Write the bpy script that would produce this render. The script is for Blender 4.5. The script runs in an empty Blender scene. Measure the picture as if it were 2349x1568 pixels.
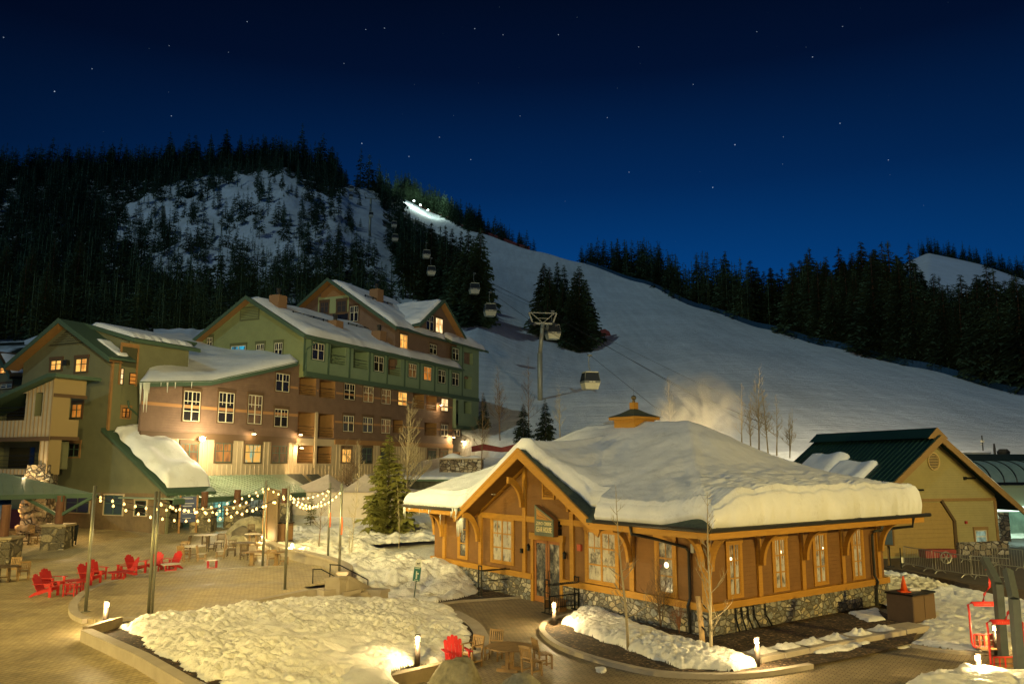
import bpy, math, random
import numpy as np
from mathutils import Vector, Matrix, noise
sc = bpy.context.scene
COL = sc.collection
R = math.radians
# ------------------------------------------------------------ camera
PITCH = 8.54
CH = 6.4
cam_d = bpy.data.cameras.new("camera"); cam = bpy.data.objects.new("camera", cam_d); COL.objects.link(cam)
cam_d.sensor_width = 36.0; cam_d.lens = 28.38; cam_d.clip_end = 6000; cam_d.clip_start = 0.1
cam.location = (0, 0, CH); cam.rotation_euler = (R(90 + PITCH), 0, 0)
sc.camera = cam
sc.cycles.use_denoising = True
try: sc.cycles.denoiser = 'OPENIMAGEDENOISE'
except Exception: pass
sc.cycles.max_bounces = 5; sc.cycles.diffuse_bounces = 2; sc.cycles.glossy_bounces = 2
sc.cycles.transmission_bounces = 3; sc.cycles.volume_bounces = 0; sc.cycles.transparent_max_bounces = 6
sc.cycles.sample_clamp_indirect = 3.0
sc.cycles.caustics_reflective = False; sc.cycles.caustics_refractive = False
sc.view_settings.view_transform = 'Standard'; sc.view_settings.look = 'None'
sc.view_settings.exposure = 0.0; sc.view_settings.gamma = 1.0
# moon
moonD = Vector((.48, .56, -.68)).normalized()
ml = bpy.data.lights.new("moon", 'SUN'); ml.energy = 0.46; ml.angle = R(0.5); ml.color = (.66, .93, .97)
mo = bpy.data.objects.new("moon", ml); COL.objects.link(mo)
mo.rotation_euler = moonD.to_track_quat('-Z', 'Y').to_euler(); mo.location = (-60, -60, 90)
# night sky
w = bpy.data.worlds.new("World"); sc.world = w; w.use_nodes = True
nt = w.node_tree; N = nt.nodes; L = nt.links; N.clear()
out = N.new('ShaderNodeOutputWorld'); bg = N.new('ShaderNodeBackground'); L.new(bg.outputs[0], out.inputs[0])
tc = N.new('ShaderNodeTexCoord')
sky = N.new('ShaderNodeTexSky'); sky.sky_type = 'NISHITA'; sky.sun_disc = False
sky.sun_elevation = math.asin(.68); sky.sun_rotation = math.atan2(-.48, -.56)
sep = N.new('ShaderNodeSeparateXYZ'); L.new(tc.outputs['Generated'], sep.inputs[0])
rp = N.new('ShaderNodeValToRGB'); L.new(sep.outputs['Z'], rp.inputs[0])
e = rp.color_ramp.elements
e[0].position = 0.0; e[0].color = (.0010, .095, .34, 1)
e[1].position = .56; e[1].color = (.0002, .0020, .009, 1)
for p_, c_ in ((.12, (.0008, .074, .27, 1)), (.22, (.0006, .044, .185, 1)), (.33, (.0004, .019, .088, 1)), (.45, (.0003, .0052, .027, 1))):
    q = e.new(p_); q.color = c_
# darker toward the left and right edges of the valley: the glow sits over the ski run
ax = N.new('ShaderNodeMath'); ax.operation = 'SUBTRACT'; L.new(sep.outputs['X'], ax.inputs[0]); ax.inputs[1].default_value = .12
sq = N.new('ShaderNodeMath'); sq.operation = 'MULTIPLY'; L.new(ax.outputs[0], sq.inputs[0]); L.new(ax.outputs[0], sq.inputs[1])
mr = N.new('ShaderNodeMapRange'); L.new(sq.outputs[0], mr.inputs[0]); mr.inputs[1].default_value = 0; mr.inputs[2].default_value = .45
mr.inputs[3].default_value = 1.05; mr.inputs[4].default_value = .45
mx = N.new('ShaderNodeVectorMath'); mx.operation = 'SCALE'; L.new(rp.outputs[0], mx.inputs[0]); L.new(mr.outputs[0], mx.inputs[3])
sk = N.new('ShaderNodeVectorMath'); sk.operation = 'SCALE'; L.new(sky.outputs[0], sk.inputs[0]); sk.inputs[3].default_value = .0002
ad = N.new('ShaderNodeVectorMath'); ad.operation = 'ADD'; L.new(mx.outputs[0], ad.inputs[0]); L.new(sk.outputs[0], ad.inputs[1])
cur = ad.outputs[0]
nrm = N.new('ShaderNodeVectorMath'); nrm.operation = 'NORMALIZE'; L.new(tc.outputs['Generated'], nrm.inputs[0])
# faint random stars
for scale_, thr_, str_ in ((80, .026, .16), (45, .017, .26)):
    vo = N.new('ShaderNodeTexVoronoi'); vo.inputs['Scale'].default_value = scale_; L.new(nrm.outputs[0], vo.inputs['Vector'])
    lt = N.new('ShaderNodeMath'); lt.operation = 'LESS_THAN'; L.new(vo.outputs['Distance'], lt.inputs[0]); lt.inputs[1].default_value = thr_
    sx = N.new('ShaderNodeSeparateXYZ'); L.new(vo.outputs['Color'], sx.inputs[0])
    pw = N.new('ShaderNodeMath'); pw.operation = 'POWER'; L.new(sx.outputs[0], pw.inputs[0]); pw.inputs[1].default_value = 4
    m1 = N.new('ShaderNodeMath'); m1.operation = 'MULTIPLY'; L.new(lt.outputs[0], m1.inputs[0]); L.new(pw.outputs[0], m1.inputs[1])
    vs = N.new('ShaderNodeVectorMath'); vs.operation = 'SCALE'; vs.inputs[0].default_value = (str_*.6, str_*.85, str_); L.new(m1.outputs[0], vs.inputs[3])
    a2 = N.new('ShaderNodeVectorMath'); a2.operation = 'ADD'; L.new(cur, a2.inputs[0]); L.new(vs.outputs[0], a2.inputs[1]); cur = a2.outputs[0]
CP, SP = math.cos(R(PITCH)), math.sin(R(PITCH)); FD = 1852.0
def ray(x, y):
    u = (x - 1174.5) / FD; v = (y - 784) / FD
    return Vector((u, CP + SP * v, SP - CP * v))
STARS = [(125, 210, 1), (524, 120, .9), (567, 50, .7), (839, 68, .8), (882, 65, .7), (1089, 66, .6), (388, 105, .5), (393, 266, .6), (211, 158, .5), (789, 146, .6), (830, 329, .9), (1008, 315, .9), (1080, 366, .9), (938, 359, .6),
         (1590, 194, 1.2), (1465, 108, .6), (1281, 80, .7), (1154, 80, .5), (1736, 73, .6), (1864, 131, .7), (1686, 332, .9), (1635, 430, .9), (2038, 367, .8), (1927, 283, .7), (1797, 314, .5), (1443, 395, .5), (1193, 266, .6), (1393, 270, .6), (8, 86, .6), (1933, 61, .5)]
for x, y, b in STARS:
    d = ray(x, y).normalized()
    dt = N.new('ShaderNodeVectorMath'); dt.operation = 'DOT_PRODUCT'; L.new(nrm.outputs[0], dt.inputs[0]); dt.inputs[1].default_value = d
    gt = N.new('ShaderNodeMath'); gt.operation = 'GREATER_THAN'; L.new(dt.outputs['Value'], gt.inputs[0]); gt.inputs[1].default_value = math.cos(.00052)
    vs = N.new('ShaderNodeVectorMath'); vs.operation = 'SCALE'; vs.inputs[0].default_value = (.34*b, .42*b, .52*b); L.new(gt.outputs[0], vs.inputs[3])
    a2 = N.new('ShaderNodeVectorMath'); a2.operation = 'ADD'; L.new(cur, a2.inputs[0]); L.new(vs.outputs[0], a2.inputs[1]); cur = a2.outputs[0]
L.new(cur, bg.inputs[0]); bg.inputs[1].default_value = 1.0
w.cycles.sampling_method = 'NONE'

# ------------------------------------------------------------ measuring helpers (2349-wide photo pixels to world points)
def G(x, y, z=0.0):
    r = ray(x, y); t = (z - CH) / r.z; return Vector((r.x * t, r.y * t, z))
def A(x, y, Y):
    r = ray(x, y); t = Y / r.y; return Vector((r.x * t, Y, CH + r.z * t))
class Frame:
    """local x along a wall (left to right as seen), y into the wall, z up"""
    def __init__(s, ox, oy, dx, dy, z=0):
        l = math.hypot(dx, dy); dx /= l; dy /= l
        s.o = Vector((ox, oy, z)); s.d = Vector((dx, dy, 0)); s.n = Vector((-dy, dx, 0))
        s.M = Matrix(((dx, -dy, 0, ox), (dy, dx, 0, oy), (0, 0, 1, z), (0, 0, 0, 1)))
        s.ang = math.atan2(dy, dx)
    def p(s, x, y, off=0.0):
        r = ray(x, y); o = s.o + s.n * off
        t = (o.x * s.n.x + o.y * s.n.y) / (r.x * s.n.x + r.y * s.n.y)
        P = Vector((r.x * t, r.y * t, CH + r.z * t))
        return (P - o).dot(s.d), P.z
    def rect(s, x0, y0, x1, y1, off=0.0):
        xc, yc = (x0 + x1) / 2, (y0 + y1) / 2
        return s.p(x0, yc, off)[0], s.p(x1, yc, off)[0], s.p(xc, y1, off)[1], s.p(xc, y0, off)[1]
    def w(s, x, y, z): return s.M @ Vector((x, y, z))

# ------------------------------------------------------------ mesh builder
def wm(o):
    m = o.matrix_basis.copy()
    while o.parent: o = o.parent; m = o.matrix_basis @ m
    return m
class MB:
    def __init__(s, M=None): s.v = []; s.f = []; s.mi = []; s.M = M or Matrix(); s.m = 0
    def add(s, vs, fs):
        b = len(s.v); M = s.M
        s.v += [M @ Vector(v) for v in vs]; s.f += [tuple(b + i for i in f) for f in fs]; s.mi += [s.m] * len(fs); return s
    def box(s, x0, x1, y0, y1, z0, z1):
        if x0 > x1: x0, x1 = x1, x0
        if y0 > y1: y0, y1 = y1, y0
        return s.add([(x0, y0, z0), (x1, y0, z0), (x1, y1, z0), (x0, y1, z0), (x0, y0, z1), (x1, y0, z1), (x1, y1, z1), (x0, y1, z1)],
                     [(0, 3, 2, 1), (4, 5, 6, 7), (0, 1, 5, 4), (1, 2, 6, 5), (2, 3, 7, 6), (3, 0, 4, 7)])
    def bar(s, a, b, w, h, up=(0, 0, 1)):
        """rectangular bar from a to b, w wide, h high"""
        a = Vector(a); b = Vector(b); d = (b - a).normalized(); u = Vector(up)
        if abs(d.dot(u)) > .98: u = Vector((1, 0, 0))
        sx = d.cross(u).normalized() * (w / 2); uz = sx.cross(d).normalized() * (h / 2)
        vs = [a - sx - uz, a + sx - uz, a + sx + uz, a - sx + uz, b - sx - uz, b + sx - uz, b + sx + uz, b - sx + uz]
        return s.add(vs, [(0, 1, 2, 3), (7, 6, 5, 4), (0, 4, 5, 1), (1, 5, 6, 2), (2, 6, 7, 3), (3, 7, 4, 0)])
    def prism(s, pts, ext):
        """polygon extruded by vector ext"""
        n = len(pts); e_ = Vector(ext); P = [Vector(p) for p in pts]
        return s.add(P + [p + e_ for p in P], [tuple(range(n))[::-1], tuple(range(n, 2 * n))] + [(i, (i + 1) % n, (i + 1) % n + n, i + n) for i in range(n)])
    def tube(s, pts, r, n=6, r2=None):
        P = [Vector(p) for p in pts]; k = len(P); vs = []; fs = []
        for i, p in enumerate(P):
            d = (P[min(i + 1, k - 1)] - P[max(i - 1, 0)]).normalized()
            u = Vector((0, 0, 1)) if abs(d.z) < .9 else Vector((1, 0, 0))
            a = d.cross(u).normalized(); b = a.cross(d)
            rr = r if r2 is None else r + (r2 - r) * i / (k - 1)
            vs += [p + (a * math.cos(2 * math.pi * j / n) + b * math.sin(2 * math.pi * j / n)) * rr for j in range(n)]
        for i in range(k - 1):
            for j in range(n): fs.append((i * n + j, i * n + (j + 1) % n, (i + 1) * n + (j + 1) % n, (i + 1) * n + j))
        fs.append(tuple(range(n))[::-1]); fs.append(tuple(range((k - 1) * n, k * n)))
        return s.add(vs, fs)
    def cyl(s, x, y, z0, z1, r, n=16, r2=None):
        return s.tube([(x, y, z0), (x, y, z1)], r, n, r2)
    def lathe(s, prof, n=16, x=0, y=0):
        vs = []; fs = []
        for r_, z in prof: vs += [(x + r_ * math.cos(2 * math.pi * j / n), y + r_ * math.sin(2 * math.pi * j / n), z) for j in range(n)]
        for i in range(len(prof) - 1):
            for j in range(n): fs.append((i * n + j, i * n + (j + 1) % n, (i + 1) * n + (j + 1) % n, (i + 1) * n + j))
        fs.append(tuple(range(n))[::-1]); fs.append(tuple(range((len(prof) - 1) * n, len(prof) * n)))
        return s.add(vs, fs)
    def grid(s, fn, nu, nv):
        vs = [fn(i / nu, j / nv) for j in range(nv + 1) for i in range(nu + 1)]
        return s.add(vs, [(j * (nu + 1) + i, j * (nu + 1) + i + 1, (j + 1) * (nu + 1) + i + 1, (j + 1) * (nu + 1) + i) for j in range(nv) for i in range(nu)])
    def build(s, name, mats, parent=None, smooth=False, bevel=0, **kw):
        if not isinstance(mats, (list, tuple)): mats = [mats]
        me = bpy.data.meshes.new(name)
        if parent is not None: Mi = wm(parent).inverted(); V = [Mi @ v for v in s.v]; org = None
        else:
            c = np.array([tuple(v) for v in s.v]); org = Vector(((c[:, 0].min() + c[:, 0].max()) / 2, (c[:, 1].min() + c[:, 1].max()) / 2, c[:, 2].min()))
            V = [v - org for v in s.v]
        me.from_pydata([tuple(v) for v in V], [], s.f)
        for m_ in mats: me.materials.append(m_)
        if len(mats) > 1: me.polygons.foreach_set('material_index', s.mi)
        if smooth: me.polygons.foreach_set('use_smooth', [True] * len(s.f))
        o = bpy.data.objects.new(name, me); COL.objects.link(o); o.parent = parent
        if org: o.location = org
        if bevel:
            b = o.modifiers.new('bevel', 'BEVEL'); b.width = bevel; b.segments = 2; b.limit_method = 'ANGLE'
        for k, v_ in kw.items(): o[k] = v_
        return o
def thing(name, label, cat, loc=(0, 0, 0), rot=0.0, group=None):
    o = bpy.data.objects.new(name, None); COL.objects.link(o); o.location = loc; o.rotation_euler = (0, 0, rot)
    o['label'] = label; o['category'] = cat; o.empty_display_size = .3
    if group: o['group'] = group
    return o
def frame_thing(name, label, cat, fr, lx=0, ly=0, z=0, group=None):
    return thing(name, label, cat, fr.w(lx, ly, z), fr.ang, group)
def dup(root, loc, rot, label=None, group=None, scale=None):
    r = root.copy(); COL.objects.link(r); r.location = loc; r.rotation_euler = (0, 0, rot)
    if scale: r.scale = scale
    if label: r['label'] = label
    if group: r['group'] = group
    for ch in list(root.children):
        c = ch.copy(); COL.objects.link(c); c.parent = r
        for g in list(ch.children):
            d = g.copy(); COL.objects.link(d); d.parent = c
    return r

# ------------------------------------------------------------ materials
MATS = {}
def nm(name):
    m = bpy.data.materials.new(name); m.use_nodes = True; t = m.node_tree
    b = t.nodes['Principled BSDF']; return m, t, b
def node(t, typ, ins=None, **at):
    n = t.nodes.new(typ)
    for k, v in at.items(): setattr(n, k, v)
    for k, v in (ins or {}).items():
        if hasattr(v, 'is_output') or isinstance(v, bpy.types.NodeSocket): t.links.new(v, n.inputs[k])
        else: n.inputs[k].default_value = v
    return n
def mat(name, col, rough=.7, metal=0.0, var=0.0, vs=3.0, bump=0.0, bs=20.0, bd=.02, lap=0.0, vert=0.0, emit=0.0, ecol=None, coord='Object', spec=.3, stretch=None):
    """plain painted or natural surface with noise in its colour; lap = horizontal boards every lap metres; vert = vertical ribs"""
    if name in MATS: return MATS[name]
    m, t, b = nm(name); lk = t.links
    tc_ = node(t, 'ShaderNodeTexCoord'); co = tc_.outputs[coord]
    b.inputs['Roughness'].default_value = rough; b.inputs['Metallic'].default_value = metal; b.inputs['Specular IOR Level'].default_value = spec
    b.inputs['Base Color'].default_value = (*col, 1)
    if stretch:
        mp = node(t, 'ShaderNodeMapping', {'Vector': co, 'Scale': stretch}); cn = mp.outputs[0]
    else: cn = co
    if var:
        n1 = node(t, 'ShaderNodeTexNoise', {'Vector': cn, 'Scale': vs, 'Detail': 5.0, 'Roughness': .65})
        r1 = node(t, 'ShaderNodeMapRange', {0: n1.outputs[0], 1: .3, 2: .7, 3: 1 - var, 4: 1 + var})
        s1 = node(t, 'ShaderNodeVectorMath', {0: (*col,), 3: r1.outputs[0]}, operation='SCALE'); lk.new(s1.outputs[0], b.inputs['Base Color'])
    h = None
    if bump:
        n2 = node(t, 'ShaderNodeTexNoise', {'Vector': cn, 'Scale': bs, 'Detail': 4.0}); h = n2.outputs[0]
        bn = node(t, 'ShaderNodeBump', {'Height': h, 'Strength': bump, 'Distance': bd}); lk.new(bn.outputs[0], b.inputs['Normal']); last = bn
    if lap or vert:
        sx_ = node(t, 'ShaderNodeSeparateXYZ', {0: co}); src = sx_.outputs['Z' if lap else 'X']
        dv = node(t, 'ShaderNodeMath', {0: src, 1: lap or vert}, operation='DIVIDE'); fr_ = node(t, 'ShaderNodeMath', {0: dv.outputs[0]}, operation='FRACT')
        if lap: hh = node(t, 'ShaderNodeMath', {0: 1.0, 1: fr_.outputs[0]}, operation='SUBTRACT')
        else:
            hh = node(t, 'ShaderNodeMath', {0: fr_.outputs[0], 1: .12}, operation='LESS_THAN')
        b2 = node(t, 'ShaderNodeBump', {'Height': hh.outputs[0], 'Strength': .8, 'Distance': .02})
        if bump: lk.new(last.outputs[0], b2.inputs['Normal'])
        lk.new(b2.outputs[0], b.inputs['Normal'])
    if emit:
        b.inputs['Emission Color'].default_value = (*(ecol or col), 1); b.inputs['Emission Strength'].default_value = emit
    MATS[name] = m; return m
def snow_mat(name, col=(.80, .82, .85), s1=1.2, s2=7.0, st=.5, dist=.15, dirt=0.0):
    if name in MATS: return MATS[name]
    m, t, b = nm(name); lk = t.links; tc_ = node(t, 'ShaderNodeTexCoord'); co = tc_.outputs['Object']
    n1 = node(t, 'ShaderNodeTexNoise', {'Vector': co, 'Scale': s1, 'Detail': 6.0, 'Roughness': .6})
    n2 = node(t, 'ShaderNodeTexNoise', {'Vector': co, 'Scale': s2, 'Detail': 5.0, 'Roughness': .7})
    sm = node(t, 'ShaderNodeMath', {0: n2.outputs[0], 1: .35}, operation='MULTIPLY')
    ad_ = node(t, 'ShaderNodeMath', {0: n1.outputs[0], 1: sm.outputs[0]}, operation='ADD')
    bn = node(t, 'ShaderNodeBump', {'Height': ad_.outputs[0], 'Strength': st, 'Distance': dist}); lk.new(bn.outputs[0], b.inputs['Normal'])
    b.inputs['Roughness'].default_value = .55; b.inputs['Specular IOR Level'].default_value = .25
    dk = node(t, 'ShaderNodeMapRange', {0: n1.outputs[0], 1: .35, 2: .75, 3: 1.0, 4: 1 - .12 - dirt})
    s_ = node(t, 'ShaderNodeVectorMath', {0: col, 3: dk.outputs[0]}, operation='SCALE')
    n4 = node(t, 'ShaderNodeTexNoise', {'Vector': co, 'Scale': 9.0, 'Detail': 6.0, 'Roughness': .8}); n5 = node(t, 'ShaderNodeTexNoise', {'Vector': co, 'Scale': .9, 'Detail': 3.0}); g4 = node(t, 'ShaderNodeMath', {0: n4.outputs[0], 1: n5.outputs[0]}, operation='ADD')
    g5 = node(t, 'ShaderNodeMapRange', {0: g4.outputs[0], 1: 1.10, 2: 1.32, 3: 0.0, 4: .55 if dirt else .25}); mx4 = node(t, 'ShaderNodeMix', {'Factor': g5.outputs[0]}, data_type='RGBA'); lk.new(s_.outputs[0], mx4.inputs[6]); mx4.inputs[7].default_value = (.22, .18, .12, 1)
    lk.new(mx4.outputs[2], b.inputs['Base Color'])
    MATS[name] = m; return m
def paver_mat(name, c1, c2, mortar, bw=.22, bh=.11, rot=0.0, bumpst=.5):
    m, t, b = nm(name); lk = t.links; tc_ = node(t, 'ShaderNodeTexCoord')
    mp = node(t, 'ShaderNodeMapping', {'Vector': tc_.outputs['Object'], 'Rotation': (0, 0, rot)})
    br = node(t, 'ShaderNodeTexBrick', {'Vector': mp.outputs[0], 'Color1': (*c1, 1), 'Color2': (*c2, 1), 'Mortar': (*mortar, 1), 'Scale': 1.0, 'Mortar Size': .013, 'Mortar Smooth': .3, 'Bias': -.2, 'Brick Width': bw, 'Row Height': bh})
    n1 = node(t, 'ShaderNodeTexNoise', {'Vector': tc_.outputs['Object'], 'Scale': .35, 'Detail': 6.0, 'Roughness': .6})
    n9 = node(t, 'ShaderNodeTexNoise', {'Vector': tc_.outputs['Object'], 'Scale': 1.7, 'Detail': 7.0, 'Roughness': .7, 'Distortion': .4}); a9 = node(t, 'ShaderNodeMath', {0: n1.outputs[0], 1: n9.outputs[0]}, operation='ADD')
    r1 = node(t, 'ShaderNodeMapRange', {0: a9.outputs[0], 1: .72, 2: 1.28, 3: .52, 4: 1.22})
    s1 = node(t, 'ShaderNodeVectorMath', {0: br.outputs[0], 3: r1.outputs[0]}, operation='SCALE'); lk.new(s1.outputs[0], b.inputs['Base Color'])
    iv = node(t, 'ShaderNodeMath', {0: 1.0, 1: br.outputs['Fac']}, operation='SUBTRACT')
    bn = node(t, 'ShaderNodeBump', {'Height': iv.outputs[0], 'Strength': bumpst, 'Distance': .02}); lk.new(bn.outputs[0], b.inputs['Normal'])
    rr = node(t, 'ShaderNodeMapRange', {0: n1.outputs[0], 1: .35, 2: .65, 3: .45, 4: .8}); lk.new(rr.outputs[0], b.inputs['Roughness'])
    MATS[name] = m; return m
def stone_mat(name, scale=3.2, cols=((.17, .165, .14), (.30, .28, .22), (.44, .37, .24), (.24, .25, .24), (.50, .46, .36)), mortar=(.12, .105, .08), sx=(1, 1, 1.5), bd=.06):
    m, t, b = nm(name); lk = t.links; tc_ = node(t, 'ShaderNodeTexCoord')
    nz = node(t, 'ShaderNodeTexNoise', {'Vector': tc_.outputs['Object'], 'Scale': 3.0})
    mxv = node(t, 'ShaderNodeVectorMath', {0: nz.outputs['Color'], 3: .12}, operation='SCALE')
    av = node(t, 'ShaderNodeVectorMath', {0: tc_.outputs['Object'], 1: mxv.outputs[0]}, operation='ADD')
    mp = node(t, 'ShaderNodeMapping', {'Vector': av.outputs[0], 'Scale': sx})
    v1 = node(t, 'ShaderNodeTexVoronoi', {'Vector': mp.outputs[0], 'Scale': scale, 'Randomness': .85}, distance='CHEBYCHEV')
    v2 = node(t, 'ShaderNodeTexVoronoi', {'Vector': mp.outputs[0], 'Scale': scale, 'Randomness': .85}, feature='DISTANCE_TO_EDGE')
    sp_ = node(t, 'ShaderNodeSeparateXYZ', {0: v1.outputs['Color']})
    cr = node(t, 'ShaderNodeValToRGB', {0: sp_.outputs[0]}); cr.color_ramp.interpolation = 'CONSTANT'
    el = cr.color_ramp.elements; el[0].color = (*cols[0], 1); el[0].position = 0; el[1].color = (*cols[1], 1); el[1].position = .28
    for i_, c_ in enumerate(cols[2:]): q_ = el.new(.5 + .17 * i_); q_.color = (*c_, 1)
    ed = node(t, 'ShaderNodeMapRange', {0: v2.outputs['Distance'], 1: .03, 2: .10, 3: 0.0, 4: 1.0})
    mixc = node(t, 'ShaderNodeMix', {'Factor': ed.outputs[0]}, data_type='RGBA'); mixc.inputs[6].default_value = (*mortar, 1); lk.new(cr.outputs[0], mixc.inputs[7])
    n3 = node(t, 'ShaderNodeTexNoise', {'Vector': tc_.outputs['Object'], 'Scale': 14.0, 'Detail': 4.0})
    r3 = node(t, 'ShaderNodeMapRange', {0: n3.outputs[0], 1: .3, 2: .7, 3: .7, 4: 1.25})
    s3 = node(t, 'ShaderNodeVectorMath', {0: mixc.outputs[2], 3: r3.outputs[0]}, operation='SCALE'); lk.new(s3.outputs[0], b.inputs['Base Color'])
    b.inputs['Roughness'].default_value = .85
    hh = node(t, 'ShaderNodeMath', {0: ed.outputs[0], 1: n3.outputs[0]}, operation='ADD')
    bn = node(t, 'ShaderNodeBump', {'Height': hh.outputs[0], 'Strength': .9, 'Distance': bd}); lk.new(bn.outputs[0], b.inputs['Normal'])
    MATS[name] = m; return m
def lamp(name, loc, power, col=(1, .62, .26), rad=.08, parent=None, spot=None, aim=None, blend=.6):
    l = bpy.data.lights.new(name, 'SPOT' if spot else 'POINT'); l.energy = power; l.color = col; l.shadow_soft_size = rad
    o = bpy.data.objects.new(name, l); COL.objects.link(o)
    if spot: l.spot_size = R(spot); l.spot_blend = blend
    M_ = wm(parent).inverted() if parent else Matrix()
    if parent: o.parent = parent
    o.location = M_ @ Vector(loc)
    if aim is not None: o.rotation_euler = ((M_ @ Vector(aim)) - (M_ @ Vector(loc))).to_track_quat('-Z', 'Y').to_euler()
    return o

WOOD = mat('painted_trim_wood', (.43, .215, .030), .6, var=.12, vs=2, bump=.15, bs=30, stretch=(1, 1, 6))
WOODD = mat('brown_lap_siding', (.20, .098, .030), .7, var=.14, vs=1.5, lap=.16)
SOFF = mat('soffit_boards', (.22, .12, .03), .7, var=.1, vs=2)
STONE = stone_mat('field_stone_veneer')
STONEB = stone_mat('rounded_river_stone', 2.2, cols=((.16, .12, .08), (.30, .24, .15), (.42, .36, .26), (.24, .19, .12), (.5, .45, .36)), mortar=(.05, .04, .03), sx=(1, 1, 1.3), bd=.12)
SHING = mat('dark_green_shingles', (.055, .075, .06), .8, var=.35, vs=6, lap=.14)
GUT = mat('dark_metal_gutter', (.035, .035, .03), .45, .4)
BLK = mat('black_painted_metal', (.012, .014, .013), .4, .3)
SNOW = snow_mat('roof_snow_surface', s1=.8, s2=5, st=.35, dist=.2)
SNOWG = snow_mat('ground_snow_surface', (.80, .78, .72), s1=2.2, s2=12, st=.6, dist=.12, dirt=.05)
SNOWS = snow_mat('groomed_snow', s1=.12, s2=1.4, st=.5, dist=.6)
def mulch_mat():
    m, t, b = nm('wood_mulch'); tc_ = node(t, 'ShaderNodeTexCoord'); v = node(t, 'ShaderNodeTexVoronoi', {'Vector': tc_.outputs['Object'], 'Scale': 13.0}); sp_ = node(t, 'ShaderNodeSeparateXYZ', {0: v.outputs['Color']})
    cr = node(t, 'ShaderNodeValToRGB', {0: sp_.outputs[0]}); el = cr.color_ramp.elements; el[0].color = (.018, .011, .006, 1); el[1].color = (.24, .16, .085, 1); q = el.new(.55); q.color = (.045, .028, .014, 1); q = el.new(.88); q.color = (.10, .06, .03, 1)
    n1 = node(t, 'ShaderNodeTexNoise', {'Vector': tc_.outputs['Object'], 'Scale': 1.1, 'Detail': 5.0}); r1 = node(t, 'ShaderNodeMapRange', {0: n1.outputs[0], 1: .3, 2: .7, 3: .5, 4: 1.5}); s1 = node(t, 'ShaderNodeVectorMath', {0: cr.outputs[0], 3: r1.outputs[0]}, operation='SCALE'); t.links.new(s1.outputs[0], b.inputs['Base Color'])
    bn = node(t, 'ShaderNodeBump', {'Height': sp_.outputs[1], 'Strength': 1.0, 'Distance': .05}); t.links.new(bn.outputs[0], b.inputs['Normal']); b.inputs['Roughness'].default_value = .95; return m
MULCH = mulch_mat()
CONC = mat('cast_concrete', (.36, .31, .24), .8, var=.14, vs=1.4, bump=.1, bs=40, bd=.01)
DKGLS = mat('dark_window_glass', (.018, .016, .013), .06, spec=.6)
WHITE = mat('cream_window_paint', (.62, .58, .42), .5)
GRNM = mat('green_metal_roof', (.03, .075, .065), .35, .5, var=.15, vs=1)
WARMP = None
def lit_mat(name, c, st, c2=None, sc_=1.2):
    """a lit room seen through glass: warm light broken up by curtains and furniture"""
    if name in MATS: return MATS[name]
    m, t, b = nm(name); tc_ = node(t, 'ShaderNodeTexCoord')
    oi = node(t, 'ShaderNodeObjectInfo')
    mp = node(t, 'ShaderNodeMapping', {'Vector': tc_.outputs['Object'], 'Scale': (1.6, 1.6, .7)})
    a_ = node(t, 'ShaderNodeVectorMath', {0: mp.outputs[0], 1: oi.outputs['Location']}, operation='ADD')
    n1 = node(t, 'ShaderNodeTexNoise', {'Vector': a_.outputs[0], 'Scale': sc_, 'Detail': 3.0})
    cr = node(t, 'ShaderNodeValToRGB', {0: n1.outputs[0]}); el = cr.color_ramp.elements
    el[0].position = .36; el[0].color = (*(c2 or tuple(k * .25 for k in c)), 1); el[1].position = .56; el[1].color = (*c, 1)
    t.links.new(cr.outputs[0], b.inputs['Emission Color']); b.inputs['Emission Strength'].default_value = st
    b.inputs['Base Color'].default_value = (.05, .04, .03, 1); b.inputs['Roughness'].default_value = .15
    m.cycles.emission_sampling = 'NONE'
    MATS[name] = m; return m
LIT = lit_mat('lit_window_warm', (1, .50, .10), 1.3, (.55, .20, .03))
LITO = lit_mat('lit_window_orange', (.75, .25, .03), .75, (.3, .09, .012))
LITD = lit_mat('dim_window_brown', (.16, .07, .015), .6, (.03, .014, .005))
LITW = lit_mat('lit_window_pale', (1, .75, .38), 1.5, (.7, .35, .1))
LITB = lit_mat('lit_window_blue_screen', (.02, .42, .65), .9, (.01, .05, .07))
LITS = lit_mat('lit_shop_window_teal', (.22, .62, .48), .8, (.03, .12, .10), 2.5)
BULB = mat('glowing_bulb', (1, .75, .35), .5, emit=2.6, ecol=(1, .64, .22)); BULB.cycles.emission_sampling = 'NONE'
BULBW = mat('glowing_flood_lamp', (1, .8, .5), .5, emit=40, ecol=(1, .72, .36)); BULBW.cycles.emission_sampling = 'NONE'

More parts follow.
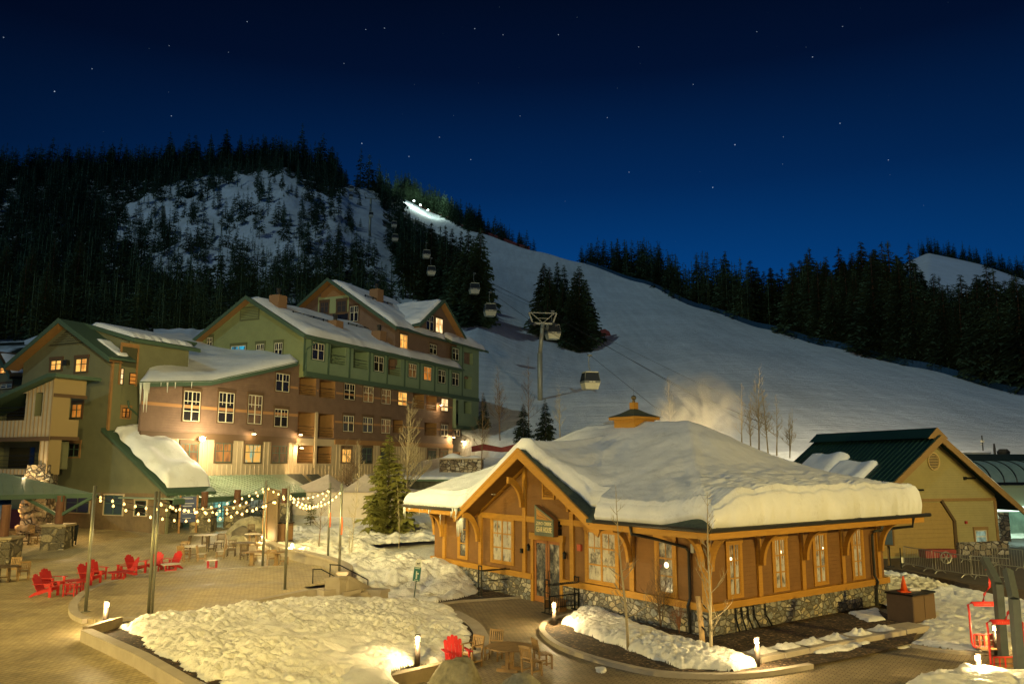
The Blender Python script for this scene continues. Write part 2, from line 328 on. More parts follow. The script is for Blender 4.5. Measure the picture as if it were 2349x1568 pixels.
def window(fr, parent, lx0, lx1, z0, z1, pane, frame_m, trim_m, off=0.0, cols=2, rows=2, trim=.14, head=.22, fw=.06, upper=True, name='window'):
    """trim boards, sash frame and bars = one part, the glass its sub-part"""
    b = MB(fr.M); y = off
    if trim_m is not None:
        b.m = 1
        b.box(lx0 - trim, lx0, y - .06, y + .02, z0 - trim * .6, z1); b.box(lx1, lx1 + trim, y - .06, y + .02, z0 - trim * .6, z1)
        b.box(lx0 - trim * 1.2, lx1 + trim * 1.2, y - .08, y + .02, z1 + .001, z1 + head); b.box(lx0, lx1, y - .07, y + .02, z0 - trim * .6, z0)
    b.m = 0
    b.box(lx0, lx0 + fw, y - .045, y + .01, z0, z1); b.box(lx1 - fw, lx1, y - .045, y + .01, z0, z1)
    b.box(lx0 + fw, lx1 - fw, y - .045, y + .01, z1 - fw, z1); b.box(lx0 + fw, lx1 - fw, y - .045, y + .01, z0, z0 + fw)
    if cols >= 2:
        xm = (lx0 + lx1) / 2; b.box(xm - fw * .8, xm + fw * .8, y - .047, y + .01, z0 + fw, z1 - fw)
    for k in range(1, rows):
        zz = z0 + (z1 - z0) * k / rows if rows != 2 else z0 + (z1 - z0) * .58
        b.box(lx0 + fw, lx1 - fw, y - .04, y + .008, zz - fw * .45, zz + fw * .45)
    if upper:
        zt = z0 + (z1 - z0) * .58
        for q in ((.25, .75) if cols >= 2 else (.5,)):
            xx = lx0 + (lx1 - lx0) * q; b.box(xx - .018, xx + .018, y - .036, y + .006, zt, z1 - fw)
    o = b.build(name, [frame_m] + ([trim_m] if trim_m is not None else []), parent)
    g = MB(fr.M); g.box(lx0 + .01, lx1 - .01, y - .02, y - .005, z0 + .01, z1 - .01); g.build('pane', pane, o)
    return o

# ------------------------------------------------------------ terrain: the ski run and the wooded mountain
TX = [-500, 0, 230, 450, 640, 760, 830, 920, 1000, 1090, 1230, 1330, 1470, 1610, 1750, 1900, 2100, 2349, 2800]
TY = [[(800, 105), (690, 200), (580, 300), (480, 410), (400, 540)], [(800, 105), (690, 200), (580, 300), (480, 410), (400, 540)],
      [(800, 105), (700, 190), (590, 280), (490, 370), (402, 520)], [(800, 105), (700, 180), (590, 260), (470, 345), (385, 500)],
      [(800, 105), (700, 170), (580, 250), (430, 345), (375, 500)], [(820, 108), (710, 170), (590, 250), (470, 340), (400, 480)],
      [(850, 110), (730, 170), (600, 260), (490, 370), (432, 480)], [(900, 112), (760, 170), (620, 270), (520, 400), (455, 560)],
      [(960, 112), (810, 150), (670, 230), (560, 370), (490, 560)], [(1000, 104), (860, 140), (730, 185), (620, 280), (531, 430)],
      [(1010, 100), (900, 130), (785, 185), (670, 265), (575, 380)], [(1015, 96), (900, 130), (795, 190), (690, 260), (601, 350)],
      [(1025, 92), (915, 125), (810, 170), (725, 230), (646, 310)], [(1035, 88), (935, 115), (850, 145), (775, 185), (706, 250)],
      [(1038, 87), (955, 108), (880, 133), (815, 165), (752, 215)], [(1042, 86), (980, 100), (915, 122), (855, 150), (792, 190)],
      [(1046, 85), (1003, 97), (945, 115), (893, 138), (841, 170)], [(1052, 82), (1022, 92), (988, 105), (948, 125), (906, 150)],
      [(1056, 80), (1042, 88), (1018, 98), (990, 115), (962, 135)]]
def tan_of(y):
    r = ray(1174.5, y); return r.z / r.y
TTAN = np.array([[tan_of(a) for a, b in row] for row in TY]); TDEP = np.array([[b for a, b in row] for row in TY]); TXN = np.array(TX, float)
def pchip(r, vals):
    r = min(max(r, 0), 4); i = min(int(r), 3); t = r - i
    p0 = vals[max(i - 1, 0)]; p1 = vals[i]; p2 = vals[i + 1]; p3 = vals[min(i + 2, 4)]
    m1 = (p2 - p0) / (2 if i > 0 else 1); m2 = (p3 - p1) / (2 if i < 3 else 1)
    return (2*t**3-3*t**2+1)*p1+(t**3-2*t**2+t)*m1+(-2*t**3+3*t**2)*p2+(t**3-t**2)*m2
def terr(x, r):
    """x = heading (photo column), r = 0 at the foot of the hill .. 4 on the skyline, beyond 4 the back of the ridge"""
    xx = min(max(x, TXN[0]), TXN[-1]); i = int(np.searchsorted(TXN, xx)) - 1; i = min(max(i, 0), len(TX) - 2)
    t = (xx - TXN[i]) / (TXN[i + 1] - TXN[i]); t = t * t * (3 - 2 * t) * .5 + t * .5
    ta = TTAN[i] * (1 - t) + TTAN[i + 1] * t; de = TDEP[i] * (1 - t) + TDEP[i + 1] * t
    Y = pchip(r, de); tn = pchip(r, ta); z = CH + tn * Y
    if r > 4:
        q = r - 4; z0 = z; Y = de[4] + q * 45; z = z0 + (1.5 - 6 * q) * q
    u = (x - 1174.5) / FD
    if r < 0: z = z + r * 12; Y = Y + r * 6
    return Vector((u * (CP * Y + SP * (z - CH)), Y, z))
def inpoly(x, y, P):
    c = False; n = len(P); j = n - 1
    for i in range(n):
        if (P[i][1] > y) != (P[j][1] > y) and x < (P[j][0] - P[i][0]) * (y - P[i][1]) / (P[j][1] - P[i][1]) + P[i][0]: c = not c
        j = i
    return c
def proj(p):
    z = p[2] - CH; d = CP * p[1] + SP * z
    return 1174.5 + FD * p[0] / d, 784 - FD * (CP * z - SP * p[1]) / d
KNOLL = [(250, 500), (410, 425), (530, 402), (650, 395), (705, 440), (760, 465), (800, 425), (850, 425), (872, 470), (880, 560), (905, 640), (960, 692), (900, 700), (860, 640), (800, 620), (700, 640), (560, 660), (400, 650), (330, 600), (270, 560)]
STRIP = [(800, 425), (850, 425), (875, 480), (885, 560), (915, 640), (975, 700), (890, 700), (860, 620), (815, 540), (790, 470)]
def is_forest(px, py):
    """where the hillside is wooded, by what the photo shows there"""
    if inpoly(px, py, STRIP): return 0
    wx, wy = 34 * noise.noise(Vector((px * .018, py * .018, 4.4))), 26 * noise.noise(Vector((px * .02, py * .02, 9.1)))
    if inpoly(px + wx, py + wy, KNOLL) or inpoly(px, py, KNOLL) and noise.noise(Vector((px * .03, py * .03, 2.2))) > .2:
        n_ = noise.noise(Vector((px * .016, py * .012, 7.7))) + .45 * noise.noise(Vector((px * .05, py * .035, 1.7)))
        lim = .26 - .22 * max(0, (430 - px) / 200) - .35 * max(0, (py - 590) / 90)
        return 1 if n_ > lim else .12
    if px > 1105: return 0
    if px > 905 and py > 690: return 0
    if px > 1000 and py > 660 + (1105 - px) * .3: return 0
    ru = 455 + (px - 930) * .72
    if px > 930 and py < ru + 26 and px < 1110: return 0
    return 1
NX_, NR_ = 330, 130
def ground(x_, r_):
    p = terr(x_, r_); px, py = proj(p)
    f = is_forest(px, py) if r_ <= 4.02 else (1 if px < 1100 else .8)
    kn = inpoly(px, py, KNOLL)
    amp = 4.2 if kn and f > .05 else 2.0 if f > .5 and px < 1105 else .35
    if px > 1000 and r_ <= 4.02: amp = .35
    am2 = amp * max(0, min(1, r_ * 1.5)) * (1 if r_ < 3.7 or px < 800 else .3)
    nz = noise.fractal(p * .035, 1.0, 2.0, 4) * am2
    if kn: nz += am2 * (.9 * abs(noise.noise(Vector((p.x * .05, p.y * .05, p.z * .11)))) + .35 * noise.noise(p * .22))
    if f == 0: nz += .5 * noise.noise(Vector((p.x * .02, p.y * .02, 3)))
    return p + Vector((0, -.35 * nz, nz)), f, kn, px, py
vs_, cs_ = [], []
for j in range(NR_ + 1):
    r_ = -.6 + 6.2 * j / NR_
    for i in range(NX_ + 1):
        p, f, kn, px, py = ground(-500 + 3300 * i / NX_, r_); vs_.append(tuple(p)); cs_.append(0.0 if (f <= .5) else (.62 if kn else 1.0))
fs_ = [(j * (NX_ + 1) + i, j * (NX_ + 1) + i + 1, (j + 1) * (NX_ + 1) + i + 1, (j + 1) * (NX_ + 1) + i) for j in range(NR_) for i in range(NX_)]
me = bpy.data.meshes.new('hillside'); me.from_pydata(vs_, [], fs_); me.polygons.foreach_set('use_smooth', [True] * len(fs_))
at = me.attributes.new('wood_shade', 'FLOAT', 'POINT'); at.data.foreach_set('value', cs_)
def hill_mat():
    m, t, b = nm('snowy_hillside'); lk = t.links; tc_ = node(t, 'ShaderNodeTexCoord'); co = tc_.outputs['Object']
    n1 = node(t, 'ShaderNodeTexNoise', {'Vector': co, 'Scale': .05, 'Detail': 8.0, 'Roughness': .6})
    mp = node(t, 'ShaderNodeMapping', {'Vector': co, 'Rotation': (0, 0, .5), 'Scale': (.12, .9, .3)})
    n2 = node(t, 'ShaderNodeTexNoise', {'Vector': mp.outputs[0], 'Scale': 1.0, 'Detail': 8.0, 'Roughness': .7})
    sm_ = node(t, 'ShaderNodeMath', {0: n2.outputs[0], 1: .8}, operation='MULTIPLY')
    ad_ = node(t, 'ShaderNodeMath', {0: n1.outputs[0], 1: sm_.outputs[0]}, operation='ADD')
    bn = node(t, 'ShaderNodeBump', {'Height': ad_.outputs[0], 'Strength': .62, 'Distance': 1.3}); lk.new(bn.outputs[0], b.inputs['Normal'])
    wd = node(t, 'ShaderNodeAttribute', attribute_name='wood_shade')
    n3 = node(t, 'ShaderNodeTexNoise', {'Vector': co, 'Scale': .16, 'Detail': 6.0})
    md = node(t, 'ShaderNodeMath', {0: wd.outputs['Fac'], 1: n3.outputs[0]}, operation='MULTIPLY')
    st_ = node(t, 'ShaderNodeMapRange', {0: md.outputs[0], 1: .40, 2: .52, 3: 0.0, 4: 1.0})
    n5 = node(t, 'ShaderNodeTexNoise', {'Vector': co, 'Scale': .022, 'Detail': 5.0, 'Roughness': .55}); mp3 = node(t, 'ShaderNodeMapping', {'Vector': co, 'Rotation': (0, 0, -.35), 'Scale': (.5, .035, .1)}); n6 = node(t, 'ShaderNodeTexNoise', {'Vector': mp3.outputs[0], 'Scale': 1.0, 'Detail': 6.0, 'Roughness': .7})
    a6 = node(t, 'ShaderNodeMath', {0: n5.outputs[0], 1: n6.outputs[0]}, operation='ADD'); a7 = node(t, 'ShaderNodeMath', {0: a6.outputs[0], 1: n2.outputs[0]}, operation='ADD')
    dk = node(t, 'ShaderNodeMapRange', {0: a7.outputs[0], 1: 1.15, 2: 1.85, 3: .72, 4: 1.12})
    s_ = node(t, 'ShaderNodeVectorMath', {0: (.68, .73, .76), 3: dk.outputs[0]}, operation='SCALE')
    # tree shade and duff painted dark; bare rock and logs on the knoll
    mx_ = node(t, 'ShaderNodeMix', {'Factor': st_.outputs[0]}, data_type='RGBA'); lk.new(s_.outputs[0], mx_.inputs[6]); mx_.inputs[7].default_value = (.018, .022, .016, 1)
    gm = node(t, 'ShaderNodeNewGeometry'); sp_ = node(t, 'ShaderNodeSeparateXYZ', {0: gm.outputs['True Normal']})
    rk = node(t, 'ShaderNodeMapRange', {0: sp_.outputs['Z'], 1: .22, 2: .40, 3: 1.0, 4: 0.0})
    mx2 = node(t, 'ShaderNodeMix', {'Factor': rk.outputs[0]}, data_type='RGBA'); lk.new(mx_.outputs[2], mx2.inputs[6]); mx2.inputs[7].default_value = (.13, .11, .085, 1)
    lk.new(mx2.outputs[2], b.inputs['Base Color']); b.inputs['Roughness'].default_value = .7; b.inputs['Specular IOR Level'].default_value = .15
    return m
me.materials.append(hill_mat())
o = bpy.data.objects.new('hillside', me); COL.objects.link(o); o['kind'] = 'structure'
# distant ski run and ridge far right
def far(i, j):
    xs = [2085, 2100, 2128, 2170, 2250, 2349, 2500]; tp = [620, 592, 578, 588, 606, 642, 690]
    x = 2085 + 465 * i; yt = float(np.interp(x, xs, tp)); Y0, Y1 = 420, 700
    if j < .5: q = j / .5; y = 760 + (yt - 760) * q; Y = Y0 + (Y1 - Y0) * q; p = A(x, y, Y)
    else: q = (j - .5) / .5; p = A(x, yt, Y1) + Vector((20 * q, 220 * q, 6 * math.sin(q * 3) - 8 * q))
    return p + Vector((0, 0, 4 * noise.noise(p * .01)))
b = MB(); b.grid(far, 60, 40); b.build('distant_hill', SNOWS, None, True, kind='structure')
# valley floor: one sheet under everything
def gnd(i, j):
    x = -300 + 600 * i; y = -60 + 200 * j
    q = min(max((y - 48) / 60., 0), 1); q = q * q * (3 - 2 * q)
    z = -.12 + q * 7.5 * (1 if x > -30 else max(.2, 1 + (x + 30) / 60.))
    if x > 14 and y > 40: z -= min(1, (x - 14) / 8.) * q * 3.5 * max(0, 1 - max(0, y - 80) / 25.)
    return Vector((x, y, z + .12 * noise.noise(Vector((x * .2, y * .2, 0))) * (q > 0)))
b = MB(); b.grid(gnd, 160, 100); b.build('snowy_ground', SNOWG, None, True, kind='structure')
# ------------------------------------------------------------ conifers
def leafmat(name, c, var=.45, vs=.6):
    m, t, b = nm(name); tc_ = node(t, 'ShaderNodeTexCoord'); g = node(t, 'ShaderNodeNewGeometry'); oi = node(t, 'ShaderNodeObjectInfo')
    n1 = node(t, 'ShaderNodeTexNoise', {'Vector': g.outputs['Position'], 'Scale': vs, 'Detail': 3.0})
    r1 = node(t, 'ShaderNodeMapRange', {0: n1.outputs[0], 1: .3, 2: .7, 3: 1 - var, 4: 1 + var})
    r2 = node(t, 'ShaderNodeMapRange', {0: oi.outputs['Random'], 3: .75, 4: 1.25})
    mm = node(t, 'ShaderNodeMath', {0: r1.outputs[0], 1: r2.outputs[0]}, operation='MULTIPLY')
    s = node(t, 'ShaderNodeVectorMath', {0: c, 3: mm.outputs[0]}, operation='SCALE'); t.links.new(s.outputs[0], b.inputs['Base Color'])
    b.inputs['Roughness'].default_value = .75; b.inputs['Specular IOR Level'].default_value = .15
    return m
LEAF = leafmat('spruce_needles', (.050, .085, .045), vs=.12)
LEAFN = leafmat('fir_needles_near', (.19, .185, .045), .5, 2.0)
BARK = mat('conifer_bark', (.09, .065, .045), .9, var=.3)
def conifer(seed, layers, per, sprays, rad=.16, droop=.35, low=.06, up=.0, gap=.12, trunk_r=.012, rag=.3, top=1.0, prof=.85):
    rn = random.Random(seed); V = []; F = []
    for k in range(layers):
        z = low + (top - low) * ((k + rn.uniform(-.3, .3)) / layers)
        rz = rad * (max(0.0, 1 - (z - low) / (1 - low)) ** prof + .04) * min(1, .55 + (z - low) * 5)
        for j in range(per):
            if rn.random() < gap: continue
            a = 2 * math.pi * (j + rn.random()) / per; ln = rz * rn.uniform(1 - rag, 1 + rag * .6)
            d = Vector((math.cos(a), math.sin(a), 0)); sd = Vector((-d.y, d.x, 0)); zz = z + rn.uniform(-.5, .5) / layers
            dr = droop * rn.uniform(.6, 1.4)
            def pt(s): return d * (ln * s) + Vector((0, 0, zz + ln * (up * s - dr * s * s)))
            for q in range(sprays):
                s = .22 + .78 * (q + .5 * rn.random()) / sprays
                p = pt(s); w_ = ln * .46 * (1.15 - s * .75) + .004; L_ = ln * .30
                for sg in (-1, 1):
                    tip = p + sd * (sg * w_ * rn.uniform(.7, 1.2)) + d * L_ * rn.uniform(.3, 1) - Vector((0, 0, w_ * rn.uniform(.2, .8)))
                    b_ = len(V); V += [p - d * L_ * .45, p + d * L_ * .55, tip]; F.append((b_, b_ + 1, b_ + 2))
            b_ = len(V); e_ = pt(1.08); m_ = pt(.45); V += [m_ + sd * ln * .10, m_ - sd * ln * .10, e_]; F.append((b_, b_ + 1, b_ + 2))
    nv = len(V)
    # leader
    V += [Vector((.006, 0, .93)), Vector((-.006, .004, .93)), Vector((0, 0, 1.0))]; F.append((nv, nv + 1, nv + 2))
    tb = MB(); tb.tube([(0, 0, -.02), (0, 0, .5), (0, 0, .95)], trunk_r, 5, .002)
    return V, F, tb
def crown_mesh(name, V, F, m):
    me = bpy.data.meshes.new(name); me.from_pydata([tuple(v) for v in V], [], F); me.materials.append(m); return me
# far, slender trees: one mesh each (trunk and needles in one, too small to show parts)
def far_mesh(seed, layers, per, sprays, **k):
    V, F, tb = conifer(seed, layers, per, sprays, **k); b0 = len(V); V = V + tb.v; F2 = F + [tuple(b0 + i for i in f) for f in tb.f]
    me = bpy.data.meshes.new('spruce'); me.from_pydata([tuple(v) for v in V], [], F2); me.materials.append(LEAF); me.materials.append(BARK)
    me.polygons.foreach_set('material_index', [0] * len(F) + [1] * len(tb.f)); return me
FAR = [far_mesh(11, 14, 7, 2, rad=.17, rag=.4, prof=.75), far_mesh(12, 15, 7, 2, rad=.14, rag=.45, gap=.15, prof=.7), far_mesh(13, 13, 7, 2, rad=.20, rag=.4), far_mesh(14, 13, 6, 2, rad=.11, rag=.5, gap=.25, low=.15), far_mesh(15, 13, 7, 2, rad=.15, rag=.45, low=.28, gap=.2, trunk_r=.010)]
MID = [far_mesh(21, 36, 11, 3, rad=.19, rag=.3, gap=.05, prof=.75), far_mesh(22, 36, 11, 3, rad=.155, rag=.35, low=.03, gap=.05, prof=.7), far_mesh(23, 34, 11, 3, rad=.21, rag=.3, low=.02, gap=.05), far_mesh(24, 30, 9, 3, rad=.14, rag=.45, low=.25, gap=.15, trunk_r=.012)]
rt = random.Random(5)
trees = []   # (point, height, kind list, region)
def put(x, r, h, region, kinds=None): trees.append((ground(x, r)[0] - Vector((0, 0, .3)), h, region, kinds))
# wooded mountain, left
cnt = 0
for _ in range(13000):
    x = rt.uniform(-60, 1110); r = rt.uniform(.15, 4.25) if rt.random() < .88 else rt.uniform(3.6, 4.3)
    p = terr(x, r); px, py = proj(p)
    f = is_forest(px, py) if r <= 4.02 else (0 if 762 < px < 815 else 1)
    if px > 905 and r > 4.02: f = .8
    if rt.random() > f * (.23 if f == 1 else 1.0): continue
    hp = (128 - 16 * r) * rt.uniform(.5, 1.25) if f > .5 else rt.uniform(16, 72)
    if r > 3.6: hp = rt.uniform(40, 84) if px < 765 else rt.uniform(30, 70) if px < 905 else rt.uniform(35, 75)
    if 230 < px < 900 and py > 640: hp *= .8
    if inpoly(px, py, KNOLL) and f == 1: hp *= .72
    if r < 1.3 and px < 900: hp *= rt.uniform(1.0, 1.5)
    if px > 925 and r <= 4.02: hp = min(hp, max(8, py - (455 + (px - 930) * .72) - 24))
    h = hp * p.y / FD
    put(x, r, h, 'mountain' if f > .5 else 'knoll')
for _ in range(950):
    x = rt.uniform(240, 965); r = rt.uniform(.9, 3.7); p = terr(x, r); px, py = proj(p)
    if not inpoly(px, py, KNOLL) or (inpoly(px, py, STRIP) and rt.random() < .8): continue
    n_ = noise.noise(Vector((px * .02, py * .016, 3.3)))
    if rt.random() > .30 + n_ * .9 + max(0, (py - 560) / 150): continue
    put(x, r, rt.choice((rt.uniform(12, 30), rt.uniform(28, 65), rt.uniform(45, 88))) * p.y / FD, 'knoll')
for _ in range(26):
    x = rt.uniform(20, 760); r = rt.uniform(3.9, 4.1); p = terr(x, r); put(x, r, rt.uniform(70, 105) * p.y / FD, 'mountain')
for x, hp in ((846, 95), (868, 85), (826, 105), (884, 70), (690, 120), (738, 105), (600, 88)):
    p = terr(x, 3.98); put(x, 3.98, hp * p.y / FD, 'mountain')
# skyline of the run
for _ in range(170):
    x = rt.uniform(925, 1226); put(x, rt.uniform(4.02, 4.5), rt.uniform(13, 25) * (1 - (x - 925) / 301 * .55), 'crest')
# clump left of the run
for _ in range(120):
    x = rt.uniform(905, 1102); r = rt.uniform(1.3, 3.3); p = terr(x, r); px, py = proj(p)
    if inpoly(px, py, [(900, 500), (1000, 520), (1090, 560), (1104, 630), (1060, 676), (960, 690), (915, 600)]): put(x, r, min(rt.uniform(17, 24), max(1.5, (py - (455 + (px - 930) * .72) - rt.uniform(16, 34)) * p.y / FD)), 'clump')
for x in np.linspace(925, 1100, 24):
    r = 1.9
    for _ in range(40):
        r -= .02
        if proj(terr(x, r))[1] > 684 - max(0, x - 1020) * .25: break
    put(x + rt.uniform(-3, 3), r, rt.uniform(17, 23), 'clump')
# island of spruces on the run
for x, yb, top in ((1246, 768, 590), (1264, 775, 600), (1281, 745, 588), (1297, 760, 596), (1290, 785, 640), (1318, 800, 612), (1330, 802, 598), (1348, 792, 630), (1312, 800, 680), (1361, 786, 690), (1256, 780, 660), (1335, 804, 700)):
    r = 4.0
    while r > .1 and proj(terr(x, r))[1] < yb: r -= .01
    p = terr(x, r); h = (yb - top) * p.y / FD * 1.0
    put(x, r, h, 'island')
# right-hand forest along the edge of the run
sky_h = [(1330, 560), (1370, 540), (1450, 535), (1530, 545), (1575, 600), (1600, 570), (1660, 555), (1720, 580), (1760, 590), (1800, 600), (1865, 560), (1880, 590), (1930, 555), (2000, 545), (2080, 540), (2110, 550), (2150, 600), (2200, 620), (2260, 600), (2349, 570)]
def rtop(x): return float(np.interp(x, [a for a, b in sky_h], [b for a, b in sky_h]))
for _ in range(430):
    x = rt.uniform(1332, 2420); r = 4.05 + 1.1 * rt.random() ** 1.5 * (1 if x > 1560 else .5)
    if 1722 < x < 1806 and r < 4.45: continue
    p = terr(x, r); px, py = proj(p)
    if py - rtop(x) < 20: continue
    h = (py - rtop(x)) * p.y / FD * rt.uniform(.72, 1.02)
    put(x, r, min(h, 27), 'right')
for x, top in ((1372, 532), (1865, 552), (2040, 538), (2105, 540), (1603, 565), (1625, 572), (1480, 532), (2060, 536), (1990, 540)):
    p = terr(x, 4.2); px, py = proj(p); put(x, 4.2, (py - top) * p.y / FD, 'right')
# far ridge right
for _ in range(340):
    i = rt.uniform(.10, 1); p = far(i, rt.uniform(.5, .62))
    trees.append((p, rt.uniform(14, 30) * (.55 + .45 * i), 'far', None))
trees.sort(key=lambda t: (t[2] != 'island', -t[1] / t[0].y))
LAB = {'mountain': ('dark slender spruce in the dense forest covering the left mountain', 'spruces of the dense forest on the left mountain'),
       'knoll': ('small spruce standing among snow ledges of the rocky knoll', 'spruces scattered over the snowy knoll'),
       'crest': ('spruce on the skyline beside the top of the ski run', 'spruces on the crest of the run'),
       'clump': ('dark spruce in the tall clump along the left edge of the ski run', 'spruces in the clump left of the run'),
       'island': ('tall dense spruce in the small group standing alone on the open ski run', 'spruces in the group on the open run'),
       'right': ('tall dark spruce in the forest along the blue fence right of the ski run', 'spruces of the forest right of the run'),
       'far': ('distant spruce on the far ridge at the upper right', 'spruces on the far ridge')}
rest = []
for n_, (p, h, reg, kd) in enumerate(trees):
    if n_ < 285:
        big = h / p.y > .045
        me = rt.choice(MID if big else FAR + MID[:2])
        if reg == 'island': me = rt.choice(MID[:3])
        o = bpy.data.objects.new('spruce_tree', me); COL.objects.link(o); o.location = p; o.rotation_euler = (rt.uniform(-.02, .02), rt.uniform(-.02, .02), rt.uniform(0, 6.28))
        s_ = h * (rt.uniform(1.0, 1.35) if reg in ('island', 'right') else rt.uniform(.85, 1.2)); o.scale = (s_, s_, h)
        o['label'], o['group'] = LAB[reg]; o['category'] = 'spruce tree'
    else: rest.append((p, h))
# everything beyond the nearest ones: one mass of forest
base = []
for me in FAR:
    v = np.empty(len(me.vertices) * 3, np.float32); me.vertices.foreach_get('co', v)
    base.append((v.reshape(-1, 3), [tuple(pl.vertices) for pl in me.polygons]))
VV, LI, LS, LT = [], [], [], []; off = 0; lo = 0; pre = []
for v, f in base:
    li = np.array([i for t in f for i in t], np.int32); tot = np.array([len(t) for t in f], np.int32); pre.append((v, li, tot))
for p, h in rest:
    k = rt.randrange(len(pre)); v, li, tot = pre[k]; a = rt.uniform(0, 6.28); s_ = h * rt.uniform(1.0, 1.6)
    c, s = math.cos(a) * s_, math.sin(a) * s_
    Rm = np.array([[c, -s, 0], [s, c, 0], [0, 0, h]], np.float32)
    VV.append(v @ Rm.T + np.array(tuple(p), np.float32)); LI.append(li + off); LS.append(lo + np.concatenate(([0], np.cumsum(tot)[:-1]))); LT.append(tot); off += len(v); lo += len(li)
me = bpy.data.meshes.new('distant_forest'); V_ = np.concatenate(VV); I_ = np.concatenate(LI); S_ = np.concatenate(LS); T_ = np.concatenate(LT)
me.vertices.add(len(V_)); me.vertices.foreach_set('co', V_.ravel()); me.loops.add(len(I_)); me.loops.foreach_set('vertex_index', I_.astype(np.int32))
me.polygons.add(len(S_)); me.polygons.foreach_set('loop_start', S_.astype(np.int32)); me.polygons.foreach_set('loop_total', T_.astype(np.int32))
me.update(calc_edges=True); me.validate(); me.materials.append(LEAF)
o = bpy.data.objects.new('distant_forest', me); COL.objects.link(o); o['kind'] = 'stuff'; o['label'] = 'mass of dark spruces covering the mountainside far behind the lodge'; o['category'] = 'forest'
print('trees', len(trees), 'stuff', len(rest), 'verts', len(V_))

def near_conifer(name, label, base_, h, seed, layers, per, sprays, group=None, m=None, **k):
    t = thing(name, label, 'conifer', base_, rt.uniform(0, 6), group)
    V, F, tb = conifer(seed, layers, per, sprays, **k); M_ = t.matrix_basis @ Matrix.Scale(h, 4)
    c = MB(M_); c.add(V, F); c.build('crown', m or LEAFN, t)
    c = MB(M_); c.add(tb.v, tb.f); c.build('trunk', BARK, t); return t
# ------------------------------------------------------------ bare trees
ASP = mat('pale_aspen_bark', (.34, .28, .17), .8, var=.3, vs=4, stretch=(1, 1, .4))
TWG = mat('brown_twigs', (.15, .10, .055), .85)
REDT = mat('reddish_twigs', (.22, .085, .03), .85)
def bare(label, base_, h, seed, m=ASP, stems=1, spread=.35, r0=None, twm=None, low=.28, cat='bare tree', name='aspen_tree', group=None, up=.75, dens=1.0, lean=(0, 0)):
    rn = random.Random(seed); t = thing(name, label, cat, base_, 0, group); M_ = Matrix.Translation(base_)
    tr = MB(M_); br = MB(M_); r0 = r0 or h * .009
    def grow(p, d, ln, r, lev):
        n = 4; pts = [p]; q = Vector(p); dd = Vector(d)
        for i in range(n):
            dd = (dd + Vector((rn.uniform(-.12, .12), rn.uniform(-.12, .12), .10))).normalized(); q = q + dd * (ln / n); pts.append(q.copy())
        br.tube(pts, r, 4 if lev < 2 else 3, r * .35)
        if lev < 3:
            for k in range(int((4 if lev == 1 else 3) * dens)):
                s = rn.uniform(.25, .95); i = min(int(s * n), n - 1); pp = pts[i].lerp(pts[i + 1], s * n - i)
                a = rn.uniform(0, 6.28); e_ = Vector((math.cos(a), math.sin(a), rn.uniform(.3, .9))).normalized()
                grow(pp, (dd * .8 + e_ * .8).normalized(), ln * rn.uniform(.35, .6), r * .55, lev + 1)
    for s in range(stems):
        a = rn.uniform(0, 6.28); sp = spread * .35 * (s > 0 or stems > 1)
        p = Vector((0, 0, 0)); d = Vector((math.cos(a) * sp + lean[0], math.sin(a) * sp + lean[1], 1)).normalized(); pts = [p.copy()]; H_ = h * rn.uniform(.8, 1)
        if s == 0: H_ = h
        for i in range(9):
            d = (d + Vector((rn.uniform(-.04, .04), rn.uniform(-.04, .04), .07))).normalized(); p = p + d * (H_ / 9); pts.append(p.copy())
        tr.tube(pts, r0 * (1 if stems < 3 else .7), 7, r0 * .12)
        nb = int(H_ * 3.2 * dens) + 5
        for k in range(nb):
            s_ = low + (1 - low) * (k + rn.random()) / nb; i = min(int(s_ * 9), 8); pp = pts[i].lerp(pts[i + 1], s_ * 9 - i)
            a = rn.uniform(0, 6.28); e_ = Vector((math.cos(a), math.sin(a), up * rn.uniform(.5, 1.3))).normalized()
            grow(pp, e_, H_ * spread * (1.15 - s_) * rn.uniform(.5, 1), r0 * (.42 * (1 - s_) + .10), 1)
    tr.build('trunk', m, t, True); br.build('branches', twm or m, t); return t
# ------------------------------------------------------------ gear house (timber shop with the snow-loaded roof)
GO = G(1628, 1462, 0.0)
GO = Vector((7.26, 31.07, 0)); DR = Vector((.8046, .5938, 0)); DL = Vector((-.5938, .8046, 0))
GM = Matrix(((DR.x, DL.x, 0, GO.x), (DR.y, DL.y, 0, GO.y), (0, 0, 1, 0), (0, 0, 0, 1)))      # a along right wall, b along left wall
FR = Frame(GO.x, GO.y, DR.x, DR.y)                      # right wall
LW = 19.6; RW = 12.3
P0 = GM @ Vector((0, LW, 0)); FL = Frame(P0.x, P0.y, -DL.x, -DL.y)   # left wall, lx = LW - b
def lb(x, y, off=0): return FL.p(x, y, off)
gh = thing('gear_house', 'timber framed ski gear shop with brown siding, stone base and thick snow on its roof', 'shop building', GO, FR.ang)
EZ = 4.08; TZ0, TZ1 = .98, 1.24
def m_(M, p, q=None): pass
# walls with the gable wall above
b = MB(GM)
b.prism([(0.0, 0, TZ0), (0.0, 0, EZ + .25), (0, 4.2, EZ + .25), (0, 5.0, 3.9), (0, 10.15, 6.95), (0, 15.4, 3.8), (0, 15.6, EZ + .2), (0, LW, EZ + .2), (0, LW, TZ0)], (.18, 0, 0))
b.build('wall', WOODD, gh)
b = MB(GM); b.box(.18, RW, 0.0, .18, TZ0, EZ + .3); b.box(RW - .18, RW, .18, LW, TZ0, EZ + .3); b.box(.18, RW - .18, LW - .18, LW, TZ0, EZ + .3); b.build('wall', WOODD, gh)
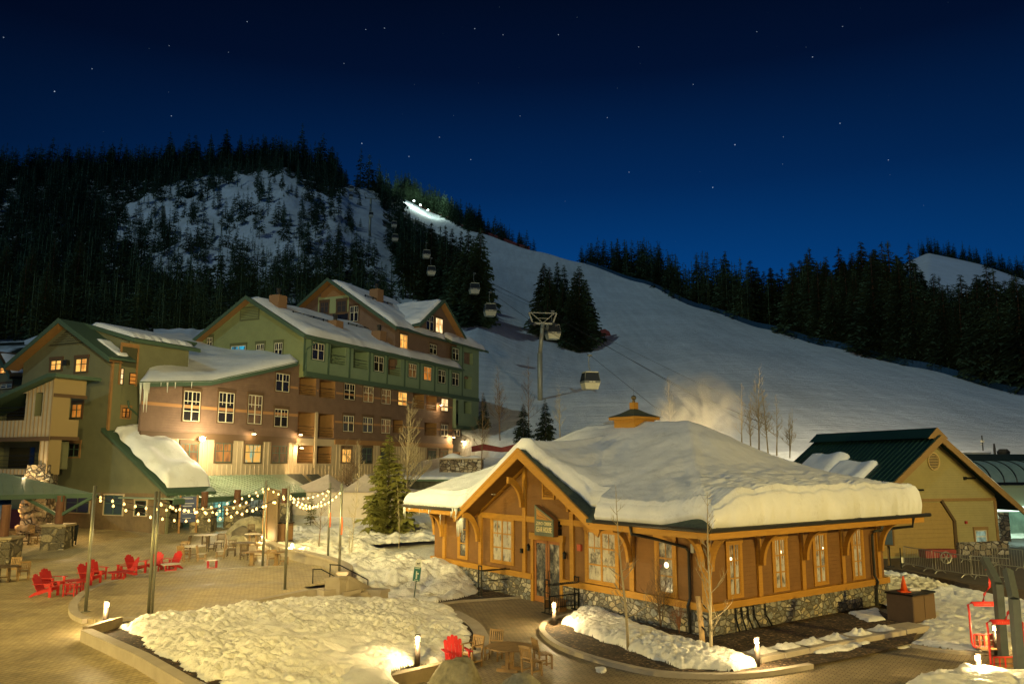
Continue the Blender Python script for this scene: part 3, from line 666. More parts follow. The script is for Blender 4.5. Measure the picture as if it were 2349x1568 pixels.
# stone base, notched for the door
dl0, dl1, dz0, dz1 = FL.rect(1228, 1240, 1289, 1362)
dz0 = 0.0; dz1 = lb(1258, 1240)[1]
db0, db1 = LW - dl1, LW - dl0
b = MB(GM); b.box(-.10, .2, -.10, db0, -.3, TZ0); b.box(-.10, .2, db1, LW + .1, -.3, TZ0); b.box(.2, RW + .1, -.10, .2, -.3, TZ0); b.box(RW - .2, RW + .1, .2, LW + .1, -.3, TZ0)
b.build('stone_base', STONE, gh)
b = MB(GM)
b.box(-.17, .1, -.17, db0 - .12, TZ0, TZ1); b.box(-.17, .1, db1 + .12, LW + .17, TZ0, TZ1); b.box(.1, RW + .17, -.17, .1, TZ0, TZ1); b.box(RW - .1, RW + .17, .1, LW + .17, TZ0, TZ1)
b.build('base_trim', WOOD, gh)
# posts on both walls
yield_posts = []; right_posts = []
def _p():
    b = MB(GM)
    for x, y in ((1021, 1240), (1104, 1250), (1205, 1150), (1314, 1200), (1452, 1290)):
        bb = LW - lb(x, y)[0]; top = {1205: 6.2, 1314: 5.0}.get(x, EZ + .1)
        b = MB(GM); b.box(-.10, .02, bb - .13, bb + .13, TZ1, top); b.build('wall_post', WOOD, gh); yield_posts.append(bb)
    for x, y in ((1737.7, 1260), (1837, 1250), (1928, 1230), (2011, 1250)):
        aa = FR.p(x, y)[0]; b = MB(GM); b.box(aa - .12, aa + .12, -.10, .02, TZ1, EZ + .1); b.build('wall_post', WOOD, gh); right_posts.append(aa)
    b = MB(GM); b.box(-.135, .13, -.135, .13, TZ1, EZ + .1); right_posts.append(0.0); b.build('wall_post', WOOD, gh)
    b = MB(GM); b.box(-.085, .02, 4.0, 15.6, 3.62, 3.88)
    b.bar((-.05, 10.15, 6.80), (-.05, 4.9, 3.90), .10, .24, up=(0, 0, 1)); b.bar((-.05, 10.15, 6.80), (-.05, 15.4, 3.70), .10, .24, up=(0, 0, 1))
    b.build('gable_beam', WOOD, gh)
_p()
# curved braces
def brace(M, px, py, ox, oy, z0, z1, out, w=.16, th=.20):
    """quarter-circle knee brace from a post at (px,py) outwards along (ox,oy)"""
    b = MB(M); n = 10; vs = []; fs = []
    for k in range(n + 1):
        a = math.pi / 2 * k / n
        for rr in (1.0, 1 - th / out):
            s = out * (1 - math.cos(a) * 1.0) if 0 else out - out * math.cos(a) * rr * 1.0
            z = z0 + (z1 - z0) * math.sin(a) * (rr if rr < 1 else 1)
            s = out - out * rr * math.cos(a)
            for q in (-w / 2, w / 2): vs.append((px + ox * s - oy * q, py + oy * s + ox * q, z))
    for k in range(n):
        i = k * 4; fs += [(i, i + 1, i + 5, i + 4), (i + 3, i + 2, i + 6, i + 7), (i, i + 4, i + 6, i + 2), (i + 1, i + 3, i + 7, i + 5)]
    fs += [(0, 2, 3, 1), (n * 4, n * 4 + 1, n * 4 + 3, n * 4 + 2)]
    b.add(vs, fs); return b
for aa in right_posts:
    brace(GM, aa, -.12, 0, -1, 2.45, 3.98, 1.12).build('curved_brace', WOOD, gh)
for i, bb in enumerate(yield_posts):
    if i == 2: brace(GM, -.12, bb, -1, 0, 4.3, 5.75, .95).build('curved_brace', WOOD, gh)
    elif i == 3: brace(GM, -.12, bb, -1, 0, 4.25, 5.0, .8).build('curved_brace', WOOD, gh)
    else: brace(GM, -.12, bb, -1, 0, 2.40, 3.95, 1.05).build('curved_brace', WOOD, gh)
brace(GM, -.12, 0, -1, 0, 2.45, 3.98, 1.12).build('curved_brace', WOOD, gh)
brace(GM, .12, LW + .1, 0, 1, 2.4, 3.95, 1.05).build('curved_brace', WOOD, gh)
# roof
OV = 1.3; RA, RB0, RB1, RZ = RW / 2, 6.15, 13.6, 7.6
def hip(a, b):
    s = (RZ - EZ) / (RA + OV)
    return min(EZ + (a + OV) * s, EZ + (RW + OV - a) * s, EZ + (b + OV) * s, EZ + (LW + OV - b) * s, RZ)
GS = (7.05 - 3.78) / 5.4
def gab(a, b): return 7.05 - abs(b - 10.15) * GS if a < 5.2 else -1
def roofz(a, b): return max(hip(a, b) if -OV <= a <= RW + OV and -OV <= b <= LW + OV else -1, gab(a, b) if a >= -1.15 else -1)
b = MB(GM); T_ = .12
def quad_slab(b, pts, t=.12): b.prism(pts, (0, 0, -t))
e = EZ
quad_slab(b, [(-OV, -OV, e), (RW + OV, -OV, e), (RA, RB0, RZ)]); quad_slab(b, [(RW + OV, -OV, e), (RW + OV, LW + OV, e), (RA, RB1, RZ), (RA, RB0, RZ)])
quad_slab(b, [(RW + OV, LW + OV, e), (-OV, LW + OV, e), (RA, RB1, RZ)])
quad_slab(b, [(-OV, LW + OV, e), (-OV, 15.05, e), ((7.05 - e) / ((RZ - EZ) / (RA + OV)) - OV, 10.15, 7.05), (-OV, 5.25, e), (-OV, -OV, e), (RA, RB0, RZ), (RA, RB1, RZ)])
quad_slab(b, [(-1.15, 10.15, 7.05), (-1.15, 10.15 - 5.45, 7.05 - 5.45 * GS), (-.3, 4.7, 3.76), (5.0, 10.15, 7.05)]); quad_slab(b, [(-1.15, 10.15 + 5.45, 7.05 - 5.45 * GS), (-1.15, 10.15, 7.05), (5.0, 10.15, 7.05), (-.3, 15.6, 3.76)])
b.build('roof', SHING, gh)
# soffit and rafters under the gable overhang and eaves
b = MB(GM)
for s in (-1, 1): b.prism([(-1.1, 10.15, 6.90), (-1.1, 10.15 + s * 5.3, 6.90 - 5.3 * GS), (-.02, 10.15 + s * 5.3, 6.90 - 5.3 * GS), (-.02, 10.15, 6.90)], (0, 0, -.05))
b.box(-.02, RW + OV - .05, -OV + .05, 0, EZ - .22, EZ - .17); b.box(-OV + .05, 0, -OV + .05, 5.2, EZ - .22, EZ - .17); b.box(-OV + .05, 0, 15.1, LW + OV - .05, EZ - .22, EZ - .17)
b.build('soffit', SOFF, gh)
b = MB(GM)
for s in (-1, 1):
    b.prism([(-1.22, 10.15, 7.12), (-1.22, 10.15 + s * 5.65, 7.12 - 5.65 * GS), (-1.22, 10.15 + s * 5.5, 6.72 - 5.5 * GS), (-1.22, 10.15, 6.62)], (.09, 0, 0))
    b.prism([(-1.25, 10.15, 7.12), (-1.25, 10.15 + s * 5.65, 7.12 - 5.65 * GS), (-1.25, 10.15 + s * 5.65, 6.98 - 5.65 * GS), (-1.25, 10.15, 6.98)], (.03, 0, 0))
b.build('bargeboard', WOOD, gh)
b = MB(GM)
b.box(-OV - .02, RW + OV + .05, -OV - .04, -OV + .04, EZ - .36, EZ - .12); b.box(-OV - .04, -OV + .04, -OV + .04, 5.0, EZ - .36, EZ - .12)
b.build('fascia', WOOD, gh)
b = MB(GM); b.box(-OV - .04, -OV + .04, 15.3, LW + OV, EZ - .36, EZ - .12); b.build('fascia', WOOD, gh)
b = MB(GM)
def gutter(p, q): b.tube([p, q], .085, 8)
gutter((-OV - .1, -OV - .1, EZ - .04), (RW + OV + .5, -OV - .1, EZ - .04)); gutter((-OV - .1, -OV - .1, EZ - .04), (-OV - .1, 4.7, EZ - .04))
b.build('gutter', GUT, gh)
b = MB(GM); gutter((-OV - .1, 15.6, EZ - .06), (-OV - .1, LW + OV, EZ - .06)); b.build('gutter', GUT, gh)
b = MB(GM); b.tube([(-OV - .1, 2.55, EZ - .1), (-OV - .1, 2.5, EZ - .4), (-.75, 2.1, EZ - .55), (-.1, .9, EZ - .85), (-.1, .75, EZ - 1.0), (-.1, .75, 1.35), (-.24, .75, 1.1), (-.2, .75, .8), (-.16, .75, .0)], .06, 8); b.build('downspout', GUT, gh)
sa = FR.p(1995, 1250)[0]
b = MB(GM); b.tube([(sa + 1.4, -OV - .1, EZ - .1), (sa + 1.35, -OV - .05, EZ - .5), (sa + 1.0, -.6, EZ - .62), (sa + .15, -.14, EZ - .75), (sa, -.14, EZ - .9), (sa, -.14, 1.4), (sa + .05, -.26, 1.15), (sa + .02, -.2, .85), (sa, -.17, 0)], .06, 8); b.build('downspout', GUT, gh)
# windows with printed film on the glass
def film_mat(name, seed, dark=.4, red=.0, lamp_=0):
    m, t, bs = nm(name); tc_ = node(t, 'ShaderNodeTexCoord')
    mp = node(t, 'ShaderNodeMapping', {'Vector': tc_.outputs['Object'], 'Location': (seed, seed * 2.3, seed * 1.7), 'Scale': (1.3, 1.3, 1.0)})
    n1 = node(t, 'ShaderNodeTexNoise', {'Vector': mp.outputs[0], 'Scale': 2.3, 'Detail': 8.0, 'Roughness': .68, 'Distortion': .15})
    cr = node(t, 'ShaderNodeValToRGB', {0: n1.outputs[0]}); el = cr.color_ramp.elements
    el[0].position = dark - .14; el[0].color = (.03, .03, .02, 1); el[1].position = dark + .26; el[1].color = (.42, .36, .20, 1)
    q = el.new(dark - .02); q.color = (.14, .12, .07, 1); q = el.new(dark + .07); q.color = (.32, .27, .15, 1)
    if red: q = el.new(dark - .20); q.color = (.22, .04, .03, 1)
    t.links.new(cr.outputs[0], bs.inputs['Base Color']); bs.inputs['Roughness'].default_value = .25; bs.inputs['Coat Weight'].default_value = .8; bs.inputs['Coat Roughness'].default_value = .03
    t.links.new(cr.outputs[0], bs.inputs['Emission Color']); bs.inputs['Emission Strength'].default_value = .40
    m.cycles.emission_sampling = 'NONE'; return m
for i, (x0, y0, x1, y1, cols, dk, rd) in enumerate(((1055, 1182, 1071, 1277, 1, .62, 0), (1131, 1191, 1176, 1288, 2, .40, 0), (1349, 1219, 1415, 1338, 2, .42, 1), (1511, 1240, 1547, 1366, 1, .54, 1))):
    l0, l1, z0, z1 = FL.rect(x0, y0, x1, y1)
    window(FL, gh, l0, l1, max(z0, 1.36), min(z1, 3.62), film_mat('printed_window_film', 3.1 * i + 1, dk, rd), WOOD, WOOD, cols=cols, rows=3, trim=.16, head=.24, fw=.07, upper=True)
for i, (x0, y0, x1, y1, dk, rd) in enumerate(((1671, 1245, 1696, 1373, .43, 0), (1776, 1234, 1801, 1356, .38, 1), (1869, 1223, 1892, 1343, .41, 1), (1956, 1212, 1976, 1330, .40, 0))):
    l0, l1, z0, z1 = FR.rect(x0, y0, x1, y1)
    window(FR, gh, l0, l1, max(z0, 1.40), min(z1, 3.62), film_mat('printed_window_film', 5.7 * i + 2, dk, rd), WOOD, WOOD, cols=2, rows=3, trim=.16, head=.2, fw=.06, upper=True)
for fr_, x, y, r_ in ((FR, 1675, 1281, .07), (FR, 1789.5, 1265, .06), (FR, 1886, 1256, .05), (FL, 1530, 1295, .12)):
    l, z = fr_.p(x, y); b = MB(fr_.M @ Matrix.Translation((l, -.03, z)) @ Matrix.Rotation(R(90), 4, 'X')); b.lathe([(r_ * .3, .012), (r_, .006), (r_, 0)], 12); b.build('window_light', mat('warm_shop_spot', (1, .8, .5), .5, emit=3, ecol=(1, .8, .45)), gh)
# louvre in the gable, door, lanterns
l0, l1, z0, z1 = FL.rect(1248, 1092, 1270, 1140)
b = MB(FL.M); b.box(l0 - .1, l0, -.06, .02, z0 - .1, z1 + .1); b.box(l1, l1 + .1, -.06, .02, z0 - .1, z1 + .1); b.box(l0, l1, -.06, .02, z0 - .1, z0); b.box(l0, l1, -.06, .02, z1, z1 + .1)
k = z0
while k < z1 - .04: b.bar(((l0 + l1) / 2 - (l1 - l0) / 2, -.03, k), ((l0 + l1) / 2 + (l1 - l0) / 2, -.03, k), .05, .02, up=(0, -1, 1)); k += .09
b.build('louvre', WOOD, gh)
dfr = MB(FL.M); dfr.box(dl0 - .2, dl0, -.13, .1, 0, dz1 + .02); dfr.box(dl1, dl1 + .2, -.13, .1, 0, dz1 + .02); dfr.box(dl0 - .28, dl1 + .28, -.16, .1, dz1 + .02, dz1 + .32)
dfr.build('door_frame', WOOD, gh)
dm = (dl0 + dl1) / 2
DOORW = mat('reddish_door_wood', (.36, .15, .045), .5, var=.15, vs=3)
for x0, x1 in ((dl0, dm - .02), (dm + .02, dl1)):
    b = MB(FL.M); f_ = .13
    b.box(x0, x0 + f_, -.05, .02, .02, dz1); b.box(x1 - f_, x1, -.05, .02, .02, dz1); b.box(x0 + f_, x1 - f_, -.05, .02, dz1 - f_, dz1); b.box(x0 + f_, x1 - f_, -.05, .02, .02, .28)
    o = b.build('door', DOORW, gh)
    b = MB(FL.M); b.box(x0 + f_, x1 - f_, -.02, 0.0, .28, dz1 - f_); b.build('pane', film_mat('door_glass_film', 9.0, .60, 0), o)
    hx = dm + (.14 if x0 > dl0 + .1 else -.14)
    b = MB(FL.M); b.tube([(hx, -.06, .75), (hx, -.12, .8), (hx, -.12, 1.45), (hx, -.06, 1.5)], .02, 6); b.build('handle', GUT, o)
for x, y in ((1217, 1254), (1300, 1272)):
    l, z = FL.p(x, y); 
    b = MB(FL.M @ Matrix.Translation((l, -.14, z))); b.lathe([(.05, -.16), (.07, -.15), (.07, .06), (.10, .07), (.02, .18)], 8); b.box(-.02, .02, 0, .12, .0, .04); o = b.build('wall_lantern', BLK, gh)
    b = MB(FL.M @ Matrix.Translation((l, -.14, z))); b.cyl(0, 0, -.13, .03, .055, 8); b.build('lantern_glass', mat('frosted_lantern_glass', (.5, .45, .35), .3), o)
l, z = FL.p(1331.5, 1255)
b = MB(FL.M); b.box(l - .12, l + .12, -.10, 0, z - .14, z + .14); b.build('alarm_box', mat('faded_red_plastic', (.45, .09, .04), .5), gh)
l, z = FL.p(1202, 1262)
b = MB(FL.M); b.box(l - .07, l + .07, -.2, -.1, z - .1, z + .1); b.build('meter_box', BLK, gh)
b = MB(GM); b.box(-.5, -.28, .15, .3, 3.1, 3.42); b.build('speaker_box', mat('grey_plastic', (.3, .3, .3), .5), gh)
ut = frame_thing('utility_pipes', 'bundle of bent black pipes fixed to the stone base near the shop corner', 'pipes', FR, 1.5, -.2, 0)
for k, x in enumerate((1680, 1694, 1708, 1722, 1748)):
    l = FR.p(x, 1395)[0]; zt = 1.02; b = MB(FR.M); b.tube([(l, -.14, zt), (l + .02, -.16, .55), (l + .10 + .05 * k, -.22, .12)], .035, 6); b.build('pipe', BLK, ut)
b = MB(FR.M); b.tube([(FR.p(1678, 1395)[0], -.15, .98), (FR.p(1735, 1390)[0], -.15, .98)], .025, 6); b.build('clamp_rail', BLK, ut)
# soffit downlights (unlit rings)
for x, y in ((1206, 1070), (1132, 1132)):
    r = ray(x, y)
    for o_ in (0,):
        # hit the soffit slab from below
        best = None
        for tt in np.linspace(30, 55, 2000):
            P = Vector((r.x * tt, r.y * tt, CH + r.z * tt)); q = GM.inverted() @ P
            if -1.1 < q.x < 0 and abs(q.z - (6.84 - abs(q.y - 10.15) * GS)) < .03: best = q; break
        if best is not None:
            b = MB(GM @ Matrix.Translation(best)); b.cyl(0, 0, -.06, -.0, .12, 12); b.build('soffit_light', WHITE, gh)
# hanging blade sign on the wall
sx0, sz0 = FL.p(1230, 1221, -.35); sx1, sz1 = FL.p(1273, 1231, -.35); _, ztop = FL.p(1229, 1157, -.35); _, zr = FL.p(1273, 1192, -.35)
zb_ = min(sz0, sz1)
sg = frame_thing('shop_sign', 'grey green slanted sign reading ZERO CREEK GEAR HOUSE above the shop door', 'sign', FL, (sx0 + sx1) / 2, -.35, zb_)
SGN = mat('sage_sign_paint', (.13, .15, .095), .5, var=.08, vs=5)
b = MB(FL.M); b.prism([(sx0, -.45, zb_), (sx1, -.45, zb_), (sx1, -.45, zr), (sx0, -.45, ztop)], (0, .06, 0)); b.build('face_board', SGN, sg)
b = MB(FL.M); b.prism([(sx0, -.39, zb_), (sx1, -.39, zb_), (sx1, -.39, zr), (sx0, -.39, ztop)], (0, .24, 0)); b.build('side_box', mat('rust_sign_box', (.22, .10, .03), .6), sg)
b = MB(FL.M)
for zz in (zb_ + .2, zr - .2): b.box(sx1 - .12, sx1 + .06, -.16, .0, zz - .13, zz + .13)
b.build('bracket', BLK, sg)
W_ = sx1 - sx0
b = MB(FL.M); h_ = ztop - zr; t0 = zb_ + (zr - zb_) * .98
b.prism([(sx0 + W_ * .12, -.465, t0), (sx0 + W_ * .80, -.465, t0 - .02), (sx0 + W_ * .12, -.465, t0 + h_ * .66)], (0, .014, 0))
b.prism([(sx0 + W_ * .10, -.465, t0 + h_ * .80), (sx0 + W_ * .96, -.465, t0 - .02), (sx0 + W_ * .87, -.465, t0 - .02), (sx0 + W_ * .12, -.465, t0 + h_ * .70)], (0, .014, 0)); b.build('orange_panel', mat('orange_sign_panel', (.50, .24, .05), .6, var=.1), sg)
b = MB(FL.M); pts = [(.18, .28), (.26, .20), (.40, .17), (.55, .10), (.68, .06), (.76, .0)]
b.tube([(sx0 + W_ * u, -.468, t0 + h_ * v) for u, v in pts], .008, 4); b.build('engraved_line', BLK, sg)
def text(s, fr, x0, x1, z0, h, off, m, parent, name='lettering', ext=.01):
    cu = bpy.data.curves.new('lettering', 'FONT'); cu.body = s; cu.size = 1; cu.extrude = ext; cu.resolution_u = 2; cu.offset = .012
    o = bpy.data.objects.new('lettering', cu); COL.objects.link(o)
    bpy.context.view_layer.update(); dg = bpy.context.evaluated_depsgraph_get(); me = bpy.data.meshes.new_from_object(o.evaluated_get(dg))
    bpy.data.objects.remove(o); xs = [v.co.x for v in me.vertices]; ys = [v.co.y for v in me.vertices]
    kx = (x1 - x0) / (max(xs) - min(xs)); ky = h / (max(ys) - min(ys)); b = MB(fr.M)
    b.add([(x0 + (v.co.x - min(xs)) * kx, off - v.co.z, z0 + (v.co.y - min(ys)) * ky) for v in me.vertices], [tuple(p.vertices) for p in me.polygons])
    o = b.build(name, m, parent); bpy.data.meshes.remove(me); return o
CRM = mat('cream_letters', (.80, .68, .36), .5)
hh = zr - zb_
text('ZERO CREEK', FL, sx0 + W_ * .10, sx0 + W_ * .93, zb_ + hh * .64, hh * .20, -.462, CRM, sg)
text('GEAR HOUSE', FL, sx0 + W_ * .10, sx0 + W_ * .93, zb_ + hh * .22, hh * .33, -.462, CRM, sg)
# cupola
ca, cb = RA, 9.75
cu_ = thing('roof_cupola', 'small square cupola with pyramid roof and ball finial on the snowy ridge', 'cupola', GM @ Vector((ca, cb, 7.3)), FR.ang)
cw = .74; cz = A(1463, 958, 42.5).z
b = MB(GM); b.box(ca - cw, ca + cw, cb - cw, cb + cw, 7.2, cz - .12); b.build('cupola_wall', WOOD, cu_)
b = MB(GM); b.box(ca - cw - .2, ca + cw + .2, cb - cw - .2, cb + cw + .2, cz - .12, cz + .03); b.build('cupola_cornice', WOOD, cu_)
za = A(1463, 934, 42.5).z; e2 = cw + .27
b = MB(GM); P_ = [(ca - e2, cb - e2, cz + .03), (ca + e2, cb - e2, cz + .03), (ca + e2, cb + e2, cz + .03), (ca - e2, cb + e2, cz + .03), (ca, cb, za)]
mid = [((P_[i][0] * .55 + ca * .45), (P_[i][1] * .55 + cb * .45), cz + (za - cz) * .38) for i in range(4)]
b.add(P_[:4] + mid + [P_[4]], [(0, 1, 5, 4), (1, 2, 6, 5), (2, 3, 7, 6), (3, 0, 4, 7), (4, 5, 8), (5, 6, 8), (6, 7, 8), (7, 4, 8), (3, 2, 1, 0)]); b.build('cupola_roof', mat('weathered_green_slate', (.075, .085, .055), .8, lap=.1), cu_)
b = MB(GM); b.box(ca - .16, ca + .16, cb - .16, cb + .16, za - .08, za + .26); b.build('finial_base', WOOD, cu_)
b = MB(GM @ Matrix.Translation((ca, cb, za + .26)) @ Matrix.Scale(.75, 4)); b.lathe([(.10, 0), (.12, .1), (.07, .16), (.16, .24), (.19, .34), (.14, .46), (.04, .50), (.008, .55), (.006, 1.1)], 12); b.build('finial_ball', mat('dull_brass', (.12, .10, .06), .35, .7), cu_, True)
# the snow lying on the roof
def nz(*v): return noise.noise(Vector(v))
def a_lo(b_):
    e1 = -OV + .05 + .05 * nz(1, b_ * 1.3, 5) + .55 * smooth_(1 - abs(b_ + .3) / 1.5); e2 = -.42 + .16 * nz(2, b_ * .8, 2) + .10 * nz(2, b_ * 3, 2) - .12 * (b_ - 7); e3 = -1.10; e4 = -OV + .02
    def bl(x, c, w_): return smooth_((x - c) / w_ + .5)
    k1 = bl(b_, 5.0, .5); k2 = bl(b_, 10.15, .12); k3 = bl(b_, 15.3, .3)
    return e1 * (1 - k1) + (e2 * (1 - k2) + (e3 * (1 - k3) + e4 * k3) * k2) * k1
def smooth_(t): t = min(max(t, 0), 1); return t * t * (3 - 2 * t)
def warp(t, n_=.10):   # more rows near the two ends
    return .5 - .5 * math.cos(math.pi * t) if n_ else t
def rz_(a, b_): return max(hip(min(max(a, -OV), RW + OV), min(max(b_, -OV), LW + OV)), gab(a, b_))
GX, GY = np.meshgrid(np.arange(-3, RW + 3, .15), np.arange(-3, LW + 3, .15), indexing='ij'); GZ_ = np.vectorize(rz_)(GX, GY); GS_ = GZ_.copy()
for _ in range(70): GS_[1:-1, 1:-1] = (GS_[:-2, 1:-1] + GS_[2:, 1:-1] + GS_[1:-1, :-2] + GS_[1:-1, 2:]) / 4
def rs_(a, b_):
    x = (a + 3) / .15; y = (b_ + 3) / .15; i = int(x); j = int(y); u = x - i; v = y - j
    return GS_[i, j] * (1 - u) * (1 - v) + GS_[i + 1, j] * u * (1 - v) + GS_[i, j + 1] * (1 - u) * v + GS_[i + 1, j + 1] * u * v
def rsnow(i, j):
    ei, ej = min(i, 1 - i) / .03, min(j, 1 - j) / .025; q_ = min(1, ei, ej); i = (min(max(i, .03), .97) - .03) / .94; j = (min(max(j, .025), .975) - .025) / .95
    tb = .75 * warp(j) + .25 * j; tb2 = -OV + .02 + (LW + 2 * OV - .04) * tb
    lo = a_lo(tb2); ta = .7 * warp(i) + .3 * i; a = lo + (RW + OV - .02 - lo) * ta
    b_ = tb2 + (.12 * nz(a * .9, 3, 7) + .05 * nz(a * 3, 3, 7)) * max(0, 1 - tb * 12)
    d = min(a - lo, RW + OV - a, b_ + OV + .05, LW + OV - b_)
    rr = .40; k = .45 + .55 * math.sqrt(max(0, 1 - (1 - min(max(d, 0) / rr, 1)) ** 2))
    t = .60 + .10 * nz(a * .35, b_ * .35, 1) + .45 * math.exp(-((a - RA) / 2.8) ** 2) * smooth_((b_ - 2) / 4) * (1 - .5 * smooth_((b_ - 12) / 4))
    t += (.68 + .14 * nz(a * .8, 1, 6)) * max(0, 1 - (b_ + OV) / 3.6) ** 1.2 * smooth_((a + .9) / 1.6)
    rp_ = (.035 * math.sin(b_ * 1.9 + a * 1.1 + 4 * nz(a * .5, b_ * .5, 9)) + .035 * nz(a * 1.1, b_ * 1.1, 3)) * (1 if b_ < 9.5 and a < 4.2 else .3)
    t += rp_ + .030 * nz(a * 2.6, b_ * 2.6, 4) + .012 * nz(a * 7, b_ * 7, 4)
    z0 = rz_(a, b_); z1 = max(rs_(a, b_), z0 - .12) if d > .3 else z0
    if b_ < 1.6: t += .07 * nz(a * .9, b_ * 2.2, 8) + .035 * nz(a * 2.5, b_ * 6, 2)
    # layered, slightly overhanging cut face along the right eave
    if b_ < 1.2: t += .03 * math.sin(b_ * 30 + nz(a, b_ * 4, 1) * 3) * k
    ztop = z0 * (1 - k) + z1 * k + t * k; ob = .07 * math.sin(math.pi * q_)
    if q_ < 1:
        if ei < ej: a += (-ob if i < .5 else ob)
        else: b_ += (-ob if j < .5 else ob)
        if a < 2 and abs(b_ - 10) < 6: ztop = z0 + (ztop - z0) * .8
    return (a, b_, z0 - .01 + (ztop - z0) * q_ ** .8 + .012)
b = MB(GM); b.grid(rsnow, 150, 240)
o = b.build('roof_snow', SNOW, None, True); o['label'] = 'thick rounded blanket of snow lying on the gear shop roof'; o['category'] = 'snow'
# icicles at the far left eave
b = MB(GM); rn = random.Random(4)
for k in range(46):
    bb = rn.uniform(15.4, LW + 1.2) if k > 8 else rn.uniform(15.1, 15.7); a = -OV - .05 + rn.uniform(-.05, .08); l = rn.uniform(.15, .55) * (2.0 if k % 9 == 0 else 1)
    if k > 30: bb = rn.uniform(LW + .2, LW + 1.25)
    b.tube([(a, bb, EZ + .05), (a + .01, bb, EZ - l * .6), (a + .01, bb, EZ - l)], .05, 5, .006)
o = b.build('icicles', mat('icicle_ice', (.62, .64, .60), .15, spec=.6), None, True); o['label'] = 'fringe of thin icicles along the left end eave of the gear shop'; o['category'] = 'icicles'
b = MB(GM)
for k in range(10): b.tube([(-1.0, 15.15 + k * .06, 3.9), (-1.0, 15.15 + k * .06, 3.9 - rn.uniform(.5, 1.3))], .09, 5, .015)
ICE = mat('icicle_ice', (.62, .64, .60), .15, spec=.6)
o = b.build('icicles', ICE, None, True); o['label'] = 'thick icicle cluster hanging at the left foot of the shop gable'; o['category'] = 'icicles'

# ------------------------------------------------------------ barn-like building on the right
bp = A(2138, 1270, 52.0); FB = Frame(bp.x, bp.y, .96, .28)
bn = frame_thing('green_barn', 'tan green gabled barn with dark metal roof, round louvre and big sectional door', 'barn', FB, 0, 0, .7)
BSD = mat('olive_lap_siding', (.30, .25, .10), .75, var=.1, vs=1.2, lap=.15); BTR = mat('brown_barn_trim', (.25, .15, .05), .65, var=.1)
wl, wr, wz = -4.1, 5.35, 4.25; ax_, az_ = .65, 8.15; bs_ = (az_ - 3.5) / (6.75 - ax_)
b = MB(FB.M); b.prism([(wl, 0, .2), (wr, 0, .2), (wr, 0, az_ - (wr - ax_) * bs_ - .1), (ax_, 0, az_ - .15), (wl, 0, az_ - (ax_ - wl) * bs_ - .1)], (0, 11, 0)); b.build('wall', BSD, bn)
b = MB(FB.M)
for s, x1 in ((1, 6.75), (-1, -5.45)):
    b.prism([(ax_, -.75, az_), (x1, -.75, az_ - abs(x1 - ax_) * bs_), (x1, -.75, az_ - abs(x1 - ax_) * bs_ - .14), (ax_, -.75, az_ - .14)], (0, 12.4, 0))
o = b.build('roof', mat('dark_teal_standing_seam', (.012, .045, .045), .4, .3), bn)
b = MB(FB.M)
for s, x1 in ((1, 6.75), (-1, -5.45)):
    for k in range(28):
        y = -.7 + k * .44; b.bar((ax_, y, az_ + .02), (x1, y, az_ - abs(x1 - ax_) * bs_ + .02), .05, .06)
b.build('roof_seams', mat('dark_teal_standing_seam', (.012, .045, .045)), bn)
b = MB(FB.M); b.prism([(ax_ - .75, -.5, az_ - .15), (ax_ + .75, -.5, az_ - .15), (ax_, -.5, az_ + .5)], (0, 12, 0)); b.build('ridge_vent', mat('dark_teal_standing_seam', (.012, .045, .045)), bn)
b = MB(FB.M)
for s, x1 in ((1, 6.75), (-1, -5.45)): b.prism([(ax_, -.86, az_ + .03), (x1, -.86, az_ - abs(x1 - ax_) * bs_ + .03), (x1 - s * .05, -.86, az_ - abs(x1 - ax_) * bs_ - .36), (ax_, -.86, az_ - .46)], (0, .10, 0))
b.prism([(ax_ - .8, -.55, az_ - .2), (ax_ + .8, -.55, az_ - .2), (ax_, -.55, az_ + .52)], (0, .04, 0))
b.build('bargeboard', BTR, bn)
b = MB(FB.M); b.box(wl - .02, wr + .02, -.05, .0, 4.02, 4.2); b.box(wr - .16, wr + .03, -.06, .1, .7, 4.0); b.box(wl - .03, wl + .16, -.06, .1, .7, 4.0); b.build('corner_trim', BTR, bn)
vx, vz = FB.p(2140.5, 1057.5)
b = MB(FB.M @ Matrix.Translation((vx, -.02, vz)) @ Matrix.Rotation(R(90), 4, 'X')); RV = .46
ring = []
for k in range(24):
    a0, a1 = 2 * math.pi * k / 24, 2 * math.pi * (k + 1) / 24
    b.prism([(RV * math.cos(a0), 1.25 * RV * math.sin(a0), 0), (RV * math.cos(a1), 1.25 * RV * math.sin(a1), 0), (RV * .86 * math.cos(a1), 1.25 * RV * .86 * math.sin(a1), 0), (RV * .86 * math.cos(a0), 1.25 * RV * .86 * math.sin(a0), 0)], (0, 0, .08))
for k in range(-5, 6):
    zz = k * .1; hw = RV * .88 * math.sqrt(max(0, 1 - (zz / (1.25 * RV)) ** 2)); b.box(-hw, hw, zz - .022, zz + .022, .0, .05)
o = b.build('round_louvre', mat('cream_louvre_paint', (.5, .36, .15), .6), bn)
b = MB(FB.M @ Matrix.Translation((vx, -.015, vz)) @ Matrix.Rotation(R(90), 4, 'X')); b.add([(RV * .87 * math.cos(2 * math.pi * k / 24), 1.25 * RV * .87 * math.sin(2 * math.pi * k / 24), 0.0) for k in range(24)], [tuple(range(24))]); b.build('louvre_back', BLK, o)
dx0 = -3.9; dx1 = FB.p(2185, 1200)[0]
b = MB(FB.M); b.prism([(dx0, -.03, .75), (dx1, -.03, .75), (dx1, -.03, 2.75), (dx1 - .85, -.03, 3.95), (dx0, -.03, 3.95)], (0, .02, 0)); b.build('sectional_door', mat('tan_garage_panels', (.30, .20, .06), .6, var=.08, lap=.27), bn)
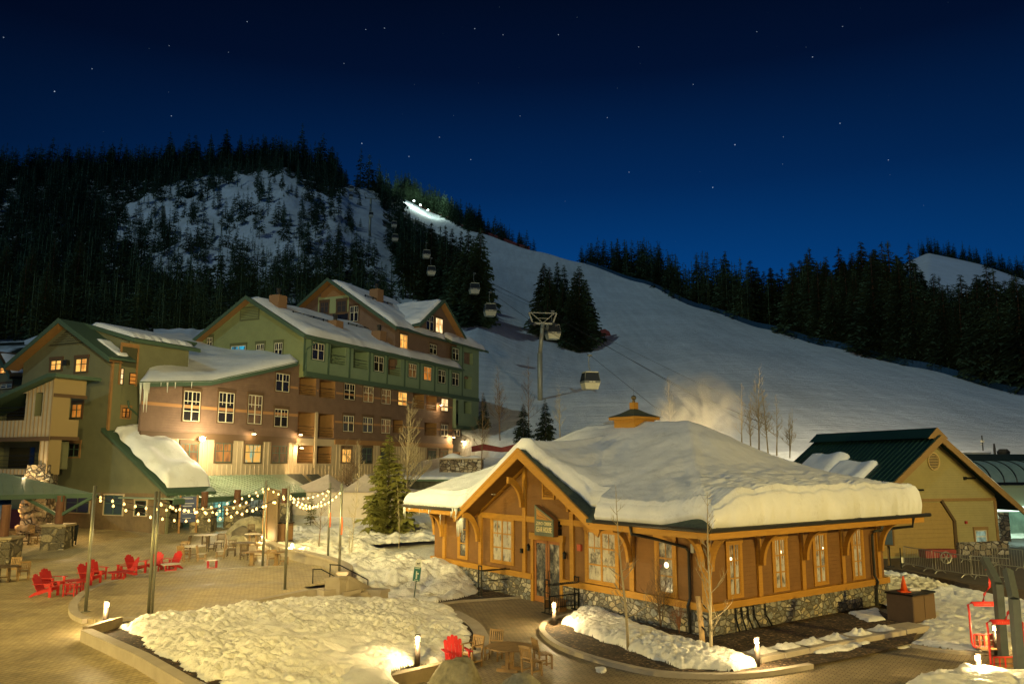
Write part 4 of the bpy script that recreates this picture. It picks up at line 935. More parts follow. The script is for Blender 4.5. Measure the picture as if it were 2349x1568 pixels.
b = MB(FB.M); b.bar((dx1 + .09, -.04, .75), (dx1 + .09, -.04, 2.8), .16, .22); b.bar((dx1 + .12, -.04, 2.72), (dx1 - .80, -.04, 4.06), .22, .16); b.build('door_trim', mat('dark_brown_barn_trim', (.09, .055, .02), .6), bn)
l0, l1, z0, z1 = FB.rect(2237, 1215, 2263, 1250); window(FB, bn, l0, l1, z0, z1, lit_mat('barn_office_window', (.30, .42, .30), .8, (.05, .07, .05), 2), WHITE, BTR, cols=1, rows=2, upper=False, trim=.12)
l, z = FB.p(2215, 1197); b = MB(FB.M); b.box(l - .08, l + .08, -.1, 0, z - .08, z + .08); b.build('alarm_light', mat('dark_red_plastic', (.35, .03, .02), .4), bn)
for x, y in ((2224, 1096), (2105, 1123)):
    l, z = FB.p(x, y); b = MB(FB.M); b.tube([(l - .4, -.12, z), (l + .35, -.12, z)], .06, 8); b.box(l - .5, l - .35, -.14, 0, z - .1, z + .1); b.build('flood_fixture', BLK, bn)
b = MB(FB.M); b.box(FB.p(2190, 1250)[0], wr + .5, -.25, .1, .3, 1.45); b.build('stone_base', STONEB, bn); b = MB(FB.M); b.box(wl - 1.1, wl + .2, -.25, .4, .3, 1.6); b.build('stone_base', STONEB, bn)
# info screen hung beside it
l, z = FB.p(1975, 1228); 
sc_t = thing('wall_screen', 'flat blank display board in a wooden case on the barn wall behind the gear shop', 'display board', FB.w(l + 3.2, -1.0, 1.9), FB.ang)
FSn = Frame(A(2035, 1225, 47.5).x, A(2035, 1225, 47.5).y, .75, -.66)
l0, l1, z0, z1 = FSn.rect(2018, 1208, 2047, 1248)
b = MB(FSn.M); b.box(l0 - .06, l1 + .06, .02, .2, z0 - .06, z1 + .06); b.build('case', mat('brown_case', (.2, .11, .03)), sc_t)
b = MB(FSn.M); b.box(l0, l1, -.01, .02, z0, z1); b.build('panel', mat('slate_blue_panel', (.10, .13, .14), .3), sc_t)
b = MB(FSn.M); b.box((l0 + l1) / 2 - .05, (l0 + l1) / 2 + .05, .2, .35, .4, z1); b.build('post', BTR, sc_t)
# snow on the barn roof
def drift(fr, x0, x1, y0, y1, th, name, label, seed, zf):
    b = MB(fr.M)
    def f(i, j):
        u = x0 + (x1 - x0) * i; v = y0 + (y1 - y0) * j
        e_ = min(i, 1 - i, j, 1 - j) * 6; k = math.sqrt(max(0, 1 - (1 - min(e_, 1)) ** 2))
        wob = .35 * noise.noise(Vector((u * .7, v * .7, seed)))
        return (u, v + wob * (1 - k) * 0, zf(u) + (th * (1 + wob * 1.2)) * k - .03)
    b.grid(f, 50, 50); o = b.build(name, SNOW, None, True); o['label'] = label; o['category'] = 'snow'; o['group'] = 'snow left on the barn roof'
bz = lambda u: az_ - abs(u - ax_) * bs_
drift(FB, 1.7, 6.75, -.72, 11, .80, 'roof_snow', 'long smooth snow layer on the right slope of the green barn roof', 3, bz)
drift(FB, -3.6, -1.7, 2.2, 6.0, .45, 'roof_snow', 'rounded snow patch on the left slope of the barn roof, nearer the gable', 5, bz)
drift(FB, -4.0, -1.1, 5.6, 9.8, .6, 'roof_snow', 'largest rounded snow patch farther back on the left slope of the barn roof', 8, bz)
drift(FB, -5.2, -4.3, 3.4, 5.6, .25, 'roof_snow', 'thin low snow patch near the left eave of the barn roof', 12, bz)
# ------------------------------------------------------------ gondola station far right
FT = Frame(A(2290, 1280, 62).x, 62, .985, .17)
st = frame_thing('gondola_station', 'white lit gondola station with curved glass vault and dark flat roof', 'station', FT, 0, 0, .7)
tl = FT.p(2215, 1100)[0]; tr_ = tl + 30
z_r1 = FT.p(2300, 1040)[1]; z_r0 = FT.p(2300, 1056)[1]; z_v0 = FT.p(2300, 1106)[1]; z_b0 = FT.p(2300, 1112)[1]
b = MB(FT.M); b.box(tl, tr_, 2.6, 12, z_r0, z_r1); b.build('flat_roof', mat('dark_fascia_metal', (.012, .022, .02), .5), st)
NV = 10
def vault(u, k): a = R(90) * k / NV; return (u, 2.6 - 2.6 * math.sin(a) * 1.0, z_v0 + (z_r0 - z_v0) * math.cos(a) ** 1.0)
gl = mat('vault_glass_panels', (.10, .13, .11), .08, var=.3, vs=.8, emit=.05, ecol=(.5, .8, .65), spec=.7)
b = MB(FT.M); b.grid(lambda i, j: vault(tl + 20 * i, NV * (1 - j)), 20, NV); b.build('glass_vault', gl, st, True)
b = MB(FT.M)
for k in range(20): b.tube([vault(tl + 1.1 * k, q) for q in range(NV + 1)], .06, 5)
b.box(tl, tr_, -.12, .08, z_b0, z_v0 + .02); b.build('vault_ribs', BLK, st)
b = MB(FT.M); b.box(tl, tr_, 0, .3, FT.p(2300, 1160)[1], z_b0); b.build('upper_wall', mat('pale_green_wall', (.30, .36, .24), .6), st)
b = MB(FT.M); b.box(tl, tr_, -.3, .0, FT.p(2330, 1172)[1], FT.p(2330, 1160)[1]); b.build('light_strip', mat('fluorescent_strip', (1, 1, 1), .5, emit=1.6, ecol=(.72, 1, .80)), st)
b = MB(FT.M); b.box(tl, tr_, 3.9, 4.1, .5, 5.5); b.build('back_wall', mat('station_back_wall', (.14, .19, .15), .6, var=.5, vs=.6), st)
b = MB(FT.M)
cx = FT.p(2302, 1200)[0]; b.box(cx - .45, cx + .45, -.1, .7, .4, FT.p(2300, 1165)[1]); b.build('stone_column', STONEB, st)
lamp('station_light', FT.w(cx + 3, 1.6, 4.0), 500, (.68, 1, .80), .4, st)
lamp('station_light', FT.w(cx - 1.5, 1.6, 3.6), 320, (.68, 1, .80), .4, st)
# gondola cabin parked inside and poles on the roof
b = MB(FT.M); zt = z_r1
mst = frame_thing('weather_mast', 'thin weather mast with small instruments on the station roof', 'mast', FT, FT.p(2253, 1030, 5)[0], 5, zt)
lx_ = FT.p(2255, 1030, 5)[0]
b = MB(FT.M); b.tube([(lx_, 5, zt), (lx_, 5, FT.p(2255, 998, 5)[1])], .05, 6); b.build('pole', GUT, mst)
b = MB(FT.M); b.box(lx_ - .1, lx_ + .12, 4.9, 5.1, zt + 1.0, zt + 1.15); b.tube([(lx_ - .25, 5, zt + .8), (lx_ + .1, 5, zt + .95)], .03, 5); b.build('sensor', WHITE, mst)
for x, w_, h_ in ((2282, .1, .9), (2302, .5, .45), (2230, 1.4, .3)):
    l = FT.p(x, 1036, 5)[0]; b = MB(FT.M); b.lathe([(w_ * .9, zt), (w_, zt + h_ * .5), (w_ * .6, zt + h_)], 10, l, 5); o = b.build('roof_vent', SNOW if w_ > 1 else GUT, None); o['category'] = 'roof vent'
    o['label'] = {2282: 'thin short vent pipe on the gondola station roof', 2302: 'dark round vent hood on the gondola station roof, right of the pipe', 2230: 'snow covered low dome vent on the station roof beside the barn'}[x]
# ------------------------------------------------------------ the lodge (left): long block, upper block, gabled wing
FM = Frame(-21.6, 73.5, .42, .9075)
GRN = mat('sage_green_lap_siding', (.205, .235, .105), .75, var=.09, vs=1, lap=.2)
GRB = mat('blue_green_panel', (.165, .23, .145), .7, var=.08, vs=1); GRT = mat('dark_green_trim', (.055, .095, .062), .65)
BRN = mat('red_brown_lap_siding', (.165, .105, .072), .75, var=.16, vs=1, lap=.2); BRT = mat('dark_brown_trim', (.10, .06, .03), .7)
TANB = mat('tan_belt_board', (.36, .19, .08), .7)
CREM = mat('cream_board_siding', (.42, .34, .22), .7, var=.08, vs=1.5); CRB = mat('cream_batten', (.47, .38, .25), .7)
ORW = mat('orange_stained_wood', (.27, .145, .055), .65, var=.1)
OLV = mat('olive_stucco', (.145, .145, .08), .85, var=.1, vs=.8, bump=.1, bs=30)
def wall_holes(fr, x0, x1, z0, z1, holes, off, m, parent, name='wall', ztop=None):
    xs = sorted({x0, x1} | {min(max(v, x0), x1) for h in holes for v in h[:2]}); zs = sorted({z0, z1} | {min(max(v, z0), z1) for h in holes for v in h[2:4]})
    b = MB(fr.M)
    for i in range(len(xs) - 1):
        for j in range(len(zs) - 1):
            cx, cz_ = (xs[i] + xs[i + 1]) / 2, (zs[j] + zs[j + 1]) / 2
            if any(h[0] < cx < h[1] and h[2] < cz_ < h[3] for h in holes): continue
            b.add([(xs[i], off, zs[j]), (xs[i + 1], off, zs[j]), (xs[i + 1], off, zs[j + 1]), (xs[i], off, zs[j + 1])], [(0, 1, 2, 3)])
    return b.build(name, m, parent)
def balcony(fr, parent, h, off, wm_, depth=1.9, door=None, rail=True, dpos=.62, glass=DKGLS):
    x0, x1, z0, z1 = h; b = MB(fr.M); y0, y1 = off, off + depth
    b.add([(x0, y0, z0), (x1, y0, z0), (x1, y0, z1), (x0, y0, z1), (x0, y1, z0), (x1, y1, z0), (x1, y1, z1), (x0, y1, z1)], [(4, 5, 6, 7), (0, 4, 7, 3), (1, 2, 6, 5), (0, 1, 5, 4), (3, 7, 6, 2)])
    o = b.build('balcony', wm_, parent)
    b = MB(fr.M); w_ = x1 - x0; b.box(x0 + w_ * (dpos - .2), x0 + w_ * (dpos + .2), y1 - .05, y1 - .01, z0 + .05, z0 + min(2.1, (z1 - z0) * .8)); b.build('balcony_door', glass if door is None else door, o)
    if rail:
        b = MB(fr.M); zr_ = z0 + .95
        b.box(x0, x1, y0 + .02, y0 + .06, zr_ - .04, zr_); b.box(x0, x1, y0 + .02, y0 + .06, z0 + .35, z0 + .38); b.box(x0, x1, y0 + .02, y0 + .06, z0 + .12, z0 + .15); b.box(x0, x1, y0 + .02, y0 + .06, z0 + .6, z0 + .63)
        b.build('railing', BLK, o)
    return o
lodge = frame_thing('lodge', 'long four storey lodge with green upper band, brown siding and snowy gabled roofs', 'lodge building', FM, 0, 0, 1.5)
def MR(x0, y0, x1, y1, off=0): return FM.rect(x0, y0, x1, y1, off)
def c2(x, y): return 587.3 + .2502 * x, 602.2 + .2502 * y
def MRc(x0, y0, x1, y1, off=0): a = c2(x0, y0); b_ = c2(x1, y1); return FM.rect(a[0], a[1], b_[0], b_[1], off)
def c4(x0, y0, x1, y1, off=0): return FM.rect(587.3 + .2502 * x0, 994.4 + .2502 * y0, 587.3 + .2502 * x1, 994.4 + .2502 * y1, off)
ZB, ZBT = 8.75, 14.72
# brown storeys
bal1 = [MRc(395, 1045, 550, 1215), MRc(580, 1080, 725, 1240), MRc(1440, 1200, 1540, 1335), MRc(1560, 1220, 1655, 1355)]
bal2 = [MRc(382, 1370, 535, 1590), MRc(570, 1385, 712, 1600), MRc(1545, 1465, 1655, 1585), MRc(1255, 1440, 1345, 1560)]
SB = 3.2
wall_holes(FM, SB, 33.3, ZB, ZBT, bal1 + bal2, 0.0, BRN, lodge)
b = MB(FM.M); b.prism([(-14.5, 0, ZB), (SB, 0, ZB), (SB, 0, 15.7), (-7.7, 0, 12.75), (-14.5, 0, 12.1)], (0, .2, 0)); b.build('wall', BRN, lodge)
for h in bal1: balcony(FM, lodge, h, 0, ORW, glass=LITW if h is bal1[3] else (DKGLS if h is not bal1[1] else DKGLS))
for h in bal2: balcony(FM, lodge, h, 0, ORW)
# windows in the brown wall
for k, (x0, y0, x1, y1) in enumerate(((178, 1018, 303, 1183), (805, 1110, 903, 1256), (981, 1136, 1073, 1278), (1148, 1162, 1231, 1296), (1301, 1187, 1381, 1309), (1697, 1247, 1757, 1359),
                                       (165, 1342, 288, 1505), (795, 1402, 893, 1548), (976, 1418, 1066, 1556), (1144, 1434, 1227, 1563), (1692, 1484, 1757, 1588), (1812, 1494, 1868, 1588))):
    l0, l1, z0, z1 = MRc(x0, y0, x1, y1); window(FM, lodge, l0, l1, z0, z1, {4: LIT, 5: LITW}.get(k, mat('dusky_window_glass', (.05, .045, .04), .1, spec=.6) if k in (7, 8, 10) else (LITD if k in (9, 3, 2) else DKGLS)), WHITE, BRT, trim=.12, head=.3)
for k, (x0, y0, x1, y1) in enumerate(((420, 897, 458, 966), (500, 900, 536, 969), (568, 906, 600, 972))):
    l0, l1, z0, z1 = MR(x0, y0, x1, y1); window(FM, lodge, l0, l1, z0, z1, LITD if k == 2 else DKGLS, WHITE, BRT, rows=3, upper=True, trim=.12, head=.25)
# belt boards
b = MB(FM.M); b.box(-14.5, SB, -.03, .0, 10.75, 11.0)
b.build('belt_board', TANB, lodge)
for z0, z1, x1 in ((13.35, 13.55, 33.2), (10.45, 10.65, 33.2)):
    b = MB(FM.M); xs = [SB - (1.5 if z0 > 13 else 0)]; 
    for h in sorted(bal1 if z0 > 13 else bal2): xs += [h[0] - .15, h[1] + .15]
    xs.append(x1)
    for i in range(0, len(xs), 2):
        if xs[i + 1] > xs[i]:
            b = MB(FM.M); b.box(xs[i], xs[i + 1], -.03, -.002, z0, z1); b.build('belt_board', TANB, lodge)
b = MB(FM.M); b.box(-14.5, bal2[0][0] - .2, -.12, .05, ZB - .45, ZB + .05); b.build('belt_board', BRT, lodge)
b = MB(FM.M); b.box(bal2[1][1] + .2, 33.3, -.12, .05, ZB - .45, ZB + .05); b.build('belt_board', ORW, lodge)
pl_, pz_ = FM.p(725, 945); b = MB(FM.M); b.box(pl_ - .16, pl_ + .16, -.15, .05, 6.0, pz_); b.build('porch_post', CREM, lodge)
# cream storeys with battens
cb = [c4(378, 105, 522, 270), c4(556, 112, 690, 272)]
wall_holes(FM, -14.5, 33.4, 1.0, ZB, cb + bal2, 0.0, CREM, lodge)
for h in cb: balcony(FM, lodge, h, 0, ORW)
wins = []
for k, (x0, y0, x1, y1) in enumerate(((413, 1017, 453, 1061), (493, 1016, 530, 1060), (561, 1019, 598, 1061), (623, 1022, 657, 1061))):
    wins.append((MR(x0, y0, x1, y1), (LITO, LITO, lit_mat('lit_window_orange_screen', (.9, .45, .08), 1.0, (.1, .45, .35), 2.2), LITD)[k]))
for k, (x0, y0, x1, y1) in enumerate(((785, 137, 872, 264), (962, 127, 1060, 268), (1140, 140, 1215, 262), (1572, 155, 1645, 280), (1686, 158, 1755, 246), (1812, 188, 1862, 222))):
    wins.append((c4(x0, y0, x1, y1), (LIT, DKGLS, DKGLS, DKGLS, LITD, LITO)[k]))
for (l0, l1, z0, z1), pm in wins: window(FM, lodge, l0, l1, z0, z1, pm, GRT, BRT, trim=.12, head=.32)
b = MB(FM.M); x = -14.3
hs = [w_[0] for w_ in wins] + cb
while x < 33.3:
    segs = [(1.1, ZB - .42)]
    for h in hs:
        if h[0] - .3 < x < h[1] + .3:
            n_ = []
            for s0, s1 in segs:
                if h[2] - .2 > s0: n_.append((s0, min(s1, h[2] - .2)))
                if h[3] + .4 < s1: n_.append((max(s0, h[3] + .4), s1))
            segs = n_
    for s0, s1 in segs:
        if s1 > s0: b.box(x - .05, x + .05, -.05, .0, s0, s1)
    x += .55
o = b.build('battens', CRB, lodge); o['kind'] = 'stuff'
# green band, proud of the brown wall
gb = [MRc(682, 760, 823, 935, -.5), MRc(893, 805, 1028, 975, -.5), MRc(1213, 875, 1328, 1035, -.5)]
bay = [MRc(1908, 822, 1988, 932, -.5), MRc(1908, 1040, 1974, 1158, -.5), MRc(1906, 1255, 1973, 1383, -.5)]
wall_holes(FM, SB, 33.3, ZBT, 18.5, gb, -.5, GRB, lodge)
wall_holes(FM, 33.3, 39.6, 14.4, 21.8, bay[:2], -.5, GRB, lodge); wall_holes(FM, 33.9, 39.6, 10.9, 14.4, bay[2:], -.5, GRB, lodge)
for i, h in enumerate(gb): balcony(FM, lodge, h, -.5, GRB, door=LITO if i == 2 else None)
for h in bay: balcony(FM, lodge, h, -.5, GRB, depth=2.4, rail=False)
b = MB(FM.M); b.box(33.3, 39.6, -.48, 8, 10.9, 10.95); b.box(39.55, 39.6, -.48, 8, 10.9, 21.8); b.box(33.3, 33.35, -.48, 0, 10.9, 14.7); b.build('bay_wall', GRB, lodge)
b = MB(FM.M); b.box(SB, 39.6, -.62, .2, ZBT - .12, ZBT + .35); b.box(33.3, 39.6, -.62, .1, 10.8, 11.2); b.build('green_belt', GRT, lodge)
b = MB(FM.M); b.box(39.0, 39.6, -.5, .1, 5.2, 10.8); b.build('bay_post', ORW, lodge)
edges = [c2(x, y) for x, y in ((443, 800), (665, 860), (858, 900), (1040, 950), (1202, 980), (1362, 1010), (1500, 1030), (1637, 1060), (1762, 1080), (1890, 1090))]
for x, y in edges:
    l = FM.p(x, y, -.5)[0]; b = MB(FM.M); b.box(l - .12, l + .12, -.56, -.49, ZBT + .3, 18.5 if l < 33 else 21.6); b.build('green_trim', GRT, lodge)
for k, (x0, y0, x1, y1) in enumerate(((512, 737, 622, 893), (1079, 858, 1166, 998), (1396, 928, 1467, 1052), (1536, 957, 1604, 1078), (1669, 985, 1732, 1103), (1795, 1011, 1855, 1127), (1800, 786, 1856, 894))):
    l0, l1, z0, z1 = MRc(x0, y0, x1, y1, -.5); window(FM, lodge, l0, l1, z0, z1, {3: LITO, 2: LITD}.get(k, DKGLS), WHITE, GRT, off=-.5, trim=.14, head=.16)
# big green gable end and its roof
FGt = Frame(*(FM.w(SB, -.5, 0)[:2]), .908, -.419)
GA, GZ, GP = -6.75, 22.75, .585
b = MB(FGt.M); b.prism([(-14.2, 0, 14.5), (.0, 0, 14.5), (.0, 0, GZ - 6.75 * GP - .2), (GA, 0, GZ - .3), (-14.2, 0, GZ - 7.45 * GP - .2)], (0, .2, 0)); b.build('gable_wall', GRN, lodge)
def roof2(fr, ax, az, pit, l0, l1, y0, y1, m, parent, th=.28, fascia=GRT, soff=ORW):
    """a two-slope roof with ridge along local y"""
    b = MB(fr.M)
    for x1 in (l0, l1):
        zz = az - abs(x1 - ax) * pit; b.prism([(ax, y0, az), (x1, y0, zz), (x1, y0, zz - th * .5), (ax, y0, az - th * .5)], (0, y1 - y0, 0))
    o = b.build('roof', m, parent)
    b = MB(fr.M)
    for x1 in (l0, l1):
        zz = az - abs(x1 - ax) * pit; b.prism([(ax, y0 - .05, az + .04), (x1, y0 - .05, zz + .04), (x1, y0 - .05, zz - .36), (ax, y0 - .05, az - .36)], (0, .06, 0))
    b.build('rake_board', fascia, o)
    b = MB(fr.M)
    for x1 in (l0, l1):
        zz = az - abs(x1 - ax) * pit; b.prism([(ax, y0 + .02, az - th), (x1, y0 + .02, zz - th), (x1, y0 + .02, zz - th - .04), (ax, y0 + .02, az - th - .04)], (0, min(1.2, y1 - y0), 0))
    b.build('rake_soffit', soff, o)
    return o
roof2(FGt, GA, GZ, GP, -14.9, .75, -.9, 31, GRT, lodge)
b = MB(FM.M); b.box(SB - .8, 33.6, -1.32, -1.2, 18.05, 18.42); b.build('eave_board', GRT, lodge)
b = MB(FM.M); b.box(SB, 33.3, -1.2, -.5, 18.2, 18.3); b.build('eave_soffit', GRB, lodge)
def grect(x0, y0, x1, y1): return FGt.rect(x0, y0, x1, y1)
for k, (x0, y0, x1, y1) in enumerate(((475, 774, 488, 798), (530, 793, 564, 818), (588, 789, 606, 820), (630, 786, 648, 823))):
    l0, l1, z0, z1 = grect(x0, y0, x1, y1); window(FGt, lodge, l0, l1, z0, z1, LITB if k == 1 else DKGLS, WHITE, mat('olive_window_trim', (.10, .11, .05), .7), trim=.12, head=.3, upper=(k != 1))
l0, l1, z0, z1 = grect(554, 706, 593, 731)
def louvre(fr, parent, l0, l1, z0, z1, m, m2, off=0):
    b = MB(fr.M); b.m = 1; b.box(l0 - .15, l1 + .15, off - .06, off - .01, z0 - .15, z1 + .15); b.m = 0; k = z0
    while k < z1: b.box(l0, l1, off - .10, off - .05, k, k + .07); k += .16
    b.build('louvre', [m, m2], parent)
louvre(FGt, lodge, l0, l1, z0, z1, GRN, mat('olive_window_trim', (.10, .11, .05)))
b = MB(FM.M); b.tube([(SB + 1.4, -1.2, 18.2), (SB + .3, -.6, 17.2), (SB + .15, -.65, 16.8), (SB + .15, -.65, 14.6)], .07, 6); b.build('downspout', GRT, lodge)
# upper brown block with its own gables
FU = Frame(*(FM.w(19.6, 0, 0)[:2]), .908, -.419); UA, UZ, UP_ = -9.1, 28.25, .672
b = MB(FU.M); b.prism([(-18.2, 0, 17), (0, 0, 17), (0, 0, UZ - 9.1 * UP_ - .3), (UA, 0, UZ - .35), (-18.2, 0, UZ - 9.1 * UP_ - .3)], (0, .2, 0)); b.build('gable_wall', BRN, lodge)
roof2(FU, UA, UZ, UP_, -18.9, .8, -1.0, 20.5, GRT, lodge)
def ur(x0, y0, x1, y1): return FU.rect(x0, y0, x1, y1)
l0, l1, z0, z1 = ur(730, 678, 800, 718); b = MB(FU.M); b.box(l0, l1, -.05, 0, z0, z1); b.build('green_panel', mat('pale_green_panel', (.30, .34, .17), .7), lodge)
for k, (x0, y0, x1, y1) in enumerate(((736, 693, 754, 718), (774, 690, 795, 716), (803, 702, 822, 737))):
    l0, l1, z0, z1 = ur(x0, y0, x1, y1); window(FU, lodge, l0, l1, z0, z1, mat('dusky_window_glass', (.05, .045, .04)) if k < 2 else DKGLS, WHITE if k == 2 else BRT, BRT, off=-.06 if k < 2 else 0, trim=.14, head=.3)
l0, l1, z0, z1 = ur(738, 655, 793, 680)
b = MB(FU.M); b.prism([(l0, -.09, z0), (l1, -.09, z0), (l1, -.09, z0 + .5), ((l0 + l1) / 2, -.09, z1 + .3), (l0, -.09, z0 + .5)], (0, .08, 0)); b.build('gable_louvre', mat('orange_louvre_slats', (.30, .16, .06), .7, lap=.16), lodge)
l0, l1, z0, z1 = ur(775, 720, 798, 734); b = MB(FU.M); b.box(l0, l1, -.02, .0, z0, z1); b.build('recess_shade_panel', DKGLS, lodge)  # flat dark sheet painting in the shade of a recess
# side wall of the upper block, cross gable facing the slope
b = MB(FM.M); b.prism([(19.6, .0, 17.5), (39.6, .0, 17.5), (39.6, 0, 22), (35.2, .0, 22.4), (29.3, .0, 26.4), (23.8, .0, 22.4), (19.6, .0, 22.0)], (0, .2, 0)); b.build('wall', BRN, lodge)
FX = Frame(*(FM.w(29.3, 0, 0)[:2]), .42, .9075)
roof2(FX, 0, 26.75, .70, -5.9, 6.6, -.9, 6.6, GRT, lodge)
for k, (x0, y0, x1, y1) in enumerate(((977, 722, 994, 758), (999, 730, 1015, 763), (917, 767, 934, 799), (985, 790, 1001, 812))):
    l0, l1, z0, z1 = MR(x0, y0, x1, y1); window(FM, lodge, l0, l1, z0, z1, {1: LITW, 2: LIT}.get(k, DKGLS), WHITE, BRT, trim=.12, head=.25)
# chimneys
for k, (x, yb_, yt, sp) in enumerate(((637, 706, 678, 4.2), (768, 762, 736, 2.2), (869, 785, 760, 1.2), (863, 700, 664, 5.5))):
    l, zb__ = FM.p(x, yb_, sp); zt_ = FM.p(x, yt, sp)[1]; w_ = .62
    b = MB(FM.M); b.box(l - w_, l + w_, sp - w_, sp + w_, zb__ - 1.6, zt_); o = b.build('chimney', mat('chimney_boards', (.22, .13, .07), .8), lodge)
    b = MB(FM.M); b.lathe([(.2, zt_), (.2, zt_ + .55), (.26, zt_ + .56), (.26, zt_ + .75)], 8, l, sp); b.build('chimney_pot', GUT, o)
# bay roof
b = MB(FM.M); b.prism([(30.2, -1.5, 21.55), (30.2, 1.4, 23.1), (30.2, 1.4, 22.9), (30.2, -1.5, 21.3)], (10.4, 0, 0)); b.build('bay_roof', GRT, lodge)
# low roof over the front brown storey (slab under its snow)
fe = [(320, 874), (360, 874), (400, 873), (440, 873), (485, 872), (540, 860), (600, 847), (650, 836), (684, 828)]
be = [(346, 846, 68), (356, 800, 74), (372, 772, 80), (420, 772, 84), (470, 788, 84), (530, 806, 82), (590, 806, 80), (640, 818, 78.5), (678, 826, 77.6)]
def fedge(t, off, dz):
    k = t * 8; i = min(int(k), 7); q = k - i; x = fe[i][0] * (1 - q) + fe[i + 1][0] * q; y = fe[i][1] * (1 - q) + fe[i + 1][1] * q
    l, z = FM.p(x, y, off); return FM.w(l, off, z + dz)
def bedge(t):
    k = t * 8; i = min(int(k), 7); q = k - i; a = be[i]; c = be[i + 1]
    return A(a[0] * (1 - q) + c[0] * q, a[1] * (1 - q) + c[1] * q, a[2] * (1 - q) + c[2] * q)
b = MB(); b.grid(lambda i, j: fedge(i, -.8, -.12).lerp(bedge(i) - Vector((0, 0, .5)), j), 24, 10); b.build('low_roof', GRT, lodge)
b = MB(); b.grid(lambda i, j: fedge(i, -.84, -.42 + .42 * j), 24, 1); b.build('eave_board', GRT, lodge)
def snow_thing(b, label, group='snow on the lodge roofs', name='roof_snow', m=SNOW):
    o = b.build(name, m, None, True); o['label'] = label; o['category'] = 'snow'
    if group: o['group'] = group
    return o
def lowsnow(i, j):
    p = fedge(i, -.86, 0).lerp(bedge(i), j); k = math.sqrt(max(0, 1 - (1 - min(j * 7, 1)) ** 2)) * min(1, min(i, 1 - i) * 14 + .2)
    return p + Vector((0, 0, -.10 + .42 * k + .3 * math.sin(j * 3.1) * k + .25 * k * noise.noise(p * .35)))
b = MB(); b.grid(lowsnow, 70, 40); snow_thing(b, 'deep smooth snow on the low roof between the green wing and the green gable')
b = MB(); b.grid(lambda i, j: A(352 + 118 * i, 778 - 24 * j, 82 + 16 * j) + Vector((0, 0, .3 * noise.noise(Vector((i * 5, j * 3, 1))))), 20, 10); snow_thing(b, 'flat snow strip on the farthest low roof left of the green gable')
def slope_snow(fr, ax, az, pit, xe, y0, y1, th, label, seed, xin=.3, swap=False, nu=60, nv=24):
    b = MB(fr.M); sg = 1 if xe > ax else -1
    def f(i, j):
        v = y0 + (y1 - y0) * i; u = ax + sg * xin + (xe - ax - sg * xin) * j
        wob = .45 * noise.noise(Vector((v * .25, seed, 1))) + .15 * noise.noise(Vector((v, seed, 2)))
        u2 = u - sg * (.35 + wob) * j ** 3
        e_ = min(i * 14, (1 - i) * 14, j * 6, (1 - j) * 9); k = math.sqrt(max(0, 1 - (1 - min(e_, 1)) ** 2))
        z = az - abs(u2 - ax) * pit + .03
        return (u2, v, z + k * (th * (1 + .45 * noise.noise(Vector((u * .5, v * .35, seed)))) + .10 * noise.noise(Vector((u * 1.5, v * .8, seed)))))
    b.grid(f, nu, nv); return snow_thing(b, label)
slope_snow(FGt, GA, GZ, GP, .95, -.5, 30.6, .55, 'long snow sheet on the right slope of the big green gable roof', 3.0)
slope_snow(FU, UA, UZ, UP_, .8, -.6, 12, .5, 'snow sheet on the right slope of the highest brown gable roof', 7.0)
slope_snow(FX, 0, 26.75, .70, -5.9, -.6, 7.5, .45, 'snow on the left slope of the cross gable facing the ski run', 9.0)
b = MB(FM.M)
def bays(i, j):
    e_ = min(i * 8, (1 - i) * 8, j * 4, (1 - j) * 4); k = math.sqrt(max(0, 1 - (1 - min(e_, 1)) ** 2)); return (30.6 + 9.6 * i, -1.35 + 2.9 * j, 21.63 + 1.5 * j + k * (.75 + .35 * noise.noise(Vector((i * 4, j * 2, 6)))))
b.grid(bays, 30, 14); snow_thing(b, 'lumpy snow on the small shed roof at the far right corner of the lodge')
# snow fences on the roofs
for (l0, l1, u, fr_, ax_r, az_r, pt) in ((2, 10, -3.2, FGt, GA, GZ, GP), (12.5, 19, -4.2, FGt, GA, GZ, GP), (1, 7, -5.0, FU, UA, UZ, UP_), (8, 12, -1.8, FU, UA, UZ, UP_)):
    z = az_r - abs(u - ax_r) * pt + .62; b = MB(fr_.M); b.tube([(u, l0, z), (u, l1, z)], .035, 4); b.tube([(u, l0, z + .12), (u, l1, z + .12)], .035, 4)
    k = l0
    while k <= l1: b.box(u - .05, u + .05, k - .05, k + .05, z - .4, z + .16); k += 1.6
    b.build('snow_guard', BLK, lodge)

# gabled green wing with the lean-to
FW = Frame(-29.9, 60, .908, -.419); wing = frame_thing('green_wing', 'olive green gabled wing of the lodge with lit attic windows and lean-to roof', 'lodge building', FW, -5, 0, 1.3)
WA, WZ, WP = -5.2, 17.45, .56
b = MB(FW.M); b.prism([(-10.2, 0, .6), (6.5, 0, .6), (6.5, 0, 4.45), (.02, 0, 8.75), (.0, 0, WZ - 5.2 * WP - .1), (WA, 0, WZ - .25), (-10.2, 0, WZ - 5 * WP - .1)], (0, .2, 0)); b.build('wall', OLV, wing)
roof2(FW, WA, WZ, WP, -11.2, .75, -.9, 1.4, GRT, wing)
b = MB(FW.M); b.prism([(WA, 1.4, WZ), (-11.2, 1.4, WZ - 6.0 * WP), (-11.2, 1.4, WZ - 6.0 * WP - .15), (WA, 1.4, WZ - .15)], (0, 11.6, 0)); b.build('roof', GRT, wing)
zd = FS_z = None
FS = Frame(-29.9, 60, .419, .908)
